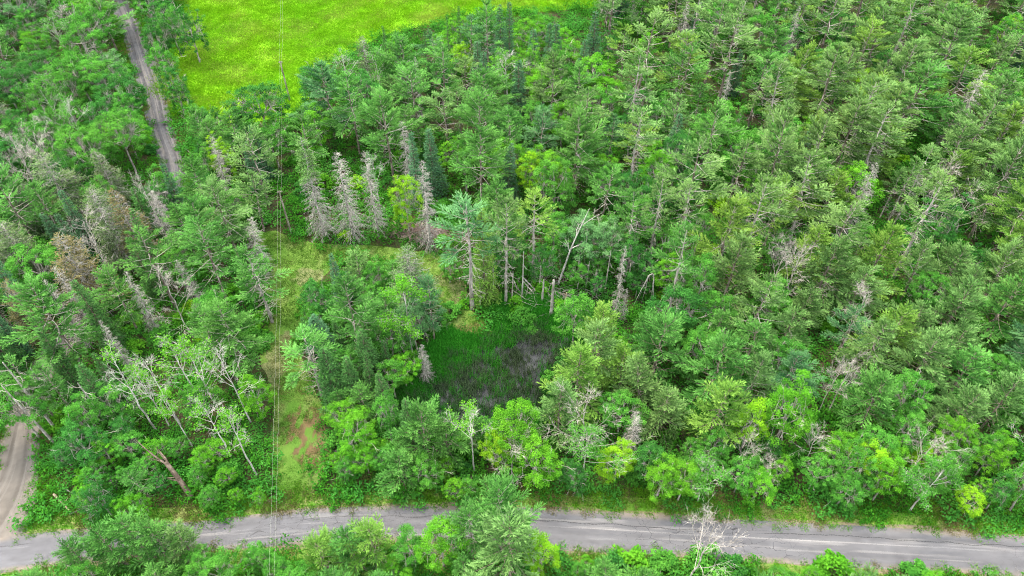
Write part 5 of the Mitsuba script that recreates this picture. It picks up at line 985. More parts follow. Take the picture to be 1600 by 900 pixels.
("broad",0,"leaf_bright",53.7,48.1,5.6,136,1.02,2.1,202,"fourth small bright green leafy tree beyond the yellow green roadside tree from the track"),
("pine",0,"pine_green",-5.6,100.2,17.1,316,1.24,1.7,294,"green feathery pine beyond the blue spire fir from the track"),
("youngpine",2,"pine_gold",14.5,58.2,10.3,82,0.96,1.2,82,"yellow green bushy young pine beyond the golden pine from the track"),
("youngpine",2,"pine_olive",57.1,67.6,9.3,177,1.13,0.9,4,"third olive bushy young pine beyond the bare tree over the hollow from the track"),
("broad",3,"leaf_dark",128.3,162.5,12.8,193,1.37,3.6,240,"dark green leafy tree beyond the lime tree at the far edge from the track"),
("pine",6,"pine_green",34.6,184.3,12.9,214,1.49,0.7,317,"small green feathery pine behind the bright tree among the blue firs"),
("pine",2,"pine_olive",72.5,75.3,13.0,182,1.03,3.4,82,"olive feathery pine in front of the pale forked tree"),
("broad",1,"leaf_mid",-114.1,161.5,10.3,275,1.33,2.3,149,"second green leafy tree in front of the far track end"),
("pine",0,"pine_olive",31.2,55.9,12.2,356,0.92,1.0,264,"small olive feathery pine behind the tall bright tree by the dark hollow"),
("broad",1,"leaf_mid",60.7,41.6,9.7,309,0.98,3.7,148,"green leafy tree beyond the yellow green roadside tree from the track"),
("pine",4,"pine_green",-50.9,112.1,12.9,60,1.04,1.3,248,"second small green feathery pine behind the lime tree"),
("broad",0,"leaf_dark",95.8,119.4,11.9,39,1.2,1.8,356,"second dark green leafy tree beyond the white stemmed lime tree from the track"),
("youngpine",0,"pine_olive",62.9,68.6,12.6,340,0.94,1.7,272,"tall olive bushy young pine beyond the bare tree over the hollow from the track"),
("broad",4,"leaf_mid",-60.1,98.5,11.0,168,1.08,0.5,339,"green leafy tree on the track side of the slim fir"),
("bare",1,"-",-89.8,143.5,9.0,7,1.3,0.9,106,"leafless pale tree in front of the far track end"),
("broad",5,"leaf_mid",21.6,45.4,5.6,31,0.96,3.0,271,"second small green leafy tree beyond the feathery dead spruce from the track"),
("pine",0,"pine_green",39.1,189.6,15.7,202,1.25,0.6,27,"green feathery pine behind the bright tree among the blue firs"),
("pine",3,"pine_gold",22.7,108.8,13.6,24,1.24,0.1,252,"yellow green feathery pine beyond the white stemmed pine from the track"),
("broad",1,"leaf_mid",98.4,128.3,13.3,307,1.22,5.1,258,"green leafy tree beyond the white stemmed lime tree from the track"),
("bare",3,"-",-103.1,156.7,11.7,170,1.29,0.8,24,"tall leafless pale tree in front of the far track end"),
("pine",1,"pine_gold",74.3,140.7,16.5,231,1.3,1.8,33,"yellow green feathery pine behind the white stemmed lime tree"),
("broad",4,"leaf_mid",7.1,96.3,13.9,46,1.12,0.4,163,"tall green leafy tree behind the yellow topped pine"),
("broad",1,"leaf_grey",-92.5,100.2,13.9,109,1.05,0.5,342,"tall grey green leafy tree track side of blue fir near the gravel road"),
("fir",1,"fir_green",-29.8,67.9,6.2,214,1.17,1.6,192,"small dark green pointed fir on the track side of the squat spruce"),
("broad",3,"leaf_mid",-5.9,161.2,9.2,123,1.23,0.0,35,"small green leafy tree behind the tallest pine"),
("youngpine",3,"pine_green",-49.3,29.7,9,25,1.15,0.9,175,"second green bushy young pine on the track side of the bushy pine by the junction"),
("broad",1,"leaf_mid",-89.6,170.6,11.1,310,1.4,3.7,80,"green leafy tree beyond the far track end from the track"),
("broad",5,"leaf_dark",-55.0,102.5,7.1,229,1.1,3.0,234,"small dark green leafy tree in front of the lime tree"),
("pine",2,"pine_olive",76.5,181.9,14.9,75,1.3,0.6,355,"third olive feathery pine on the track side of the lime tree at the far edge"),
("fir",3,"fir_blue",28.4,180.2,12.5,24,1.43,2.5,169,"third blue green pointed fir behind the bright tree among the blue firs"),
("pine",4,"pine_gold",74.9,98.1,13.2,82,1.14,3.5,82,"yellow green feathery pine beyond the pale forked tree from the track"),
("gauntpine",0,"pine_olive",85.9,149.6,20.8,304,1.2,1.3,229,"tall olive bare trunked pine behind the white stemmed lime tree"),
("broad",0,"leaf_mid",-37.2,54.0,3.3,232,1.04,0.6,102,"small green leafy tree on the track side of the bushy topped birch"),
("youngpine",3,"pine_olive",38.0,65.3,10.8,55,0.98,1.6,305,"olive bushy young pine behind the bare tree over the hollow"),
("pine",1,"pine_green",127.4,173.9,13.6,181,1.31,1.0,269,"fourth green feathery pine behind the lime tree at the far edge"),
("broad",4,"leaf_mid",-33.9,32.4,6.8,119,1.01,0.5,149,"second small green leafy tree beyond the bushy pine by the junction from the track"),
("broad",1,"leaf_mid",-25.7,69.5,4.5,83,1.07,1.0,172,"small green leafy tree behind the squat spruce"),
("broad",2,"leaf_mid",-71.6,77.1,12.3,67,1.16,2.5,323,"green leafy tree on the track side of the rusty tipped spruce"),
("broad",5,"leaf_dark",-79.4,118.5,11.7,167,1.07,5.7,21,"second dark green leafy tree on the track side of the near track end"),
("broad",3,"leaf_dark",-129.6,173.2,10.1,109,1.28,2.6,103,"second dark green leafy tree on the track side of the far track end"),
("limb",2,"leaf_mid",-89.9,123.3,11.8,50,1.17,6.3,177,"second half bare birch on the track side of the near track end"),
("broad",0,"leaf_dark",-91.5,180.5,9.9,190,1.3,5.8,203,"dark green leafy tree beyond the far track end from the track"),
("broad",2,"leaf_dark",25.8,126.6,9.5,250,1.23,2.0,194,"dark green leafy tree behind the white stemmed pine"),
("pine",0,"pine_green",-109.1,173.2,13.6,180,1.29,4.4,35,"green feathery pine on the track side of the far track end"),
("broad",4,"leaf_mid",68.4,142.3,12.3,275,1.24,4.3,236,"green leafy tree behind the white stemmed lime tree"),
("youngpine",3,"pine_olive",20.5,27.8,8.1,44,1.01,1.3,188,"small olive bushy young pine in front of the bleached sapling"),
("broad",3,"leaf_bright",53.9,28.9,6.4,318,1.08,1.9,345,"sixth small bright green leafy tree in front of the yellow green roadside tree"),
("broad",3,"leaf_dark",22.3,93.9,11.8,200,1.19,3.2,339,"dark green leafy tree on the track side of the reddish dead spruce"),
("pine",6,"pine_gold",103.1,125.3,12.6,208,1.29,0.2,286,"small yellow green feathery pine beyond the white stemmed lime tree from the track"),
("broad",2,"leaf_grey",-95.7,104.8,11.2,302,1.04,0.5,257,"grey green leafy tree on the track side of the blue fir near the gravel road"),
("grey",1,"-",-63.5,71.5,12.9,277,1.12,1.1,209,"small bleached dead spruce in front of the rusty tipped spruce"),
("gauntpine",0,"pine_olive",113.7,188.2,20.9,332,1.45,0.9,271,"tall olive bare trunked pine behind the lime tree at the far edge"),
("pine",5,"pine_olive",44.4,98.2,20.2,291,1.02,2.5,152,"tall olive feathery pine behind the reddish dead spruce"),
("broad",0,"leaf_grey",-119.3,168.4,14.8,269,1.48,3.6,343,"tall grey green leafy tree on the track side of the far track end"),
("broad",4,"leaf_mid",-130.5,162.2,11.3,294,1.28,1.6,85,"third green leafy tree on the track side of the far track end"),
("broad",3,"leaf_dark",62.9,153.1,10.6,33,1.34,0.2,230,"dark green leafy tree behind the white stemmed lime tree"),
("broad",2,"leaf_mid",-52.5,80.4,8.1,158,1.11,0.6,339,"small green leafy tree in front of the drooping grey spruce"),
("youngpine",2,"pine_olive",75.1,67.8,13.7,289,1.12,4.2,315,"tall olive bushy young pine in front of the pale forked tree"),
("broad",0,"leaf_bright",-2.0,104.8,11.8,79,1.11,4.8,27,"bright green leafy tree beyond the blue spire fir from the track"),
("youngpine",1,"pine_green",-19.6,54.5,7.7,196,1.07,2.1,322,"small green bushy young pine behind the bright tree by the strip end"),
("youngpine",0,"pine_green",-13.8,30.9,6.5,138,1.12,2.1,221,"second small green bushy young pine on the track side of the largest pine"),
("slim",1,"leaf_mid",25.4,75.0,10.3,190,0.96,1.6,140,"green narrow leafy tree beyond the broken dead spruce from the track"),
("broad",0,"leaf_dark",-99.0,136.5,12.2,144,1.37,3.8,217,"third dark green leafy tree in front of the far track end"),
("broad",0,"leaf_bright",-6.8,42.8,4.8,54,1.05,4.2,140,"small bright green leafy tree in front of the slender half bare tree"),
("broad",0,"leaf_mid",-19.4,62.5,5.3,336,1.08,5.1,157,"small green leafy tree beyond the tallest islet pine from the track"),
("grey",4,"-",-53.4,62.1,12.3,15,0.98,2.3,208,"small bleached dead spruce behind the first birch"),
("broad",4,"leaf_bright",16.4,104.4,9.1,18,1.24,2.4,5,"small bright green leafy tree in front of the white stemmed pine"),
("broad",2,"leaf_mid",-71.7,110.6,14.8,144,1.04,0.5,177,"tall green leafy tree on the track side of the near track end"),
("broad",2,"leaf_mid",8.2,161.3,9.1,302,1.38,2.0,242,"second small green leafy tree behind the tallest pine"),
("bare",1,"-",67.1,51.6,9.0,223,1.01,0.4,339,"second leafless pale tree beyond the yellow green roadside tree from the track"),
("broad",0,"leaf_dark",-145.7,192.4,11.3,288,1.22,2.7,232,"fifth dark green leafy tree on the track side of the far track end"),
("gauntpine",0,"pine_olive",36.5,82.6,19.5,300,1.17,0.9,75,"olive bare trunked pine in front of the reddish dead spruce"),
("youngpine",2,"pine_olive",57.5,52.4,9.3,84,1.14,2.7,19,"second olive bushy young pine beyond the bare tree over the hollow from the track"),
("broad",3,"leaf_dark",-77.8,100.6,11.6,80,1.13,2.2,327,"dark green leafy tree behind the blue fir near the gravel road"),
("wilt",0,"needle_rust",-70.2,69.5,11.7,150,0.94,0.3,103,"rust tinged thinning spruce on the track side of the pale dead top"),
("pine",1,"pine_green",62.8,164.5,12.5,116,1.27,1.9,191,"small green feathery pine behind the white stemmed lime tree"),
("fir",0,"fir_blue",4.6,144.2,13.1,222,1.43,1.3,107,"blue green pointed fir behind the bright tree among the blue firs"),
("limb",1,"leaf_mid",-81.7,114.9,13.5,133,1.04,1.4,357,"half bare birch on the track side of the near track end"),
("grey",1,"-",49.8,167.9,14.2,25,1.25,2.1,325,"second bleached dead spruce behind the white stemmed lime tree"),
("bare",1,"-",30.7,43.7,5.4,262,0.94,4.0,82,"second small leafless pale tree in front of the lime yellow column tree"),
("broad",0,"leaf_mid",107.3,130.2,12.6,331,1.3,2.5,84,"third green leafy tree in front of the lime tree at the far edge"),
("gauntpine",0,"pine_olive",116.2,142.3,19.8,205,1.29,0.2,316,"olive bare trunked pine in front of the lime tree at the far edge"),
("wilt",3,"needle_wilted",-78.9,82.6,13.7,303,1.06,9.9,265,"tall grey green thinning spruce track side of blue fir near the gravel road"),
("limb",3,"leaf_mid",8.8,45.6,10.3,128,1.05,0.0,308,"small half bare birch in front of the broad dead tree"),
("broad",5,"leaf_mid",-10.3,44.5,7.3,182,1.03,1.1,112,"small green leafy tree in front of the full pine"),
("broad",3,"leaf_bright",-8.1,46.4,4.4,190,1.02,2.4,191,"small bright green leafy tree beyond the full pine from the track"),
("pine",4,"pine_olive",50.5,98.3,19.2,282,1.09,3.5,81,"tall olive feathery pine on the track side of the thin pale pine"),
("broad",0,"leaf_dark",-105.3,133.1,12.8,26,1.25,1.1,40,"fifth dark green leafy tree in front of the far track end"),
("broad",4,"leaf_bright",31.8,155.0,8.6,104,1.51,0.7,166,"small bright green leafy tree beyond the bright tree among the blue firs from the track"),
("pine",5,"pine_green",40.4,199.1,13.7,154,1.42,3.5,267,"second green feathery pine behind the bright tree among the blue firs"),
("broad",2,"leaf_mid",88.6,89.7,9.7,88,1.01,2.8,78,"green leafy tree beyond the pale forked tree from the track"),
("gauntpine",2,"pine_olive",48.8,150.6,18.9,2,1.18,4.8,0,"olive bare trunked pine on the track side of the white stemmed lime tree"),
("pine",5,"pine_olive",83.5,97.6,19.0,18,1.19,0.1,336,"second tall olive feathery pine beyond the pale forked tree from the track"),
("broad",1,"leaf_bright",-109.7,153.9,8.7,61,1.51,3.4,83,"small bright green leafy tree in front of the far track end"),
("grey",3,"-",38.3,152.0,15.6,231,1.19,1.8,95,"bleached dead spruce beyond the bright tree among the blue firs from the track"),
("pine",2,"pine_olive",79.0,146.6,16.9,294,1.28,0.7,56,"olive feathery pine behind the white stemmed lime tree"),
("fir",0,"fir_blue",1.2,126.9,15.1,217,1.31,0.3,80,"tall blue green pointed fir in front of the bright tree among the blue firs"),
("pine",7,"pine_olive",-48.6,89.1,14.2,72,1.0,3.8,10,"olive feathery pine beyond the drooping grey spruce from the track"),
("fir",2,"fir_green",-54.6,55.5,11.1,6,1.16,2.2,0,"dark green pointed fir on the track side of the first birch"),
("broad",1,"leaf_mid",-35.6,59.6,3.6,359,0.95,1.0,34,"small green leafy tree in front of the wide pine"),
("fir",1,"fir_green",-24.8,71.0,7.5,113,1.11,4.1,56,"small dark green pointed fir beyond the rounded dark tree from the track"),
("fir",2,"fir_blue",-71.1,65.8,9.8,25,1.08,0.7,247,"small blue green pointed fir on the track side of the pale dead top"),
("pine",0,"pine_green",-47.1,81.5,16.3,340,0.97,2.8,108,"green feathery pine on the track side of the fuzzy dead spruce"),
("broad",5,"leaf_mid",29.5,70.0,9.8,229,1.01,3.6,237,"green leafy tree on the track side of the bare limbs above the young pines"),
("pine",5,"pine_olive",23.4,163.8,20.0,232,1.29,2.9,300,"tall olive feathery pine behind the bright tree among the blue firs"),
("broad",0,"leaf_mid",18.0,125.5,10.1,227,1.25,3.0,38,"second green leafy tree behind the white stemmed pine"),
("pine",6,"pine_blue",5.0,112.2,13.1,282,1.09,3.5,11,"blue green feathery pine on the track side of the white stemmed pine"),
("broad",2,"leaf_dark",-128.4,193.9,12.5,1,1.38,1.8,252,"third dark green leafy tree on the track side of the far track end"),
("broad",0,"leaf_dark",-111.2,132.3,10.4,1,1.35,2.1,171,"sixth dark green leafy tree in front of the far track end"),
("broad",0,"leaf_mid",-124.2,176.9,14.1,16,1.42,1.0,24,"tall green leafy tree on the track side of the far track end"),
("pine",5,"pine_olive",60.4,122.0,20.2,38,1.27,3.1,141,"tall olive feathery pine in front of the white stemmed lime tree"),
("pine",4,"pine_green",-22.1,107.9,18.3,175,1.11,3.9,116,"green feathery pine behind the blue spire fir"),
("broad",2,"leaf_mid",29.2,29.7,7.4,237,1.13,0.8,82,"second small green leafy tree beyond the bleached sapling from the track"),
("youngpine",2,"pine_green",-29.6,29.2,8.0,47,0.99,3.5,174,"small green bushy young pine beyond the bushy pine by the junction from the track"),
("pine",2,"pine_green",104.9,173.6,13.8,49,1.53,5.3,171,"third green feathery pine behind the lime tree at the far edge"),
("broad",0,"leaf_bright",-10.8,110.6,8.1,278,1.15,1.5,172,"small bright green leafy tree behind the blue spire fir"),
("broad",3,"leaf_mid",-96.4,126.0,10.3,293,1.17,5.7,24,"fifth green leafy tree on the track side of the near track end"),
("youngpine",0,"pine_gold",55.5,78.7,13.8,129,0.94,1.2,0,"tall yellow green young pine beyond the bare limbs above the young pines from the track"),
("broad",2,"leaf_mid",-75.9,106.0,14.9,71,1.09,2.3,254,"second tall green leafy tree on the track side of the near track end"),
("pine",2,"pine_gold",77.1,81.1,14.7,110,1.01,2.0,328,"yellow green feathery pine in front of the pale forked tree"),
("broad",3,"leaf_mid",28.3,120.8,10.6,147,1.26,2.5,9,"green leafy tree beyond the white stemmed pine from the track"),
("fir",3,"fir_blue",-24.4,142.6,12.4,64,1.24,1.4,12,"blue green pointed fir beyond the ailing spruce from the track"),
("pine",2,"pine_olive",79.2,92.5,19.7,129,1.05,0.2,205,"tall olive feathery pine beyond the pale forked tree from the track"),
("fir",1,"fir_green",-21.0,68.0,6.6,348,0.98,1.2,217,"small dark green pointed fir behind the tallest islet pine"),
("pine",6,"pine_green",-102.0,189.2,14.3,190,1.31,1.4,325,"green feathery pine behind the far track end"),
("bare",0,"-",-110.6,185.2,9.7,356,1.4,2.2,319,"leafless pale tree on the track side of the far track end"),
("pine",2,"pine_olive",38.0,169.8,14.6,22,1.43,3.2,283,"olive feathery pine beyond the bright tree among the blue firs from the track"),
("grey",1,"-",-18.5,104.6,15.4,201,1.13,1.7,133,"bleached dead spruce behind the blue spire fir"),
("broad",3,"leaf_mid",9.5,138.2,12.4,343,1.41,2.0,78,"green leafy tree beyond the bright tree among the blue firs from the track"),
("broad",5,"leaf_dark",23.1,67.9,11.8,71,1.14,1.8,31,"dark green leafy tree beyond the broken dead spruce from the track"),
("broad",4,"leaf_dark",96.4,138.4,8.9,224,1.31,2.4,147,"small dark green leafy tree beyond the white stemmed lime tree from the track"),
("broad",4,"leaf_bright",44.5,43.0,8.7,41,1.01,4.1,106,"small bright green leafy tree in front of the yellow green roadside tree"),
("pine",3,"pine_blue",46.2,64.2,11.5,124,1.04,3.1,81,"small blue green feathery pine behind the bare tree over the hollow"),
("gauntpine",0,"pine_green",23.5,72.0,18.5,65,1.01,2.3,84,"green bare trunked pine beyond the broken dead spruce from the track"),
("broad",1,"leaf_mid",58.9,48.0,6.6,166,1.07,0.9,203,"fourth small green leafy tree beyond the yellow green roadside tree from the track"),
("broad",0,"leaf_dark",-96.0,118.7,9.1,160,1.09,1.4,90,"small dark green leafy tree on the track side of the near track end"),
("youngpine",2,"pine_green",56.3,29.7,8.6,244,0.92,1.5,273,"small green bushy young pine in front of the yellow green roadside tree"),
("gauntpine",2,"pine_olive",46.2,88.0,19.7,155,1.21,4.7,149,"olive bare trunked pine beyond the reddish dead spruce from the track"),
("pine",1,"pine_gold",66.7,159.4,17.0,70,1.29,0.5,234,"second yellow green feathery pine behind the white stemmed lime tree"),
("gauntpine",2,"pine_olive",110.1,136.4,17.1,174,1.37,1.1,119,"second olive bare trunked pine in front of the lime tree at the far edge"),
("pine",2,"pine_green",94.9,148.9,16.5,95,1.37,0.4,345,"green feathery pine on the track side of the lime tree at the far edge"),
("fir",0,"fir_green",-60.2,59.2,13.3,116,1.13,1.7,53,"dark green pointed fir in front of the pale dead top"),
("pine",2,"pine_gold",68.3,120.3,15.0,176,1.3,2.3,23,"yellow green feathery pine in front of the white stemmed lime tree"),
("broad",1,"leaf_bright",33.2,32.6,4.1,324,0.99,1.2,105,"small bright green leafy tree beyond the bleached sapling from the track"),
("fir",3,"fir_blue",87.5,187.9,10.4,251,1.32,1.1,216,"blue green pointed fir behind the lime tree at the far edge"),
("pine",1,"pine_olive",71.6,194.1,20.4,174,1.31,2.3,246,"tall olive feathery pine on the track side of the lime tree at the far edge"),
("broad",4,"leaf_bright",58.7,46.3,6.7,195,1.13,1.1,127,"seventh small bright green leafy tree beyond the yellow green roadside tree from the track"),
("broad",4,"leaf_dark",57.9,41.8,7.2,127,0.93,2.6,130,"small dark green leafy tree beyond the yellow green roadside tree from the track"),
("broad",1,"leaf_dark",-49.5,50.8,6.4,101,1.08,2.0,336,"small dark green leafy tree in front of the first birch"),
("pine",0,"pine_green",-51.2,84.3,13.1,238,1.08,3.0,117,"green feathery pine beyond the drooping grey spruce from the track"),
("broad",2,"leaf_mid",44.7,47.2,8.2,216,1.04,2.6,339,"small green leafy tree behind the yellow green roadside tree"),
("broad",0,"leaf_mid",13.3,122.1,9.8,346,1.18,0.3,65,"green leafy tree behind the white stemmed pine"),
("broad",1,"leaf_bright",29.4,42.7,6.9,89,1.14,0.4,266,"small bright green leafy tree in front of the lime yellow column tree"),
("pine",4,"pine_olive",72.4,164.8,18.7,185,1.25,2.0,310,"second olive feathery pine behind the white stemmed lime tree"),
("broad",4,"leaf_mid",-25.4,32.3,7.6,244,0.93,1.1,16,"second small green leafy tree in front of the roadside strip end"),
("broad",4,"leaf_dark",54.4,136.6,12.4,327,1.24,0.4,174,"second dark green leafy tree on the track side of the white stemmed lime tree"),
("pine",1,"pine_green",114.1,175.2,17.5,148,1.27,1.8,212,"second green feathery pine behind the lime tree at the far edge"),
("youngpine",0,"pine_olive",54.4,59.2,12.1,206,1.16,1.9,38,"olive bushy young pine beyond the bare tree over the hollow from the track"),
("broad",2,"leaf_lime",54.2,41.3,5.2,189,1.03,2.2,320,"second small lime green leafy tree beyond the yellow green roadside tree from the track"),
("pine",2,"pine_gold",57.6,131.5,15.6,167,1.15,4.1,15,"yellow green feathery pine on the track side of the white stemmed lime tree"),
("fir",0,"fir_blue",-46.8,105.5,10.8,242,1.18,1.0,203,"blue green pointed fir behind the pale spreading pine"),
("broad",2,"leaf_bright",-15.6,152.8,9.0,7,1.49,2.2,95,"small bright green leafy tree behind the yellow green tree"),
("broad",0,"leaf_mid",-97.5,194.1,11.0,281,1.32,1.9,160,"second green leafy tree behind the far track end"),
("fir",3,"fir_green",-55.8,78.0,13.0,45,1.0,1.5,265,"dark green pointed fir beyond the bare grey tree from the track"),
("limb",0,"leaf_mid",-28.0,134.2,12.0,187,1.18,0.3,325,"second half bare birch in front of the ailing spruce"),
("broad",4,"leaf_bright",47.7,47.3,6.0,221,1.14,5.2,199,"second small bright green leafy tree beyond the yellow green roadside tree from the track"),
("wilt",2,"needle_wilted",-103.6,198.5,10.9,357,1.4,6.3,197,"grey green thinning spruce behind the far track end"),
("broad",3,"leaf_mid",25.9,62.6,10.3,296,1.11,1.5,243,"green leafy tree behind the lime yellow column tree"),
("broad",3,"leaf_mid",40.8,45.1,8.6,28,0.99,0.6,22,"small green leafy tree on the track side of the yellow green roadside tree"),
("broad",4,"leaf_bright",8.3,34.2,3.5,352,0.99,2.0,352,"small bright green leafy tree beyond the largest pine from the track"),
("wilt",2,"needle_wilted",-75.3,80.0,13.6,247,1.14,0.0,76,"tall grey green thinning spruce in front of the blue fir near the gravel road"),
("pine",1,"pine_olive",27.1,185.7,14.2,280,1.29,1.3,123,"second olive feathery pine behind the bright tree among the blue firs"),
("youngpine",0,"pine_green",-17.8,69.0,9.8,164,1.08,1.2,246,"green bushy young pine on the track side of the stark limbed tree"),
("broad",4,"leaf_mid",9.1,68.3,10.9,268,1.09,1.5,184,"green leafy tree beyond the far corner of the marsh from the track"),
("pine",0,"pine_green",56.0,142.9,14.6,293,1.31,3.3,166,"green feathery pine on the track side of the white stemmed lime tree"),
("grey",3,"-",-47.1,74.1,12.4,188,0.96,5.0,245,"small bleached dead spruce in front of the fuzzy dead spruce"),
("pine",4,"pine_green",-3.8,124.8,13.6,69,1.33,0.4,199,"second green feathery pine beyond the pale dead trunk from the track"),
("broad",1,"leaf_mid",36.4,60.8,9.8,137,1.1,0.6,101,"green leafy tree on the track side of the bare tree over the hollow"),
("broad",3,"leaf_dark",-84.5,167.5,10.3,296,1.35,0.8,260,"second dark green leafy tree beyond the far track end from the track"),
("youngpine",1,"pine_gold",12.3,64.7,11.2,332,0.94,2.8,80,"yellow green bushy young pine in front of the far corner of the marsh"),
("pine",5,"pine_green",35.8,108.5,16.2,230,1.29,0.1,26,"green feathery pine behind the reddish dead spruce"),
("pine",5,"pine_olive",-43.3,94.0,12.4,28,1.24,3.6,18,"small olive feathery pine on the track side of the near utility pole"),
("broad",4,"leaf_mid",29.6,142.0,10.4,143,1.21,0.3,209,"second green leafy tree beyond the bright tree among the blue firs from the track"),
("pine",4,"pine_gold",106.3,187.4,15.5,129,1.2,2.3,292,"yellow green feathery pine behind the lime tree at the far edge"),
("broad",4,"leaf_mid",86.9,182.8,9.8,178,1.29,1.6,239,"green leafy tree on the track side of the lime tree at the far edge"),
("broad",4,"leaf_bright",-11.6,31.7,5.0,326,1.01,2.9,58,"small bright green leafy tree on the track side of the largest pine"),
("gauntpine",0,"pine_olive",41.5,156.1,18.1,174,1.27,2.4,17,"second olive bare trunked pine on the track side of the white stemmed lime tree"),
("broad",5,"leaf_bright",-16.1,48.3,4.1,121,1.07,1.2,272,"small bright green leafy tree in front of the slim tree"),
("fir",2,"fir_blue",-46.6,109.6,11.3,87,1.14,2.6,141,"blue green pointed fir beyond the lime tree from the track"),
("pine",1,"pine_olive",104.1,151.9,14.0,323,1.27,3.2,103,"olive feathery pine on the track side of the lime tree at the far edge"),
("youngpine",0,"pine_green",70.8,54.6,13.2,27,0.95,0.1,299,"tall green bushy young pine beyond the bare tree over the hollow from the track"),
("broad",5,"leaf_grey",-116.6,176.0,13.1,101,1.34,1.9,80,"grey green leafy tree on the track side of the far track end"),
("broad",0,"leaf_dark",42.2,184.9,8.7,340,1.3,2.1,199,"small dark green leafy tree behind the white stemmed lime tree"),
("broad",5,"leaf_dark",-56.1,49.9,4.7,247,1.01,4.4,79,"small dark green leafy tree on the track side of the first birch"),
("broad",0,"leaf_bright",113.7,197.4,10.3,336,1.4,2.7,313,"bright green leafy tree behind the lime tree at the far edge"),
("pine",0,"pine_green",-87.7,86.1,14.0,40,0.95,0.0,232,"third green feathery pine on the track side of the blue fir near the gravel road"),
("pine",2,"pine_green",11.4,104.5,16.9,200,1.23,0.0,170,"green feathery pine in front of the white stemmed pine"),
("pine",7,"pine_green",125.1,168.7,13.9,127,1.21,2.4,278,"green feathery pine behind the lime tree at the far edge"),
("pine",5,"pine_blue",18.3,111.9,11.8,356,1.27,4.3,79,"small blue green feathery pine beyond the white stemmed pine from the track"),
("grey",4,"-",92.2,111.6,13.0,264,1.16,1.0,300,"second bleached dead spruce beyond the pale forked tree from the track"),
("pine",1,"pine_olive",61.3,77.2,12.3,188,0.95,4.2,185,"small olive feathery pine in front of the pale forked tree"),
("broad",5,"leaf_dark",93.8,173.2,9.4,86,1.28,0.8,156,"dark green leafy tree on the track side of the lime tree at the far edge"),
("bare",0,"-",-83.1,105.8,12.8,284,1.12,2.3,285,"tall leafless pale tree on the track side of the near track end"),
("youngpine",0,"pine_green",-18.6,29.6,9,1,1.01,2.5,62,"second green bushy young pine in front of the roadside strip end"),
("broad",2,"leaf_mid",65.9,59.9,7.4,244,0.95,3.5,165,"small green leafy tree beyond the bare tree over the hollow from the track"),
("pine",7,"pine_green",84.7,87.3,13.6,203,1.13,0.8,76,"green feathery pine beyond the pale forked tree from the track"),
("broad",3,"leaf_mid",4.8,29.2,6.2,191,1.05,2.8,303,"second small green leafy tree in front of the largest pine"),
("pine",7,"pine_green",14.8,92.7,15.6,283,1.0,6.2,315,"green feathery pine behind the short snag"),
("pine",5,"pine_green",-44.5,43.0,7.8,145,0.94,4.8,275,"small green feathery pine in front of the shaggy silver birch"),
("wilt",1,"needle_wilted",-84.0,85.6,10.4,7,1.08,2.6,73,"second grey green thinning spruce track side of blue fir near the gravel road"),
("gauntpine",2,"pine_green",19.0,84.0,16.1,162,0.95,3.1,149,"green bare trunked pine beyond the short snag from the track"),
("broad",3,"leaf_dark",7.3,44.6,5.6,217,1.17,2.9,349,"small dark green leafy tree in front of the broad dead tree"),
("youngpine",0,"pine_olive",77.4,77.2,9.6,161,1.1,4.4,238,"second olive bushy young pine in front of the pale forked tree"),
("broad",4,"leaf_bright",134.7,197.4,8.1,87,1.21,3.0,118,"small bright green leafy tree behind the lime tree at the far edge"),
("pine",7,"pine_olive",94.2,104.6,14.7,313,1.21,4.2,264,"olive feathery pine beyond the pale forked tree from the track"),
("pine",1,"pine_green",-24.9,115.9,14.7,275,1.14,2.2,347,"second green feathery pine beyond the blue green pine from the track"),
("broad",3,"leaf_bright",-1.5,138.4,11.1,279,1.24,0.4,321,"bright green leafy tree on the track side of the bright tree among the blue firs"),
("youngpine",2,"pine_olive",46.7,75.6,13.8,288,1.01,0.1,315,"tall olive bushy young pine beyond the bare limbs above the young pines from the track"),
("broad",1,"leaf_mid",82.0,187.9,9.8,146,1.52,2.0,75,"second green leafy tree on the track side of the lime tree at the far edge"),
("broad",4,"leaf_dark",-58.3,112.3,7.6,331,1.08,2.2,353,"small dark green leafy tree beyond the near track end from the track"),
("pine",6,"pine_green",-20.0,114.7,12.8,181,1.04,4.7,296,"small green feathery pine in front of the pale dead trunk"),
("pine",5,"pine_green",81.6,115.0,13.0,282,1.11,2.2,330,"second green feathery pine in front of the white stemmed lime tree"),
("grey",4,"-",23.6,181.2,15.4,100,1.36,1.3,49,"bleached dead spruce behind the bright tree among the blue firs"),
("broad",0,"leaf_mid",64.9,181.4,9.2,246,1.28,2.6,327,"small green leafy tree behind the white stemmed lime tree"),
("pine",0,"pine_gold",90.2,166.9,13.6,328,1.5,0.3,198,"second yellow green pine track side of lime tree at the far edge"),
("broad",2,"leaf_mid",-85.9,121.4,10.0,329,1.08,0.5,310,"third green leafy tree on the track side of the near track end"),
("youngpine",2,"pine_green",-46.3,28.0,9,33,0.94,2.0,242,"green bushy young pine in front of the bushy pine by the junction"),
("broad",2,"leaf_mid",-15.6,46.4,6.2,137,0.95,6.0,46,"small green leafy tree in front of the slim tree"),
("broad",4,"leaf_dark",16.7,45.6,7.9,229,1.12,2.0,46,"small dark green leafy tree beyond the round lime tree from the track"),
("broad",2,"leaf_mid",-105.6,118.1,11.5,350,1.21,6.9,169,"seventh green leafy tree on the track side of the near track end"),
("bare",1,"-",81.9,78.2,9.3,50,1.13,1.4,6,"leafless pale tree in front of the pale forked tree"),
("limb",0,"leaf_mid",22.9,42.8,9.1,16,1.13,3.3,209,"small half bare birch in front of the lime yellow column tree"),
("broad",3,"leaf_dark",-14.3,138.1,9.3,93,1.38,0.5,178,"small dark green leafy tree in front of the yellow green tree"),
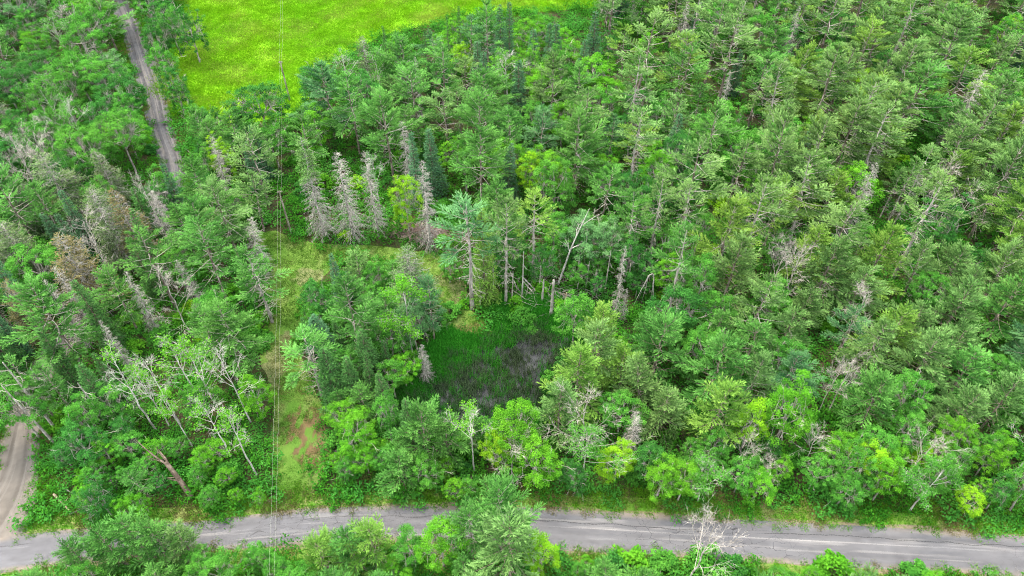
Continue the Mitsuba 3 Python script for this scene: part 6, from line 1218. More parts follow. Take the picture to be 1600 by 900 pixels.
("broad",5,"leaf_bright",20.4,42.9,8.5,40,0.97,2.4,283,"second small bright green leafy tree beyond the round lime tree from the track"),
("fir",2,"fir_blue",-1.0,101.4,13.2,216,1.05,4.1,350,"blue green pointed fir beyond the blue spire fir from the track"),
("pine",0,"pine_olive",72.0,126.4,14.7,208,1.22,0.5,270,"olive feathery pine in front of the white stemmed lime tree"),
("broad",3,"leaf_mid",41.9,82.4,9.6,330,0.97,4.3,102,"green leafy tree behind the bare limbs above the young pines"),
("broad",4,"leaf_dark",17.2,47.5,5.6,17,1.09,2.2,315,"small dark green leafy tree beyond the feathery dead spruce from the track"),
("broad",4,"leaf_bright",61.1,48.2,6.8,152,1.12,0.9,245,"eighth small bright green leafy tree beyond the yellow green roadside tree from the track"),
("broad",1,"leaf_mid",22.4,47.9,5.9,151,0.94,2.2,13,"small green leafy tree beyond the feathery dead spruce from the track"),
("broad",4,"leaf_mid",-53.6,51.5,10.0,127,1.01,2.7,267,"green leafy tree on the track side of the first birch"),
("broad",0,"leaf_mid",-46.0,119.1,7.5,199,1.18,1.6,60,"small green leafy tree in front of the dark domed tree"),
("broad",1,"leaf_mid",57.8,32.4,4.3,146,1.05,0.2,82,"fifth small green leafy tree beyond the yellow green roadside tree from the track"),
("pine",1,"pine_gold",104.1,158.6,12.7,17,1.44,0.4,225,"yellow green pine track side of lime tree at the far edge"),
("limb",1,"leaf_mid",-34.4,135.1,12.1,38,1.12,1.5,187,"half bare birch in front of the ailing spruce"),
("youngpine",1,"pine_olive",-3.9,29.6,9,236,1.04,1.1,276,"olive bushy young pine in front of the largest pine"),
("fir",3,"fir_blue",-72.6,72.3,14.3,195,1.06,0.2,172,"blue green pointed fir on the track side of the rusty tipped spruce"),
("wilt",0,"needle_wilted",-99.4,120.9,10.4,1,1.31,2.7,119,"grey green thinning spruce on the track side of the near track end"),
("broad",1,"leaf_mid",-41.9,68.5,11.0,93,1.16,1.2,218,"green leafy tree on the track side of the bare legged pine"),
("pine",5,"pine_olive",96.7,111.0,18.7,319,1.2,2.6,113,"second olive feathery pine beyond the pale forked tree from the track"),
("broad",0,"leaf_bright",-38.3,46.4,5.6,175,0.97,1.2,106,"second small bright green leafy tree on the track side of the leaning white birch"),
("gauntpine",0,"pine_olive",30.6,174.4,17.9,215,1.43,3.3,235,"olive bare trunked pine behind the bright tree among the blue firs"),
("grey",4,"-",41.9,124.8,14.2,87,1.15,0.2,220,"bleached dead spruce behind the thin pale pine"),
("fir",0,"fir_green",-59.0,68.4,11.8,28,1.15,1.4,154,"dark green pointed fir beyond the pale dead top from the track"),
("broad",2,"leaf_bright",45.9,31.4,4.8,327,1.07,0.8,205,"second small bright green leafy tree in front of the yellow green roadside tree"),
("limb",2,"leaf_mid",48.4,41.5,10.0,159,1.03,0.9,214,"small half bare birch beyond the yellow green roadside tree from the track"),
("pine",5,"pine_gold",55.2,110.7,13.0,249,1.05,0.3,10,"second yellow green feathery pine behind the thin pale pine"),
("pine",5,"pine_olive",30.5,116.1,13.8,326,1.19,0.7,302,"olive feathery pine beyond the white stemmed pine from the track"),
("broad",2,"leaf_mid",-84.3,133.9,12.1,329,1.19,1.8,217,"second green leafy tree behind the near track end"),
("grey",0,"-",120.1,157.1,15.8,350,1.34,3.0,269,"bleached dead spruce beyond the lime tree at the far edge from the track"),
("broad",5,"leaf_bright",-34.9,49.5,3.7,328,0.96,3.2,51,"small bright green leafy tree behind the leaning white birch"),
("broad",2,"leaf_mid",-42.8,49.1,4.0,342,1.14,4.3,322,"small green leafy tree in front of the shaggy silver birch"),
("fir",2,"fir_blue",-68.9,80.7,10.4,37,1.01,0.2,298,"blue green pointed fir on the track side of the bare grey tree"),
("broad",3,"leaf_mid",39.7,42.2,6.6,1,1.12,0.3,250,"second small green leafy tree on the track side of the yellow green roadside tree"),
("youngpine",3,"pine_green",-37.6,31.0,7.2,100,1.07,2.8,139,"small green bushy young pine in front of the bushy pine by the junction"),
("broad",5,"leaf_bright",9.7,118.3,11.3,101,1.08,1.0,117,"bright green leafy tree behind the white stemmed pine"),
("broad",5,"leaf_mid",-76.1,122.3,11.1,356,1.08,2.7,107,"green leafy tree behind the near track end"),
("youngpine",2,"pine_green",26.2,28.2,9,67,1.1,0.0,295,"green bushy young pine beyond the bleached sapling from the track"),
("fir",0,"fir_green",-78.5,69.5,14.5,152,1.1,5.3,12,"dark green pointed fir on the track side of the rusty tipped spruce"),
("broad",5,"leaf_mid",25.1,47.4,7.7,108,1.15,2.5,90,"small green leafy tree on the track side of the lime yellow column tree"),
("fir",2,"fir_blue",101.5,119.2,13.8,235,1.29,2.5,302,"second blue green pointed fir beyond the white stemmed lime tree from the track"),
("wilt",2,"needle_wilted",-67.4,90.9,11.8,327,1.18,1.0,337,"grey green thinning spruce beyond the blue fir near the gravel road from the track"),
("youngpine",0,"pine_olive",-38.2,28.0,8.6,116,1.16,1.2,230,"small olive bushy young pine in front of the bushy pine by the junction"),
("broad",3,"leaf_bright",-30.5,42.4,3.4,169,0.93,2.7,280,"second small bright green leafy tree in front of the straight white birch"),
("pine",2,"pine_green",131.5,169.2,13.6,36,1.22,2.0,68,"green feathery pine beyond the lime tree at the far edge from the track"),
("broad",3,"leaf_bright",7.1,30.4,4.9,95,1.0,2.2,278,"second small bright green leafy tree beyond the largest pine from the track"),
("broad",5,"leaf_bright",55.1,49.3,8.6,216,0.93,1.0,269,"fifth small bright green leafy tree beyond the yellow green roadside tree from the track"),
("broad",3,"leaf_mid",-39.9,75.8,7.1,91,0.92,1.5,345,"small green leafy tree behind the bare legged pine"),
("broad",4,"leaf_mid",-48.2,45.2,3.9,157,0.95,3.7,355,"second small green leafy tree in front of the first birch"),
("broad",4,"leaf_mid",-38.5,44.7,5.1,301,0.96,2.0,26,"small green leafy tree in front of the leaning white birch"),
("youngpine",0,"pine_olive",19.6,53.0,9.2,53,1.1,2.9,257,"olive bushy young pine beyond the feathery dead spruce from the track"),
("broad",2,"leaf_bright",-21.7,52.8,7.0,126,0.97,0.6,277,"small bright green leafy tree behind the bright tree by the strip end"),
("broad",2,"leaf_mid",64.7,43.5,5.3,118,1.09,1.9,180,"sixth small green leafy tree beyond the yellow green roadside tree from the track"),
("bare",1,"-",48.6,67.2,10.8,217,1.16,5.8,90,"leafless pale tree behind the bare tree over the hollow"),
("broad",2,"leaf_mid",-48.3,93.4,9.1,163,1.0,2.5,98,"small green leafy tree in front of the pale spreading pine"),
("fir",1,"fir_green",-24.9,67.1,7.0,167,1.11,4.1,177,"small dark green pointed fir beyond the squat spruce from the track"),
("broad",4,"leaf_bright",-37.4,117.1,11.3,128,1.3,2.8,71,"bright green leafy tree in front of the blue green pine"),
("broad",3,"leaf_mid",-56.3,107.2,8.0,163,1.29,1.1,66,"small green leafy tree on the track side of the lime tree"),
("youngpine",0,"pine_green",13.7,30.5,7.7,331,1.06,0.3,249,"small green bushy young pine on the track side of the bleached sapling"),
("broad",1,"leaf_mid",-111.8,193.6,14.1,269,1.46,0.0,55,"tall green leafy tree behind the far track end"),
("fir",2,"fir_blue",88.6,85.3,10.8,263,1.07,5.0,312,"blue green pointed fir beyond the pale forked tree from the track"),
("grey",3,"-",85.7,92.7,14.8,313,1.03,0.2,142,"bleached dead spruce beyond the pale forked tree from the track"),
("fir",1,"fir_blue",8.2,149.3,12.2,54,1.3,1.5,74,"second blue green pointed fir behind the bright tree among the blue firs"),
("broad",2,"leaf_dark",-99.1,129.9,12.7,291,1.09,5.1,183,"fourth dark green leafy tree on the track side of the near track end"),
("fir",2,"fir_blue",81.4,135.8,11.0,240,1.41,2.7,309,"blue green pointed fir beyond the white stemmed lime tree from the track"),
("broad",4,"leaf_dark",32.2,47.6,6.2,57,0.95,0.6,157,"small dark green leafy tree beyond the lime yellow column tree from the track"),
("broad",4,"leaf_dark",0.2,117.6,9.6,254,1.15,1.1,110,"dark green leafy tree on the track side of the white stemmed pine"),
("youngpine",2,"pine_olive",38.2,28.7,9,25,1.17,3.7,320,"olive bushy young pine in front of the yellow green roadside tree"),
("broad",0,"leaf_bright",45.4,44.8,7.1,287,1.02,1.0,115,"small bright green leafy tree beyond the yellow green roadside tree from the track"),
("broad",3,"leaf_dark",-48.2,40.7,7.6,154,1.0,4.4,206,"small dark green leafy tree on the track side of the bushy pine by the junction"),
("broad",5,"leaf_mid",136.6,176.2,9.3,337,1.41,1.1,18,"small green leafy tree beyond the lime tree at the far edge from the track"),
("pine",4,"pine_green",-5.5,110.9,17.5,212,1.07,2.3,244,"second green feathery pine beyond the blue spire fir from the track"),
("broad",1,"leaf_mid",-86.1,110.3,12.4,335,1.27,0.6,270,"green leafy tree on the track side of the near track end"),
("broad",2,"leaf_dark",74.8,156.3,12.6,210,1.24,1.3,241,"second dark green leafy tree behind the white stemmed lime tree"),
("pine",0,"pine_olive",48.4,61.4,12.7,193,1.1,1.2,297,"small olive feathery pine behind the bare tree over the hollow"),
("fir",0,"fir_green",-56.9,81.9,14.7,316,0.93,2.5,350,"tall dark green pointed fir in front of the drooping grey spruce"),
("grey",1,"-",-50.6,100.6,14.8,12,1.1,2.8,62,"bleached dead spruce in front of the lime tree"),
("broad",4,"leaf_bright",-43.9,40.6,5.8,47,0.96,2.7,196,"small bright green leafy tree behind the bushy pine by the junction"),
("grey",0,"-",57.6,92.5,15.9,166,1.05,2.9,227,"bleached dead spruce on the track side of the tall trunks"),
("broad",1,"leaf_mid",-29.0,69.7,6.5,314,1.17,1.9,9,"small green leafy tree in front of the rounded dark tree"),
("broad",4,"leaf_bright",39.8,47.4,7.6,109,0.93,1.3,207,"small bright green leafy tree on the track side of the yellow green roadside tree"),
("pine",1,"pine_green",36.4,122.4,12.6,33,1.12,2.1,125,"small green feathery pine beyond the white stemmed pine from the track"),
("fir",3,"fir_blue",15.3,141.7,12.1,123,1.33,0.9,88,"second blue green pointed fir beyond the bright tree among the blue firs from the track"),
("fir",3,"fir_green",-71.4,63.3,14.6,127,1.08,1.0,90,"tall dark green pointed fir on the track side of the pale dead top"),
("broad",3,"leaf_mid",43.1,91.8,12.6,157,0.99,6.2,276,"green leafy tree beyond the reddish dead spruce from the track"),
("fir",0,"fir_blue",-53.9,121.3,9.3,82,1.24,2.1,352,"small blue green pointed fir on the track side of the dark domed tree"),
("youngpine",1,"pine_olive",62.7,53.4,10.4,358,0.97,3.2,49,"fifth olive bushy young pine beyond the bare tree over the hollow from the track"),
("gauntpine",1,"pine_olive",22.7,85.9,17.8,251,0.96,0.9,262,"olive bare trunked pine beyond the short snag from the track"),
("gauntpine",1,"pine_olive",56.9,184.2,17.2,101,1.47,0.3,58,"fourth olive bare trunked pine behind the white stemmed lime tree"),
("fir",3,"fir_blue",30.0,111.1,12.9,203,1.27,1.0,263,"blue green pointed fir beyond the white stemmed pine from the track"),
("gauntpine",3,"pine_olive",49.5,182.4,18.3,158,1.41,0.1,5,"fifth olive bare trunked pine behind the white stemmed lime tree"),
("pine",7,"pine_blue",-16.9,144.1,12.6,245,1.28,2.1,267,"small blue green feathery pine on the track side of the yellow green tree"),
("fir",2,"fir_green",-21.2,70.6,6.6,336,0.96,1.4,211,"second small dark green pointed fir behind the tallest islet pine"),
("broad",2,"leaf_bright",19.5,132.0,9.6,70,1.25,3.1,241,"second bright green leafy tree beyond the bright tree among the blue firs from the track"),
("broad",1,"leaf_dark",-6.1,155.4,10.5,225,1.43,1.3,6,"dark green leafy tree behind the tallest pine"),
("broad",5,"leaf_dark",-58.9,120.8,8.8,268,1.17,2.2,211,"small dark green leafy tree on the track side of the dark domed tree"),
("youngpine",1,"pine_green",18.6,65.3,9.4,164,1.12,2.5,12,"green bushy young pine in front of the broken dead spruce"),
("broad",4,"leaf_mid",7.1,89.3,9.5,176,1.08,0.6,39,"green leafy tree behind the yellow topped pine"),
("fir",1,"fir_green",-13.5,75.9,6.7,281,0.93,0.4,9,"small dark green pointed fir behind the sparse islet spruce"),
("pine",2,"pine_green",-22.1,134.6,16.1,320,1.28,1.8,241,"green feathery pine behind the white birch stems"),
("broad",5,"leaf_bright",17.7,43.1,8.7,307,1.0,0.3,9,"small bright green leafy tree beyond the round lime tree from the track"),
("pine",6,"pine_olive",54.0,165.3,15.5,88,1.29,2.8,233,"third olive feathery pine behind the white stemmed lime tree"),
("broad",4,"leaf_mid",29.7,46.9,5.2,165,1.08,2.1,350,"small green leafy tree in front of the lime yellow column tree"),
("bare",3,"-",31.5,45.3,5.5,278,1.09,1.3,187,"small leafless pale tree in front of the lime yellow column tree"),
("pine",2,"pine_olive",77.2,102.8,16.5,87,1.26,4.7,191,"olive feathery pine behind the pale forked tree"),
("broad",4,"leaf_bright",-33.5,42.6,3.3,66,1.07,0.2,250,"small bright green leafy tree in front of the straight white birch"),
("youngpine",2,"pine_green",-22.8,55.1,5.9,268,1.1,0.2,24,"small green bushy young pine in front of the drooping islet spruce"),
("broad",3,"leaf_dark",68.1,86.7,12.9,81,1.13,2.5,48,"dark green leafy tree in front of the pale forked tree"),
("broad",2,"leaf_bright",42.2,48.9,5.6,101,0.99,1.2,66,"small bright green leafy tree behind the yellow green roadside tree"),
("pine",0,"pine_olive",66.3,72.5,11.5,134,1.04,1.0,226,"second small olive feathery pine in front of the pale forked tree"),
("broad",1,"leaf_mid",22.3,30.4,5.5,305,0.98,0.5,145,"small green leafy tree beyond the bleached sapling from the track"),
("slim",1,"leaf_mid",24.5,82.8,10.8,187,1.06,4.3,71,"second green narrow leafy tree on the track side of the reddish dead spruce"),
("pine",5,"pine_green",-101.9,174.2,16.1,17,1.43,3.0,41,"green feathery pine in front of the far track end"),
("broad",5,"leaf_mid",-16.0,58.0,7.8,98,1.1,5.9,118,"small green leafy tree in front of the bright marsh edge tree"),
("grey",1,"-",-53.0,70.1,13.3,6,0.95,0.6,209,"bleached dead spruce beyond the pale dead top from the track"),
("broad",0,"leaf_bright",33.3,45.6,5.3,269,1.06,2.4,203,"small bright green leafy tree in front of the tall bright tree by the dark hollow"),
("fir",3,"fir_green",-17.3,61.3,8.5,315,1.03,1.8,48,"small dark green pointed fir on the track side of the bright marsh edge tree"),
("broad",1,"leaf_dark",-124.9,162.6,9.9,2,1.4,1.5,281,"dark green leafy tree on the track side of the far track end"),
("fir",1,"fir_green",-53.8,57.7,9.6,156,1.07,5.8,121,"small dark green pointed fir on the track side of the first birch"),
("broad",4,"leaf_lime",50.9,47.3,5.5,289,1.04,5.1,269,"small lime green leafy tree beyond the yellow green roadside tree from the track"),
("fir",1,"fir_green",-19.0,57.4,10.6,203,0.96,2.1,66,"second dark green pointed fir on the track side of the bright marsh edge tree"),
("gauntpine",0,"pine_olive",62.7,111.6,20.0,330,1.25,2.2,244,"olive bare trunked pine behind the thin pale pine"),
("youngpine",2,"pine_olive",42.5,70.9,8.6,12,1.01,3.6,337,"small olive bushy young pine in front of the bare limbs above the young pines"),
("broad",5,"leaf_mid",26.8,80.2,7.3,212,1.18,3.6,81,"small green leafy tree on the track side of the reddish dead spruce"),
("broad",0,"leaf_mid",-22.1,61.1,8.2,33,0.93,7.6,259,"small green leafy tree in front of the tallest islet pine"),
("fir",2,"fir_blue",-14.0,104.6,14.3,29,1.06,2.5,229,"blue green pointed fir behind the blue spire fir"),
("slim",2,"leaf_mid",27.6,73.5,13.1,211,0.98,0.4,308,"second green narrow leafy tree beyond the broken dead spruce from the track"),
("broad",1,"leaf_dark",-39.6,131.9,12.5,50,1.3,5.6,236,"dark green leafy tree behind the blue green pine"),
("broad",4,"leaf_bright",-45.9,40.2,5.0,195,0.99,0.1,83,"second small bright green leafy tree behind the bushy pine by the junction"),
("broad",3,"leaf_mid",-62.7,123.1,7.9,79,1.21,4.1,261,"small green leafy tree on the track side of the dark domed tree"),
("broad",2,"leaf_dark",22.8,116.3,10.1,249,1.1,4.3,171,"dark green leafy tree beyond the white stemmed pine from the track"),
("broad",3,"leaf_mid",-22.3,69.0,5.3,278,0.96,3.9,215,"small green leafy tree behind the tallest islet pine"),
("broad",3,"leaf_mid",16.6,31.4,4.1,72,1.07,3.3,127,"small green leafy tree on the track side of the bleached sapling"),
("pine",6,"pine_green",-95.8,161.6,13.5,301,1.47,0.8,23,"second green feathery pine in front of the far track end"),
("broad",3,"leaf_mid",-2.8,50.6,6.4,218,0.96,4.1,272,"small green leafy tree on the track side of the bright pond end tree"),
("youngpine",0,"pine_olive",-33.0,28.7,7.1,97,0.94,5.3,145,"second small olive bushy young pine beyond the bushy pine by the junction from the track"),
("broad",1,"leaf_bright",-21.5,46.9,4.1,184,1.1,4.9,148,"second small bright green leafy tree in front of the bright tree by the strip end"),
("fir",1,"fir_green",-57.5,66.2,14.9,29,1.03,1.8,139,"tall dark green pointed fir beyond the pale dead top from the track"),
("youngpine",0,"pine_olive",17.3,55.8,11.3,261,0.97,8.3,175,"olive bushy young pine behind the feathery dead spruce"),
("broad",2,"leaf_mid",-27.8,31.0,4.0,186,0.96,2.1,203,"third small green leafy tree in front of the roadside strip end"),
("broad",2,"leaf_bright",16.2,29.8,4.2,277,0.99,0.9,89,"small bright green leafy tree on the track side of the bleached sapling"),
("pine",2,"pine_gold",55.4,126.5,13.0,77,1.38,0.9,329,"second yellow green feathery pine on the track side of the white stemmed lime tree"),
("pine",5,"pine_green",-58.4,115.6,11.6,252,1.07,3.7,258,"small green feathery pine behind the near track end"),
("broad",0,"leaf_bright",11.6,156.4,8.6,343,1.34,0.7,121,"second small bright green leafy tree behind the bright tree among the blue firs"),
("pine",1,"pine_blue",-9.6,147.8,14.8,136,1.22,4.1,330,"blue green feathery pine behind the yellow green tree"),
("broad",5,"leaf_mid",-31.4,32.0,7.4,134,1.17,1.5,233,"third small green leafy tree beyond the bushy pine by the junction from the track"),
("broad",1,"leaf_dark",19.6,97.6,10.2,71,1.06,1.3,137,"dark green leafy tree in front of the white stemmed pine"),
("slim",1,"leaf_mid",30.5,87.5,10.8,169,1.2,3.4,13,"green narrow leafy tree on the track side of the reddish dead spruce"),
("broad",5,"leaf_mid",-21.0,73.9,7.1,343,0.94,0.5,214,"small green leafy tree beyond the dark fir from the track"),
("fir",1,"fir_green",-61.1,91.3,11.5,0,1.11,1.8,20,"dark green pointed fir in front of the slim fir"),
("pine",1,"pine_green",-75.5,71.0,12.5,156,1.07,1.4,257,"small green feathery pine on the track side of the rusty tipped spruce"),
("wilt",1,"needle_wilted",-76.8,66.0,12.2,43,0.97,5.5,308,"grey green thinning spruce on the track side of the pale dead top"),
("pine",2,"pine_green",-135.5,171.2,11.9,241,1.52,3.2,11,"small green feathery pine on the track side of the far track end"),
("youngpine",1,"pine_green",-5.0,32.3,6.6,191,1.04,2.2,136,"small green bushy young pine on the track side of the largest pine"),
("broad",3,"leaf_dark",30.8,99.6,8.2,122,1.24,0.5,178,"small dark green leafy tree behind the reddish dead spruce"),
("pine",0,"pine_gold",88.9,109.6,14.8,22,1.12,4.1,63,"second yellow green feathery pine beyond the pale forked tree from the track"),
("pine",4,"pine_gold",65.8,107.1,13.9,7,1.03,1.7,349,"yellow green feathery pine behind the thin pale pine"),
("broad",4,"leaf_mid",42.5,43.3,5.5,279,1.11,0.5,225,"small green leafy tree in front of the yellow green roadside tree"),
("broad",1,"leaf_mid",55.8,84.6,9.5,85,1.02,3.3,101,"green leafy tree on the track side of the tall trunks"),
("broad",2,"leaf_dark",-60.0,94.8,10.0,102,1.01,3.1,201,"dark green leafy tree on the track side of the slim fir"),
("broad",4,"leaf_mid",-121.6,148.8,11.6,0,1.33,1.1,264,"fourth green leafy tree in front of the far track end"),
("broad",0,"leaf_mid",-45.3,45.7,4.7,45,1.16,3.2,121,"second small green leafy tree in front of the shaggy silver birch"),
("pine",7,"pine_gold",24.0,142.4,15.3,279,1.15,2.1,221,"yellow green feathery pine beyond the bright tree among the blue firs from the track"),
("pine",5,"pine_green",-75.2,89.7,13.2,194,1.12,0.9,154,"green feathery pine on the track side of the blue fir near the gravel road"),
("broad",5,"leaf_mid",-5.3,43.0,4.7,68,0.92,0.3,34,"small green leafy tree in front of the slender half bare tree"),
("broad",1,"leaf_mid",-44.6,49.9,3.5,159,1.01,4.2,335,"small green leafy tree on the track side of the shaggy silver birch"),
("broad",2,"leaf_bright",-12.2,162.1,8.6,270,1.37,0.1,114,"second small bright green leafy tree behind the yellow green tree"),
("limb",3,"leaf_mid",-101.6,151.9,11.3,297,1.47,0.8,56,"half bare birch in front of the far track end"),
("broad",5,"leaf_mid",-50.9,45.2,5.2,314,1.11,7.5,241,"small green leafy tree beyond the road junction from the track"),
("fir",3,"fir_blue",116.5,153.1,11.0,139,1.47,0.9,358,"blue green pointed fir in front of the lime tree at the far edge"),
("broad",5,"leaf_lime",66.3,45.7,6.9,213,1.15,0.2,80,"third small lime green leafy tree beyond the yellow green roadside tree from the track"),
("broad",5,"leaf_mid",49.8,49.5,8.6,132,1.0,0.9,58,"second small green leafy tree beyond the yellow green roadside tree from the track"),
("broad",1,"leaf_bright",-13.2,33.1,5.1,240,1.04,3.0,241,"second small bright green leafy tree on the track side of the largest pine"),
("broad",2,"leaf_mid",14.1,52.5,9.0,272,1.0,0.8,204,"small green leafy tree behind the feathery dead spruce"),
("broad",3,"leaf_mid",47.5,106.1,14.0,116,1.06,1.2,353,"tall green leafy tree on the track side of the thin pale pine"),
("broad",5,"leaf_mid",15.4,88.4,8.1,262,1.21,2.0,97,"second small green leafy tree behind the short snag"),
("broad",1,"leaf_grey",-85.5,139.5,10.4,235,1.43,1.1,233,"grey green leafy tree on the track side of the far utility pole"),
("youngpine",0,"pine_green",66.8,57.2,9.5,323,1.08,1.1,120,"third green bushy young pine beyond the bare tree over the hollow from the track"),
("bush",4,"leaf_bright",-38.1,71.7,2.5,74,0.89,0,0,"tall bright green low bush on the track side of the bare legged pine"),
("bush",2,"leaf_mid",39.0,52.3,1.6,246,1.01,0,0,"second green low bush beyond the tall bright tree by the dark hollow from the track"),
("bush",1,"leaf_dark",15.1,80.8,1.9,230,1.13,0,0,"dark green low bush behind the short snag"),
("bush",4,"leaf_bright",-16.7,71.2,1.5,145,1.28,0,0,"small bright green low bush on the track side of the sparse islet spruce"),
("bush",2,"leaf_mid",-44.5,127.6,2.1,306,1.26,0,0,"green low bush beyond the dark domed tree from the track"),
("bush",0,"leaf_mid",-24.0,82.9,1.0,322,1.16,0,0,"small green low bush behind the small blue spruce"),
("bush",2,"leaf_mid",72.0,110.7,1.5,254,1.25,0,0,"second small green low bush beyond the thin pale pine from the track"),
("bush",3,"leaf_dark",-74.7,68.7,2.0,158,1.19,0,0,"dark green low bush on the track side of the pale dead top"),
("bush",0,"leaf_mid",-47.7,92.5,2.0,324,1.12,0,0,"green low bush on the track side of the near utility pole"),
("bush",2,"leaf_mid",15.6,46.7,2.4,169,0.96,0,0,"tall green low bush in front of the feathery dead spruce"),
("bush",0,"leaf_mid",-15.6,62.5,2.4,298,1.02,0,0,"tall green low bush behind the bright marsh edge tree"),
("bush",0,"leaf_mid",2.2,110.7,2.6,219,1.23,0,0,"tall green low bush on the track side of the white stemmed pine"),
("bush",4,"leaf_bright",65.4,103.1,1.2,24,1.15,0,0,"small bright green low bush beyond the thin pale pine from the track"),
("bush",0,"leaf_dark",7.1,64.2,1.7,41,0.92,0,0,"dark green low bush in front of the far corner of the marsh"),
("bush",3,"leaf_lime",-28.7,92.2,1.7,36,1.24,0,0,"lime green low bush on the track side of the wide dead spruce"),
("bush",0,"leaf_dark",-24.7,61.1,2.2,143,1.27,0,0,"dark green low bush behind the bare stemmed islet pine"),
("bush",2,"leaf_mid",31.1,46.9,2.4,25,1.09,0,0,"tall green low bush in front of the lime yellow column tree"),
("bush",2,"leaf_mid",-63.7,59.3,1.9,277,0.86,0,0,"green low bush in front of the pale dead top"),
("bush",0,"leaf_mid",5.4,61.3,1.9,22,0.99,0,0,"green low bush beyond the open water of the pond from the track"),
("bush",1,"leaf_mid",23.6,73.4,1.1,354,1.26,0,0,"small green low bush beyond the broken dead spruce from the track"),
("bush",1,"leaf_lime",23.8,77.9,1.2,286,1.18,0,0,"small lime green low bush beyond the broken dead spruce from the track"),
("bush",2,"leaf_bright",4.5,79.3,2.0,49,1.0,0,0,"bright green low bush in front of the yellow topped pine"),
("bush",3,"leaf_dark",-71.4,118.2,2.5,190,0.91,0,0,"tall dark green low bush behind the near track end"),
("bush",1,"leaf_dark",-1.6,52.4,2.3,236,1.12,0,0,"tall dark green low bush behind the bright pond end tree"),
("bush",0,"leaf_bright",-26.7,61.8,1.2,148,1.01,0,0,"small bright green low bush behind the bare stemmed islet pine"),
("bush",0,"leaf_dark",-38.7,106.2,2.2,99,1.11,0,0,"second dark green low bush beyond the pale spreading pine from the track"),
("bush",2,"leaf_mid",-51.8,68.6,2.3,183,1.26,0,0,"green low bush beyond the pale dead top from the track"),
("bush",0,"leaf_bright",-58.0,72.2,2.4,14,1.01,0,0,"tall bright green low bush behind the pale dead top"),
("bush",3,"leaf_bright",43.1,102.7,1.4,267,0.97,0,0,"small bright green low bush behind the reddish dead spruce"),
("bush",4,"leaf_bright",-18.8,52.5,1.4,65,1.2,0,0,"small bright green low bush behind the bright tree by the strip end"),
("bush",1,"leaf_bright",-17.1,49.2,2.4,308,1.28,0,0,"tall bright green low bush on the track side of the slim tree"),
("bush",4,"leaf_lime",34.0,88.9,1.4,189,1.08,0,0,"small lime green low bush behind the reddish dead spruce"),
("bush",4,"leaf_dark",56.2,47.1,1.6,237,0.85,0,0,"dark green low bush beyond the yellow green roadside tree from the track"),
("bush",0,"leaf_mid",-46.7,96.8,2.1,46,0.96,0,0,"second green low bush in front of the pale spreading pine"),
("bush",0,"leaf_mid",-29.6,71.1,1.0,3,1.23,0,0,"small green low bush in front of the rounded dark tree"),
("bush",2,"leaf_bright",-20.5,120.6,2.4,121,1.26,0,0,"tall bright green low bush in front of the pale dead trunk"),
("bush",1,"leaf_mid",-62.9,121.6,1.0,257,1.18,0,0,"small green low bush behind the near track end"),
("bush",4,"leaf_bright",-60.7,61.1,1.8,2,0.87,0,0,"bright green low bush in front of the pale dead top"),
("bush",2,"leaf_dark",7.1,103.4,2.1,315,1.12,0,0,"dark green low bush in front of the white stemmed pine"),
("bush",2,"leaf_bright",-21.9,115.6,1.7,152,1.28,0,0,"bright green low bush in front of the pale dead trunk"),
("bush",4,"leaf_mid",-38.0,68.6,2.2,159,1.22,0,0,"green low bush in front of the bare legged pine"),
("bush",4,"leaf_mid",17.7,92.9,1.3,112,1.27,0,0,"small green low bush behind the short snag"),
("bush",4,"leaf_dark",39.6,93.1,1.3,236,1.08,0,0,"small dark green low bush behind the reddish dead spruce"),
("bush",1,"leaf_bright",-60.0,54.0,2.6,351,1.06,0,0,"tall bright green low bush on the track side of the first birch"),
("bush",1,"leaf_mid",-59.9,111.0,2.0,224,1.05,0,0,"green low bush beyond the near track end from the track"),
("bush",0,"leaf_dark",20.7,88.6,1.3,208,1.03,0,0,"small dark green low bush behind the short snag"),
("bush",3,"leaf_bright",-26.7,65.6,2.1,157,1.09,0,0,"bright green low bush beyond the squat spruce from the track"),
("bush",0,"leaf_dark",-17.1,115.7,2.2,88,0.86,0,0,"dark green low bush in front of the pale dead trunk"),
("bush",3,"leaf_dark",36.9,55.1,1.5,314,1.15,0,0,"small dark green low bush behind the tall bright tree by the dark hollow"),
("bush",0,"leaf_mid",82.7,117.2,2.4,319,1.23,0,0,"tall green low bush in front of the white stemmed lime tree"),
("bush",1,"leaf_dark",40.5,99.4,2.6,261,0.91,0,0,"tall dark green low bush behind the reddish dead spruce"),
("bush",2,"leaf_bright",15.4,67.1,2.1,9,1.3,0,0,"bright green low bush in front of the broken dead spruce"),
("bush",4,"leaf_lime",37.2,100.9,2.4,266,1.26,0,0,"tall lime green low bush behind the reddish dead spruce"),
("bush",2,"leaf_mid",-35.4,45.9,2.4,174,1.14,0,0,"tall green low bush in front of the leaning white birch"),
("bush",0,"leaf_dark",41.1,49.7,1.4,2,1.23,0,0,"small dark green low bush behind the yellow green roadside tree"),
("bush",3,"leaf_bright",-48.7,128.4,1.6,344,0.9,0,0,"bright green low bush behind the dark domed tree"),
("bush",2,"leaf_mid",15.3,104.5,1.9,137,1.25,0,0,"green low bush in front of the white stemmed pine"),
("bush",0,"leaf_dark",8.8,73.4,1.2,311,0.86,0,0,"small dark green low bush behind the far corner of the marsh"),
("bush",3,"leaf_mid",-56.3,53.6,1.9,172,0.96,0,0,"green low bush on the track side of the first birch"),
("bush",4,"leaf_mid",5.5,85.8,1.1,159,0.87,0,0,"small green low bush behind the yellow topped pine"),
("bush",4,"leaf_mid",-15.5,80.6,1.8,238,0.89,0,0,"green low bush behind the sparse islet spruce"),
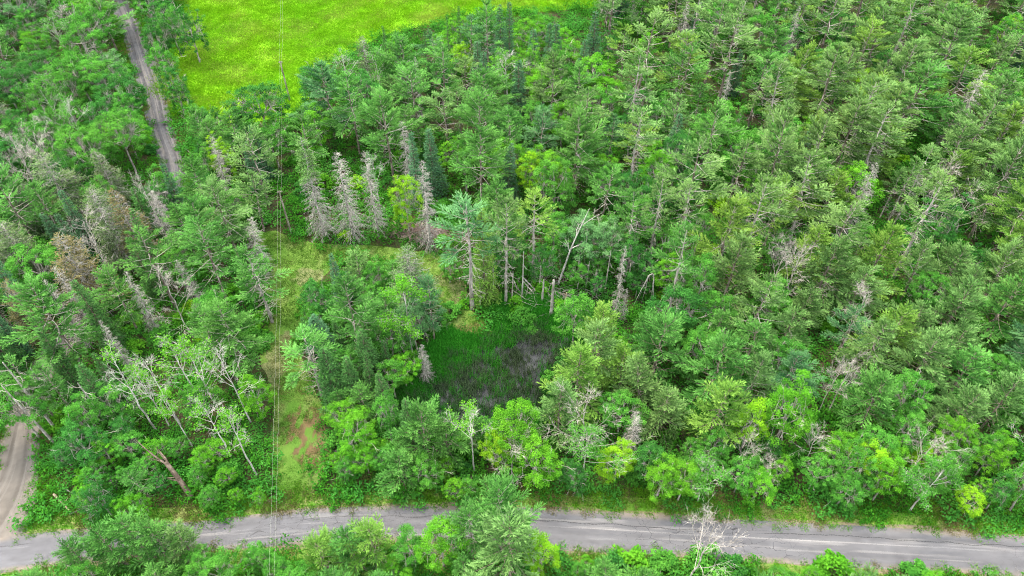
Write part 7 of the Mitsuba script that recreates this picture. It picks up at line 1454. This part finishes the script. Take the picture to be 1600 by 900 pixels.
("bush",3,"leaf_mid",-12.3,97.7,1.9,345,1.27,0,0,"second green low bush beyond the blue spire fir from the track"),
("bush",3,"leaf_mid",-56.7,51.5,2.4,4,1.06,0,0,"tall green low bush on the track side of the first birch"),
("bush",0,"leaf_bright",-62.2,55.6,1.1,303,0.93,0,0,"second small bright green low bush in front of the pale dead top"),
("bush",1,"leaf_mid",17.5,96.2,1.4,217,1.09,0,0,"small green low bush in front of the white stemmed pine"),
("bush",0,"leaf_bright",82.9,114.9,2.3,126,1.04,0,0,"tall bright green low bush in front of the white stemmed lime tree"),
("bush",4,"leaf_mid",10.9,69.7,1.8,105,1.21,0,0,"green low bush beyond the far corner of the marsh from the track"),
("bush",2,"leaf_bright",-51.4,53.2,1.8,304,1.03,0,0,"bright green low bush on the track side of the first birch"),
("bush",0,"leaf_mid",41.7,67.6,1.2,304,1.06,0,0,"small green low bush in front of the bare limbs above the young pines"),
("bush",3,"leaf_dark",-42.1,82.1,1.4,240,0.89,0,0,"small dark green low bush on the track side of the fuzzy dead spruce"),
("bush",0,"leaf_dark",3.1,109.5,2.0,154,1.06,0,0,"dark green low bush on the track side of the white stemmed pine"),
("bush",4,"leaf_bright",67.2,107.0,2.1,294,1.04,0,0,"bright green low bush beyond the thin pale pine from the track"),
("bush",4,"leaf_mid",74.0,103.9,1.1,192,0.86,0,0,"small green low bush behind the tall trunks"),
("bush",1,"leaf_bright",-12.5,78.2,1.4,231,1.11,0,0,"small bright green low bush behind the sparse islet spruce"),
("bush",2,"leaf_mid",-3.4,103.4,1.2,47,0.96,0,0,"small green low bush beyond the blue spire fir from the track"),
("bush",3,"leaf_bright",40.2,90.6,1.7,331,0.9,0,0,"bright green low bush beyond the reddish dead spruce from the track"),
("bush",4,"leaf_bright",48.5,71.7,1.7,204,1.2,0,0,"second bright green low bush beyond the bare limbs above the young pines from the track"),
("bush",3,"leaf_bright",37.9,88.2,1.1,148,1.12,0,0,"small bright green low bush beyond the reddish dead spruce from the track"),
("bush",4,"leaf_mid",-11.6,75.5,1.0,176,0.87,0,0,"small green low bush beyond the sparse islet spruce from the track"),
("bush",1,"leaf_mid",-31.9,79.6,1.9,293,0.96,0,0,"green low bush on the track side of the dark fir"),
("bush",2,"leaf_mid",60.9,93.1,2.0,265,1.05,0,0,"green low bush on the track side of the tall trunks"),
("bush",4,"leaf_mid",-28.1,100.2,1.6,334,1.08,0,0,"green low bush on the track side of the slim birch"),
("bush",1,"leaf_mid",-56.6,74.7,1.1,135,1.17,0,0,"small green low bush beyond the rusty tipped spruce from the track"),
("bush",0,"leaf_bright",-20.2,82.4,1.2,252,0.98,0,0,"small bright green low bush beyond the small blue spruce from the track"),
("bush",4,"leaf_mid",37.2,49.4,1.1,8,1.06,0,0,"small green low bush beyond the tall bright tree by the dark hollow from the track"),
("bush",0,"leaf_mid",-24.2,111.1,1.2,196,0.98,0,0,"small green low bush behind the blue spire fir"),
("bush",4,"leaf_bright",-40.7,129.2,1.1,111,0.92,0,0,"small bright green low bush behind the blue green pine"),
("bush",1,"leaf_bright",-55.6,66.5,2.2,258,1.24,0,0,"bright green low bush beyond the pale dead top from the track"),
("bush",0,"leaf_mid",85.7,122.4,2.2,349,1.17,0,0,"green low bush beyond the white stemmed lime tree from the track"),
("bush",1,"leaf_bright",-7.4,76.1,1.4,308,0.92,0,0,"small bright green low bush on the track side of the white footed pine"),
("bush",3,"leaf_mid",-42.7,87.6,2.3,273,1.21,0,0,"green low bush behind the fuzzy dead spruce"),
("bush",3,"leaf_mid",1.2,73.4,2.6,283,1.14,0,0,"tall green low bush in front of the thin olive pine"),
("bush",4,"leaf_mid",33.4,96.5,1.4,274,0.92,0,0,"small green low bush behind the reddish dead spruce"),
("bush",2,"leaf_bright",-63.2,63.3,1.4,357,0.88,0,0,"small bright green low bush in front of the pale dead top"),
("bush",1,"leaf_mid",-21.7,79.9,1.7,100,0.88,0,0,"green low bush beyond the small blue spruce from the track"),
("bush",2,"leaf_dark",20.8,74.1,1.1,260,0.95,0,0,"small dark green low bush beyond the broken dead spruce from the track"),
("bush",2,"leaf_mid",-11.9,46.7,1.1,245,1.26,0,0,"small green low bush in front of the full pine"),
("bush",4,"leaf_bright",0.8,75.4,2.0,92,0.94,0,0,"bright green low bush beyond the thin olive pine from the track"),
("bush",1,"leaf_lime",76.5,114.8,1.7,180,1.06,0,0,"lime green low bush beyond the thin pale pine from the track"),
("bush",2,"leaf_dark",-6.2,47.5,1.4,297,1.3,0,0,"small dark green low bush on the track side of the slender half bare tree"),
("bush",2,"leaf_bright",-11.4,90.1,2.1,271,1.22,0,0,"bright green low bush beyond the dead spruce from the track"),
("bush",1,"leaf_lime",-29.0,107.0,2.2,160,1.17,0,0,"lime green low bush behind the slim birch"),
("bush",3,"leaf_dark",-43.3,122.2,2.2,29,0.96,0,0,"dark green low bush beyond the dark domed tree from the track"),
("bush",2,"leaf_dark",87.5,121.7,1.2,262,0.98,0,0,"small dark green low bush beyond the white stemmed lime tree from the track"),
("bush",2,"leaf_dark",-60.0,103.8,2.0,296,1.16,0,0,"dark green low bush in front of the near track end"),
("bush",4,"leaf_dark",-38.8,103.7,1.7,122,1.0,0,0,"dark green low bush beyond the pale spreading pine from the track"),
("bush",1,"leaf_mid",64.7,101.4,1.2,306,0.98,0,0,"small green low bush beyond the thin pale pine from the track"),
("bush",0,"leaf_mid",-11.6,72.1,2.0,344,1.05,0,0,"green low bush beyond the sparse islet spruce from the track"),
("bush",2,"leaf_mid",-19.1,80.8,1.8,24,1.21,0,0,"second green low bush beyond the small blue spruce from the track"),
("bush",3,"leaf_mid",-71.0,64.4,1.0,240,1.15,0,0,"small green low bush on the track side of the pale dead top"),
("bush",2,"leaf_mid",-1.9,45.5,1.3,198,1.08,0,0,"small green low bush beyond the slender half bare tree from the track"),
("bush",2,"leaf_dark",60.3,95.9,1.1,68,1.18,0,0,"small dark green low bush on the track side of the tall trunks"),
("bush",2,"leaf_mid",67.5,89.4,2.5,32,0.97,0,0,"tall green low bush in front of the pale forked tree"),
("bush",2,"leaf_mid",73.1,98.5,1.0,24,0.96,0,0,"small green low bush behind the pale forked tree"),
("bush",3,"leaf_mid",-12.6,100.3,2.2,140,1.19,0,0,"green low bush beyond the blue spire fir from the track"),
("bush",2,"leaf_bright",-43.5,78.0,2.5,286,0.97,0,0,"tall bright green low bush in front of the fuzzy dead spruce"),
("bush",3,"leaf_lime",42.2,65.3,1.4,160,0.89,0,0,"small lime green low bush behind the bare tree over the hollow"),
("bush",0,"leaf_mid",39.7,85.6,1.0,247,1.11,0,0,"small green low bush beyond the reddish dead spruce from the track"),
("bush",3,"leaf_mid",2.9,70.8,1.3,279,1.19,0,0,"small green low bush on the track side of the far corner of the marsh"),
("bush",0,"leaf_lime",7.2,106.4,2.1,68,0.93,0,0,"lime green low bush in front of the white stemmed pine"),
("bush",0,"leaf_mid",-9.4,74.5,2.0,290,1.23,0,0,"green low bush on the track side of the white footed pine"),
("bush",1,"leaf_bright",-50.0,73.0,2.4,287,0.99,0,0,"second tall bright green low bush in front of the fuzzy dead spruce"),
("bush",4,"leaf_dark",1.7,93.0,1.1,150,1.18,0,0,"small dark green low bush behind the yellow topped pine"),
("bush",2,"leaf_bright",-6.6,51.7,1.2,300,1.28,0,0,"small bright green low bush behind the slender half bare tree"),
("bush",3,"leaf_dark",-26.8,82.0,1.8,207,1.21,0,0,"dark green low bush behind the small blue spruce"),
("bush",1,"leaf_mid",-57.9,104.4,2.2,124,1.09,0,0,"green low bush on the track side of the lime tree"),
("bush",2,"leaf_bright",-34.5,107.0,2.4,272,1.14,0,0,"tall bright green low bush beyond the pale spreading pine from the track"),
("bush",0,"leaf_mid",1.0,55.8,1.1,104,0.93,0,0,"small green low bush in front of the open water of the pond"),
("bush",3,"leaf_bright",5.7,83.2,1.5,330,1.14,0,0,"small bright green low bush beyond the yellow topped pine from the track"),
("bush",2,"leaf_mid",-14.5,114.0,1.4,164,1.11,0,0,"second small green low bush behind the blue spire fir"),
("bush",2,"leaf_dark",-80.8,134.4,2.3,67,0.99,0,0,"dark green low bush behind the near track end"),
("bush",2,"leaf_mid",-45.8,124.0,1.5,243,1.17,0,0,"small green low bush beyond the dark domed tree from the track"),
("bush",4,"leaf_mid",-44.8,96.4,1.9,197,1.0,0,0,"green low bush in front of the pale spreading pine"),
("bush",0,"leaf_mid",-14.0,117.7,2.1,295,1.01,0,0,"green low bush in front of the pale dead trunk"),
("bush",1,"leaf_mid",-47.7,75.8,1.9,104,0.91,0,0,"green low bush on the track side of the fuzzy dead spruce"),
("bush",0,"leaf_mid",35.0,48.0,2.1,168,0.87,0,0,"green low bush in front of the tall bright tree by the dark hollow"),
("bush",2,"leaf_bright",-74.9,66.3,2.5,192,1.22,0,0,"tall bright green low bush on the track side of the pale dead top"),
("bush",4,"leaf_bright",26.9,74.6,1.2,19,1.27,0,0,"small bright green low bush beyond the broken dead spruce from the track"),
("bush",2,"leaf_bright",-53.9,45.5,1.7,41,1.1,0,0,"bright green low bush behind the road junction"),
("bush",4,"leaf_bright",8.4,75.3,1.8,148,1.22,0,0,"bright green low bush behind the far corner of the marsh"),
("bush",3,"leaf_dark",75.7,104.0,1.9,30,1.05,0,0,"dark green low bush behind the pale forked tree"),
("bush",2,"leaf_bright",47.1,71.2,1.8,49,1.2,0,0,"bright green low bush beyond the bare limbs above the young pines from the track"),
("bush",3,"leaf_dark",-14.0,81.6,1.4,95,0.85,0,0,"small dark green low bush in front of the dead spruce"),
("bush",4,"leaf_lime",-45.3,69.1,2.2,32,0.85,0,0,"lime green low bush on the track side of the bare legged pine"),
("bush",1,"leaf_lime",-50.0,75.2,1.8,156,0.95,0,0,"lime green low bush on the track side of the fuzzy dead spruce"),
("bush",3,"leaf_bright",-40.9,125.1,1.6,145,1.03,0,0,"small bright green low bush on the track side of the blue green pine"),
("bush",2,"leaf_mid",3.1,72.3,1.6,168,0.89,0,0,"second small green low bush on the track side of the far corner of the marsh"),
("bush",0,"leaf_dark",21.3,68.4,1.4,2,1.03,0,0,"second small dark green low bush beyond the broken dead spruce from the track"),
("bush",0,"leaf_mid",-22.1,50.9,2.6,113,1.21,0,0,"tall green low bush on the track side of the bright tree by the strip end"),
("bush",3,"leaf_bright",31.4,88.8,2.1,72,0.88,0,0,"bright green low bush on the track side of the reddish dead spruce"),
] 
NAME = {'pine': 'white_pine', 'youngpine': 'white_pine', 'gauntpine': 'white_pine', 'broad': 'leafy_tree', 'slim': 'leafy_tree', 'fir': 'fir_tree', 'wilt': 'ailing_spruce', 'grey': 'dead_spruce', 'half': 'ailing_spruce', 'limb': 'birch_tree', 'stem': 'birch_tree', 'bare': 'dead_tree', 'bush': 'bush'}
CATEGORY = {'pine': 'pine tree', 'youngpine': 'pine tree', 'gauntpine': 'pine tree', 'broad': 'tree', 'slim': 'tree', 'fir': 'fir tree', 'wilt': 'spruce tree', 'grey': 'dead tree', 'half': 'spruce tree', 'limb': 'tree', 'stem': 'tree', 'bare': 'dead tree', 'bush': 'bush'}
GROUP = {'pine': 'feathery pines', 'youngpine': 'young pines', 'gauntpine': 'bare trunked pines', 'broad': 'leafy trees', 'slim': 'narrow leafy trees', 'fir': 'firs', 'wilt': 'ailing spruces', 'grey': 'dead spruces', 'half': 'ailing spruces', 'limb': 'half bare birches', 'stem': 'bare topped birches', 'bare': 'leafless trees', 'bush': 'low bushes'}
for sp, var, leaf, x, y, h, turn, wide, la, ld, label in TREES:
    plant(NAME[sp], sp, var, 'leaf_mid' if leaf == '-' else leaf, x, y, h, label, CATEGORY[sp], GROUP[sp], turn, wide, (la, ld))
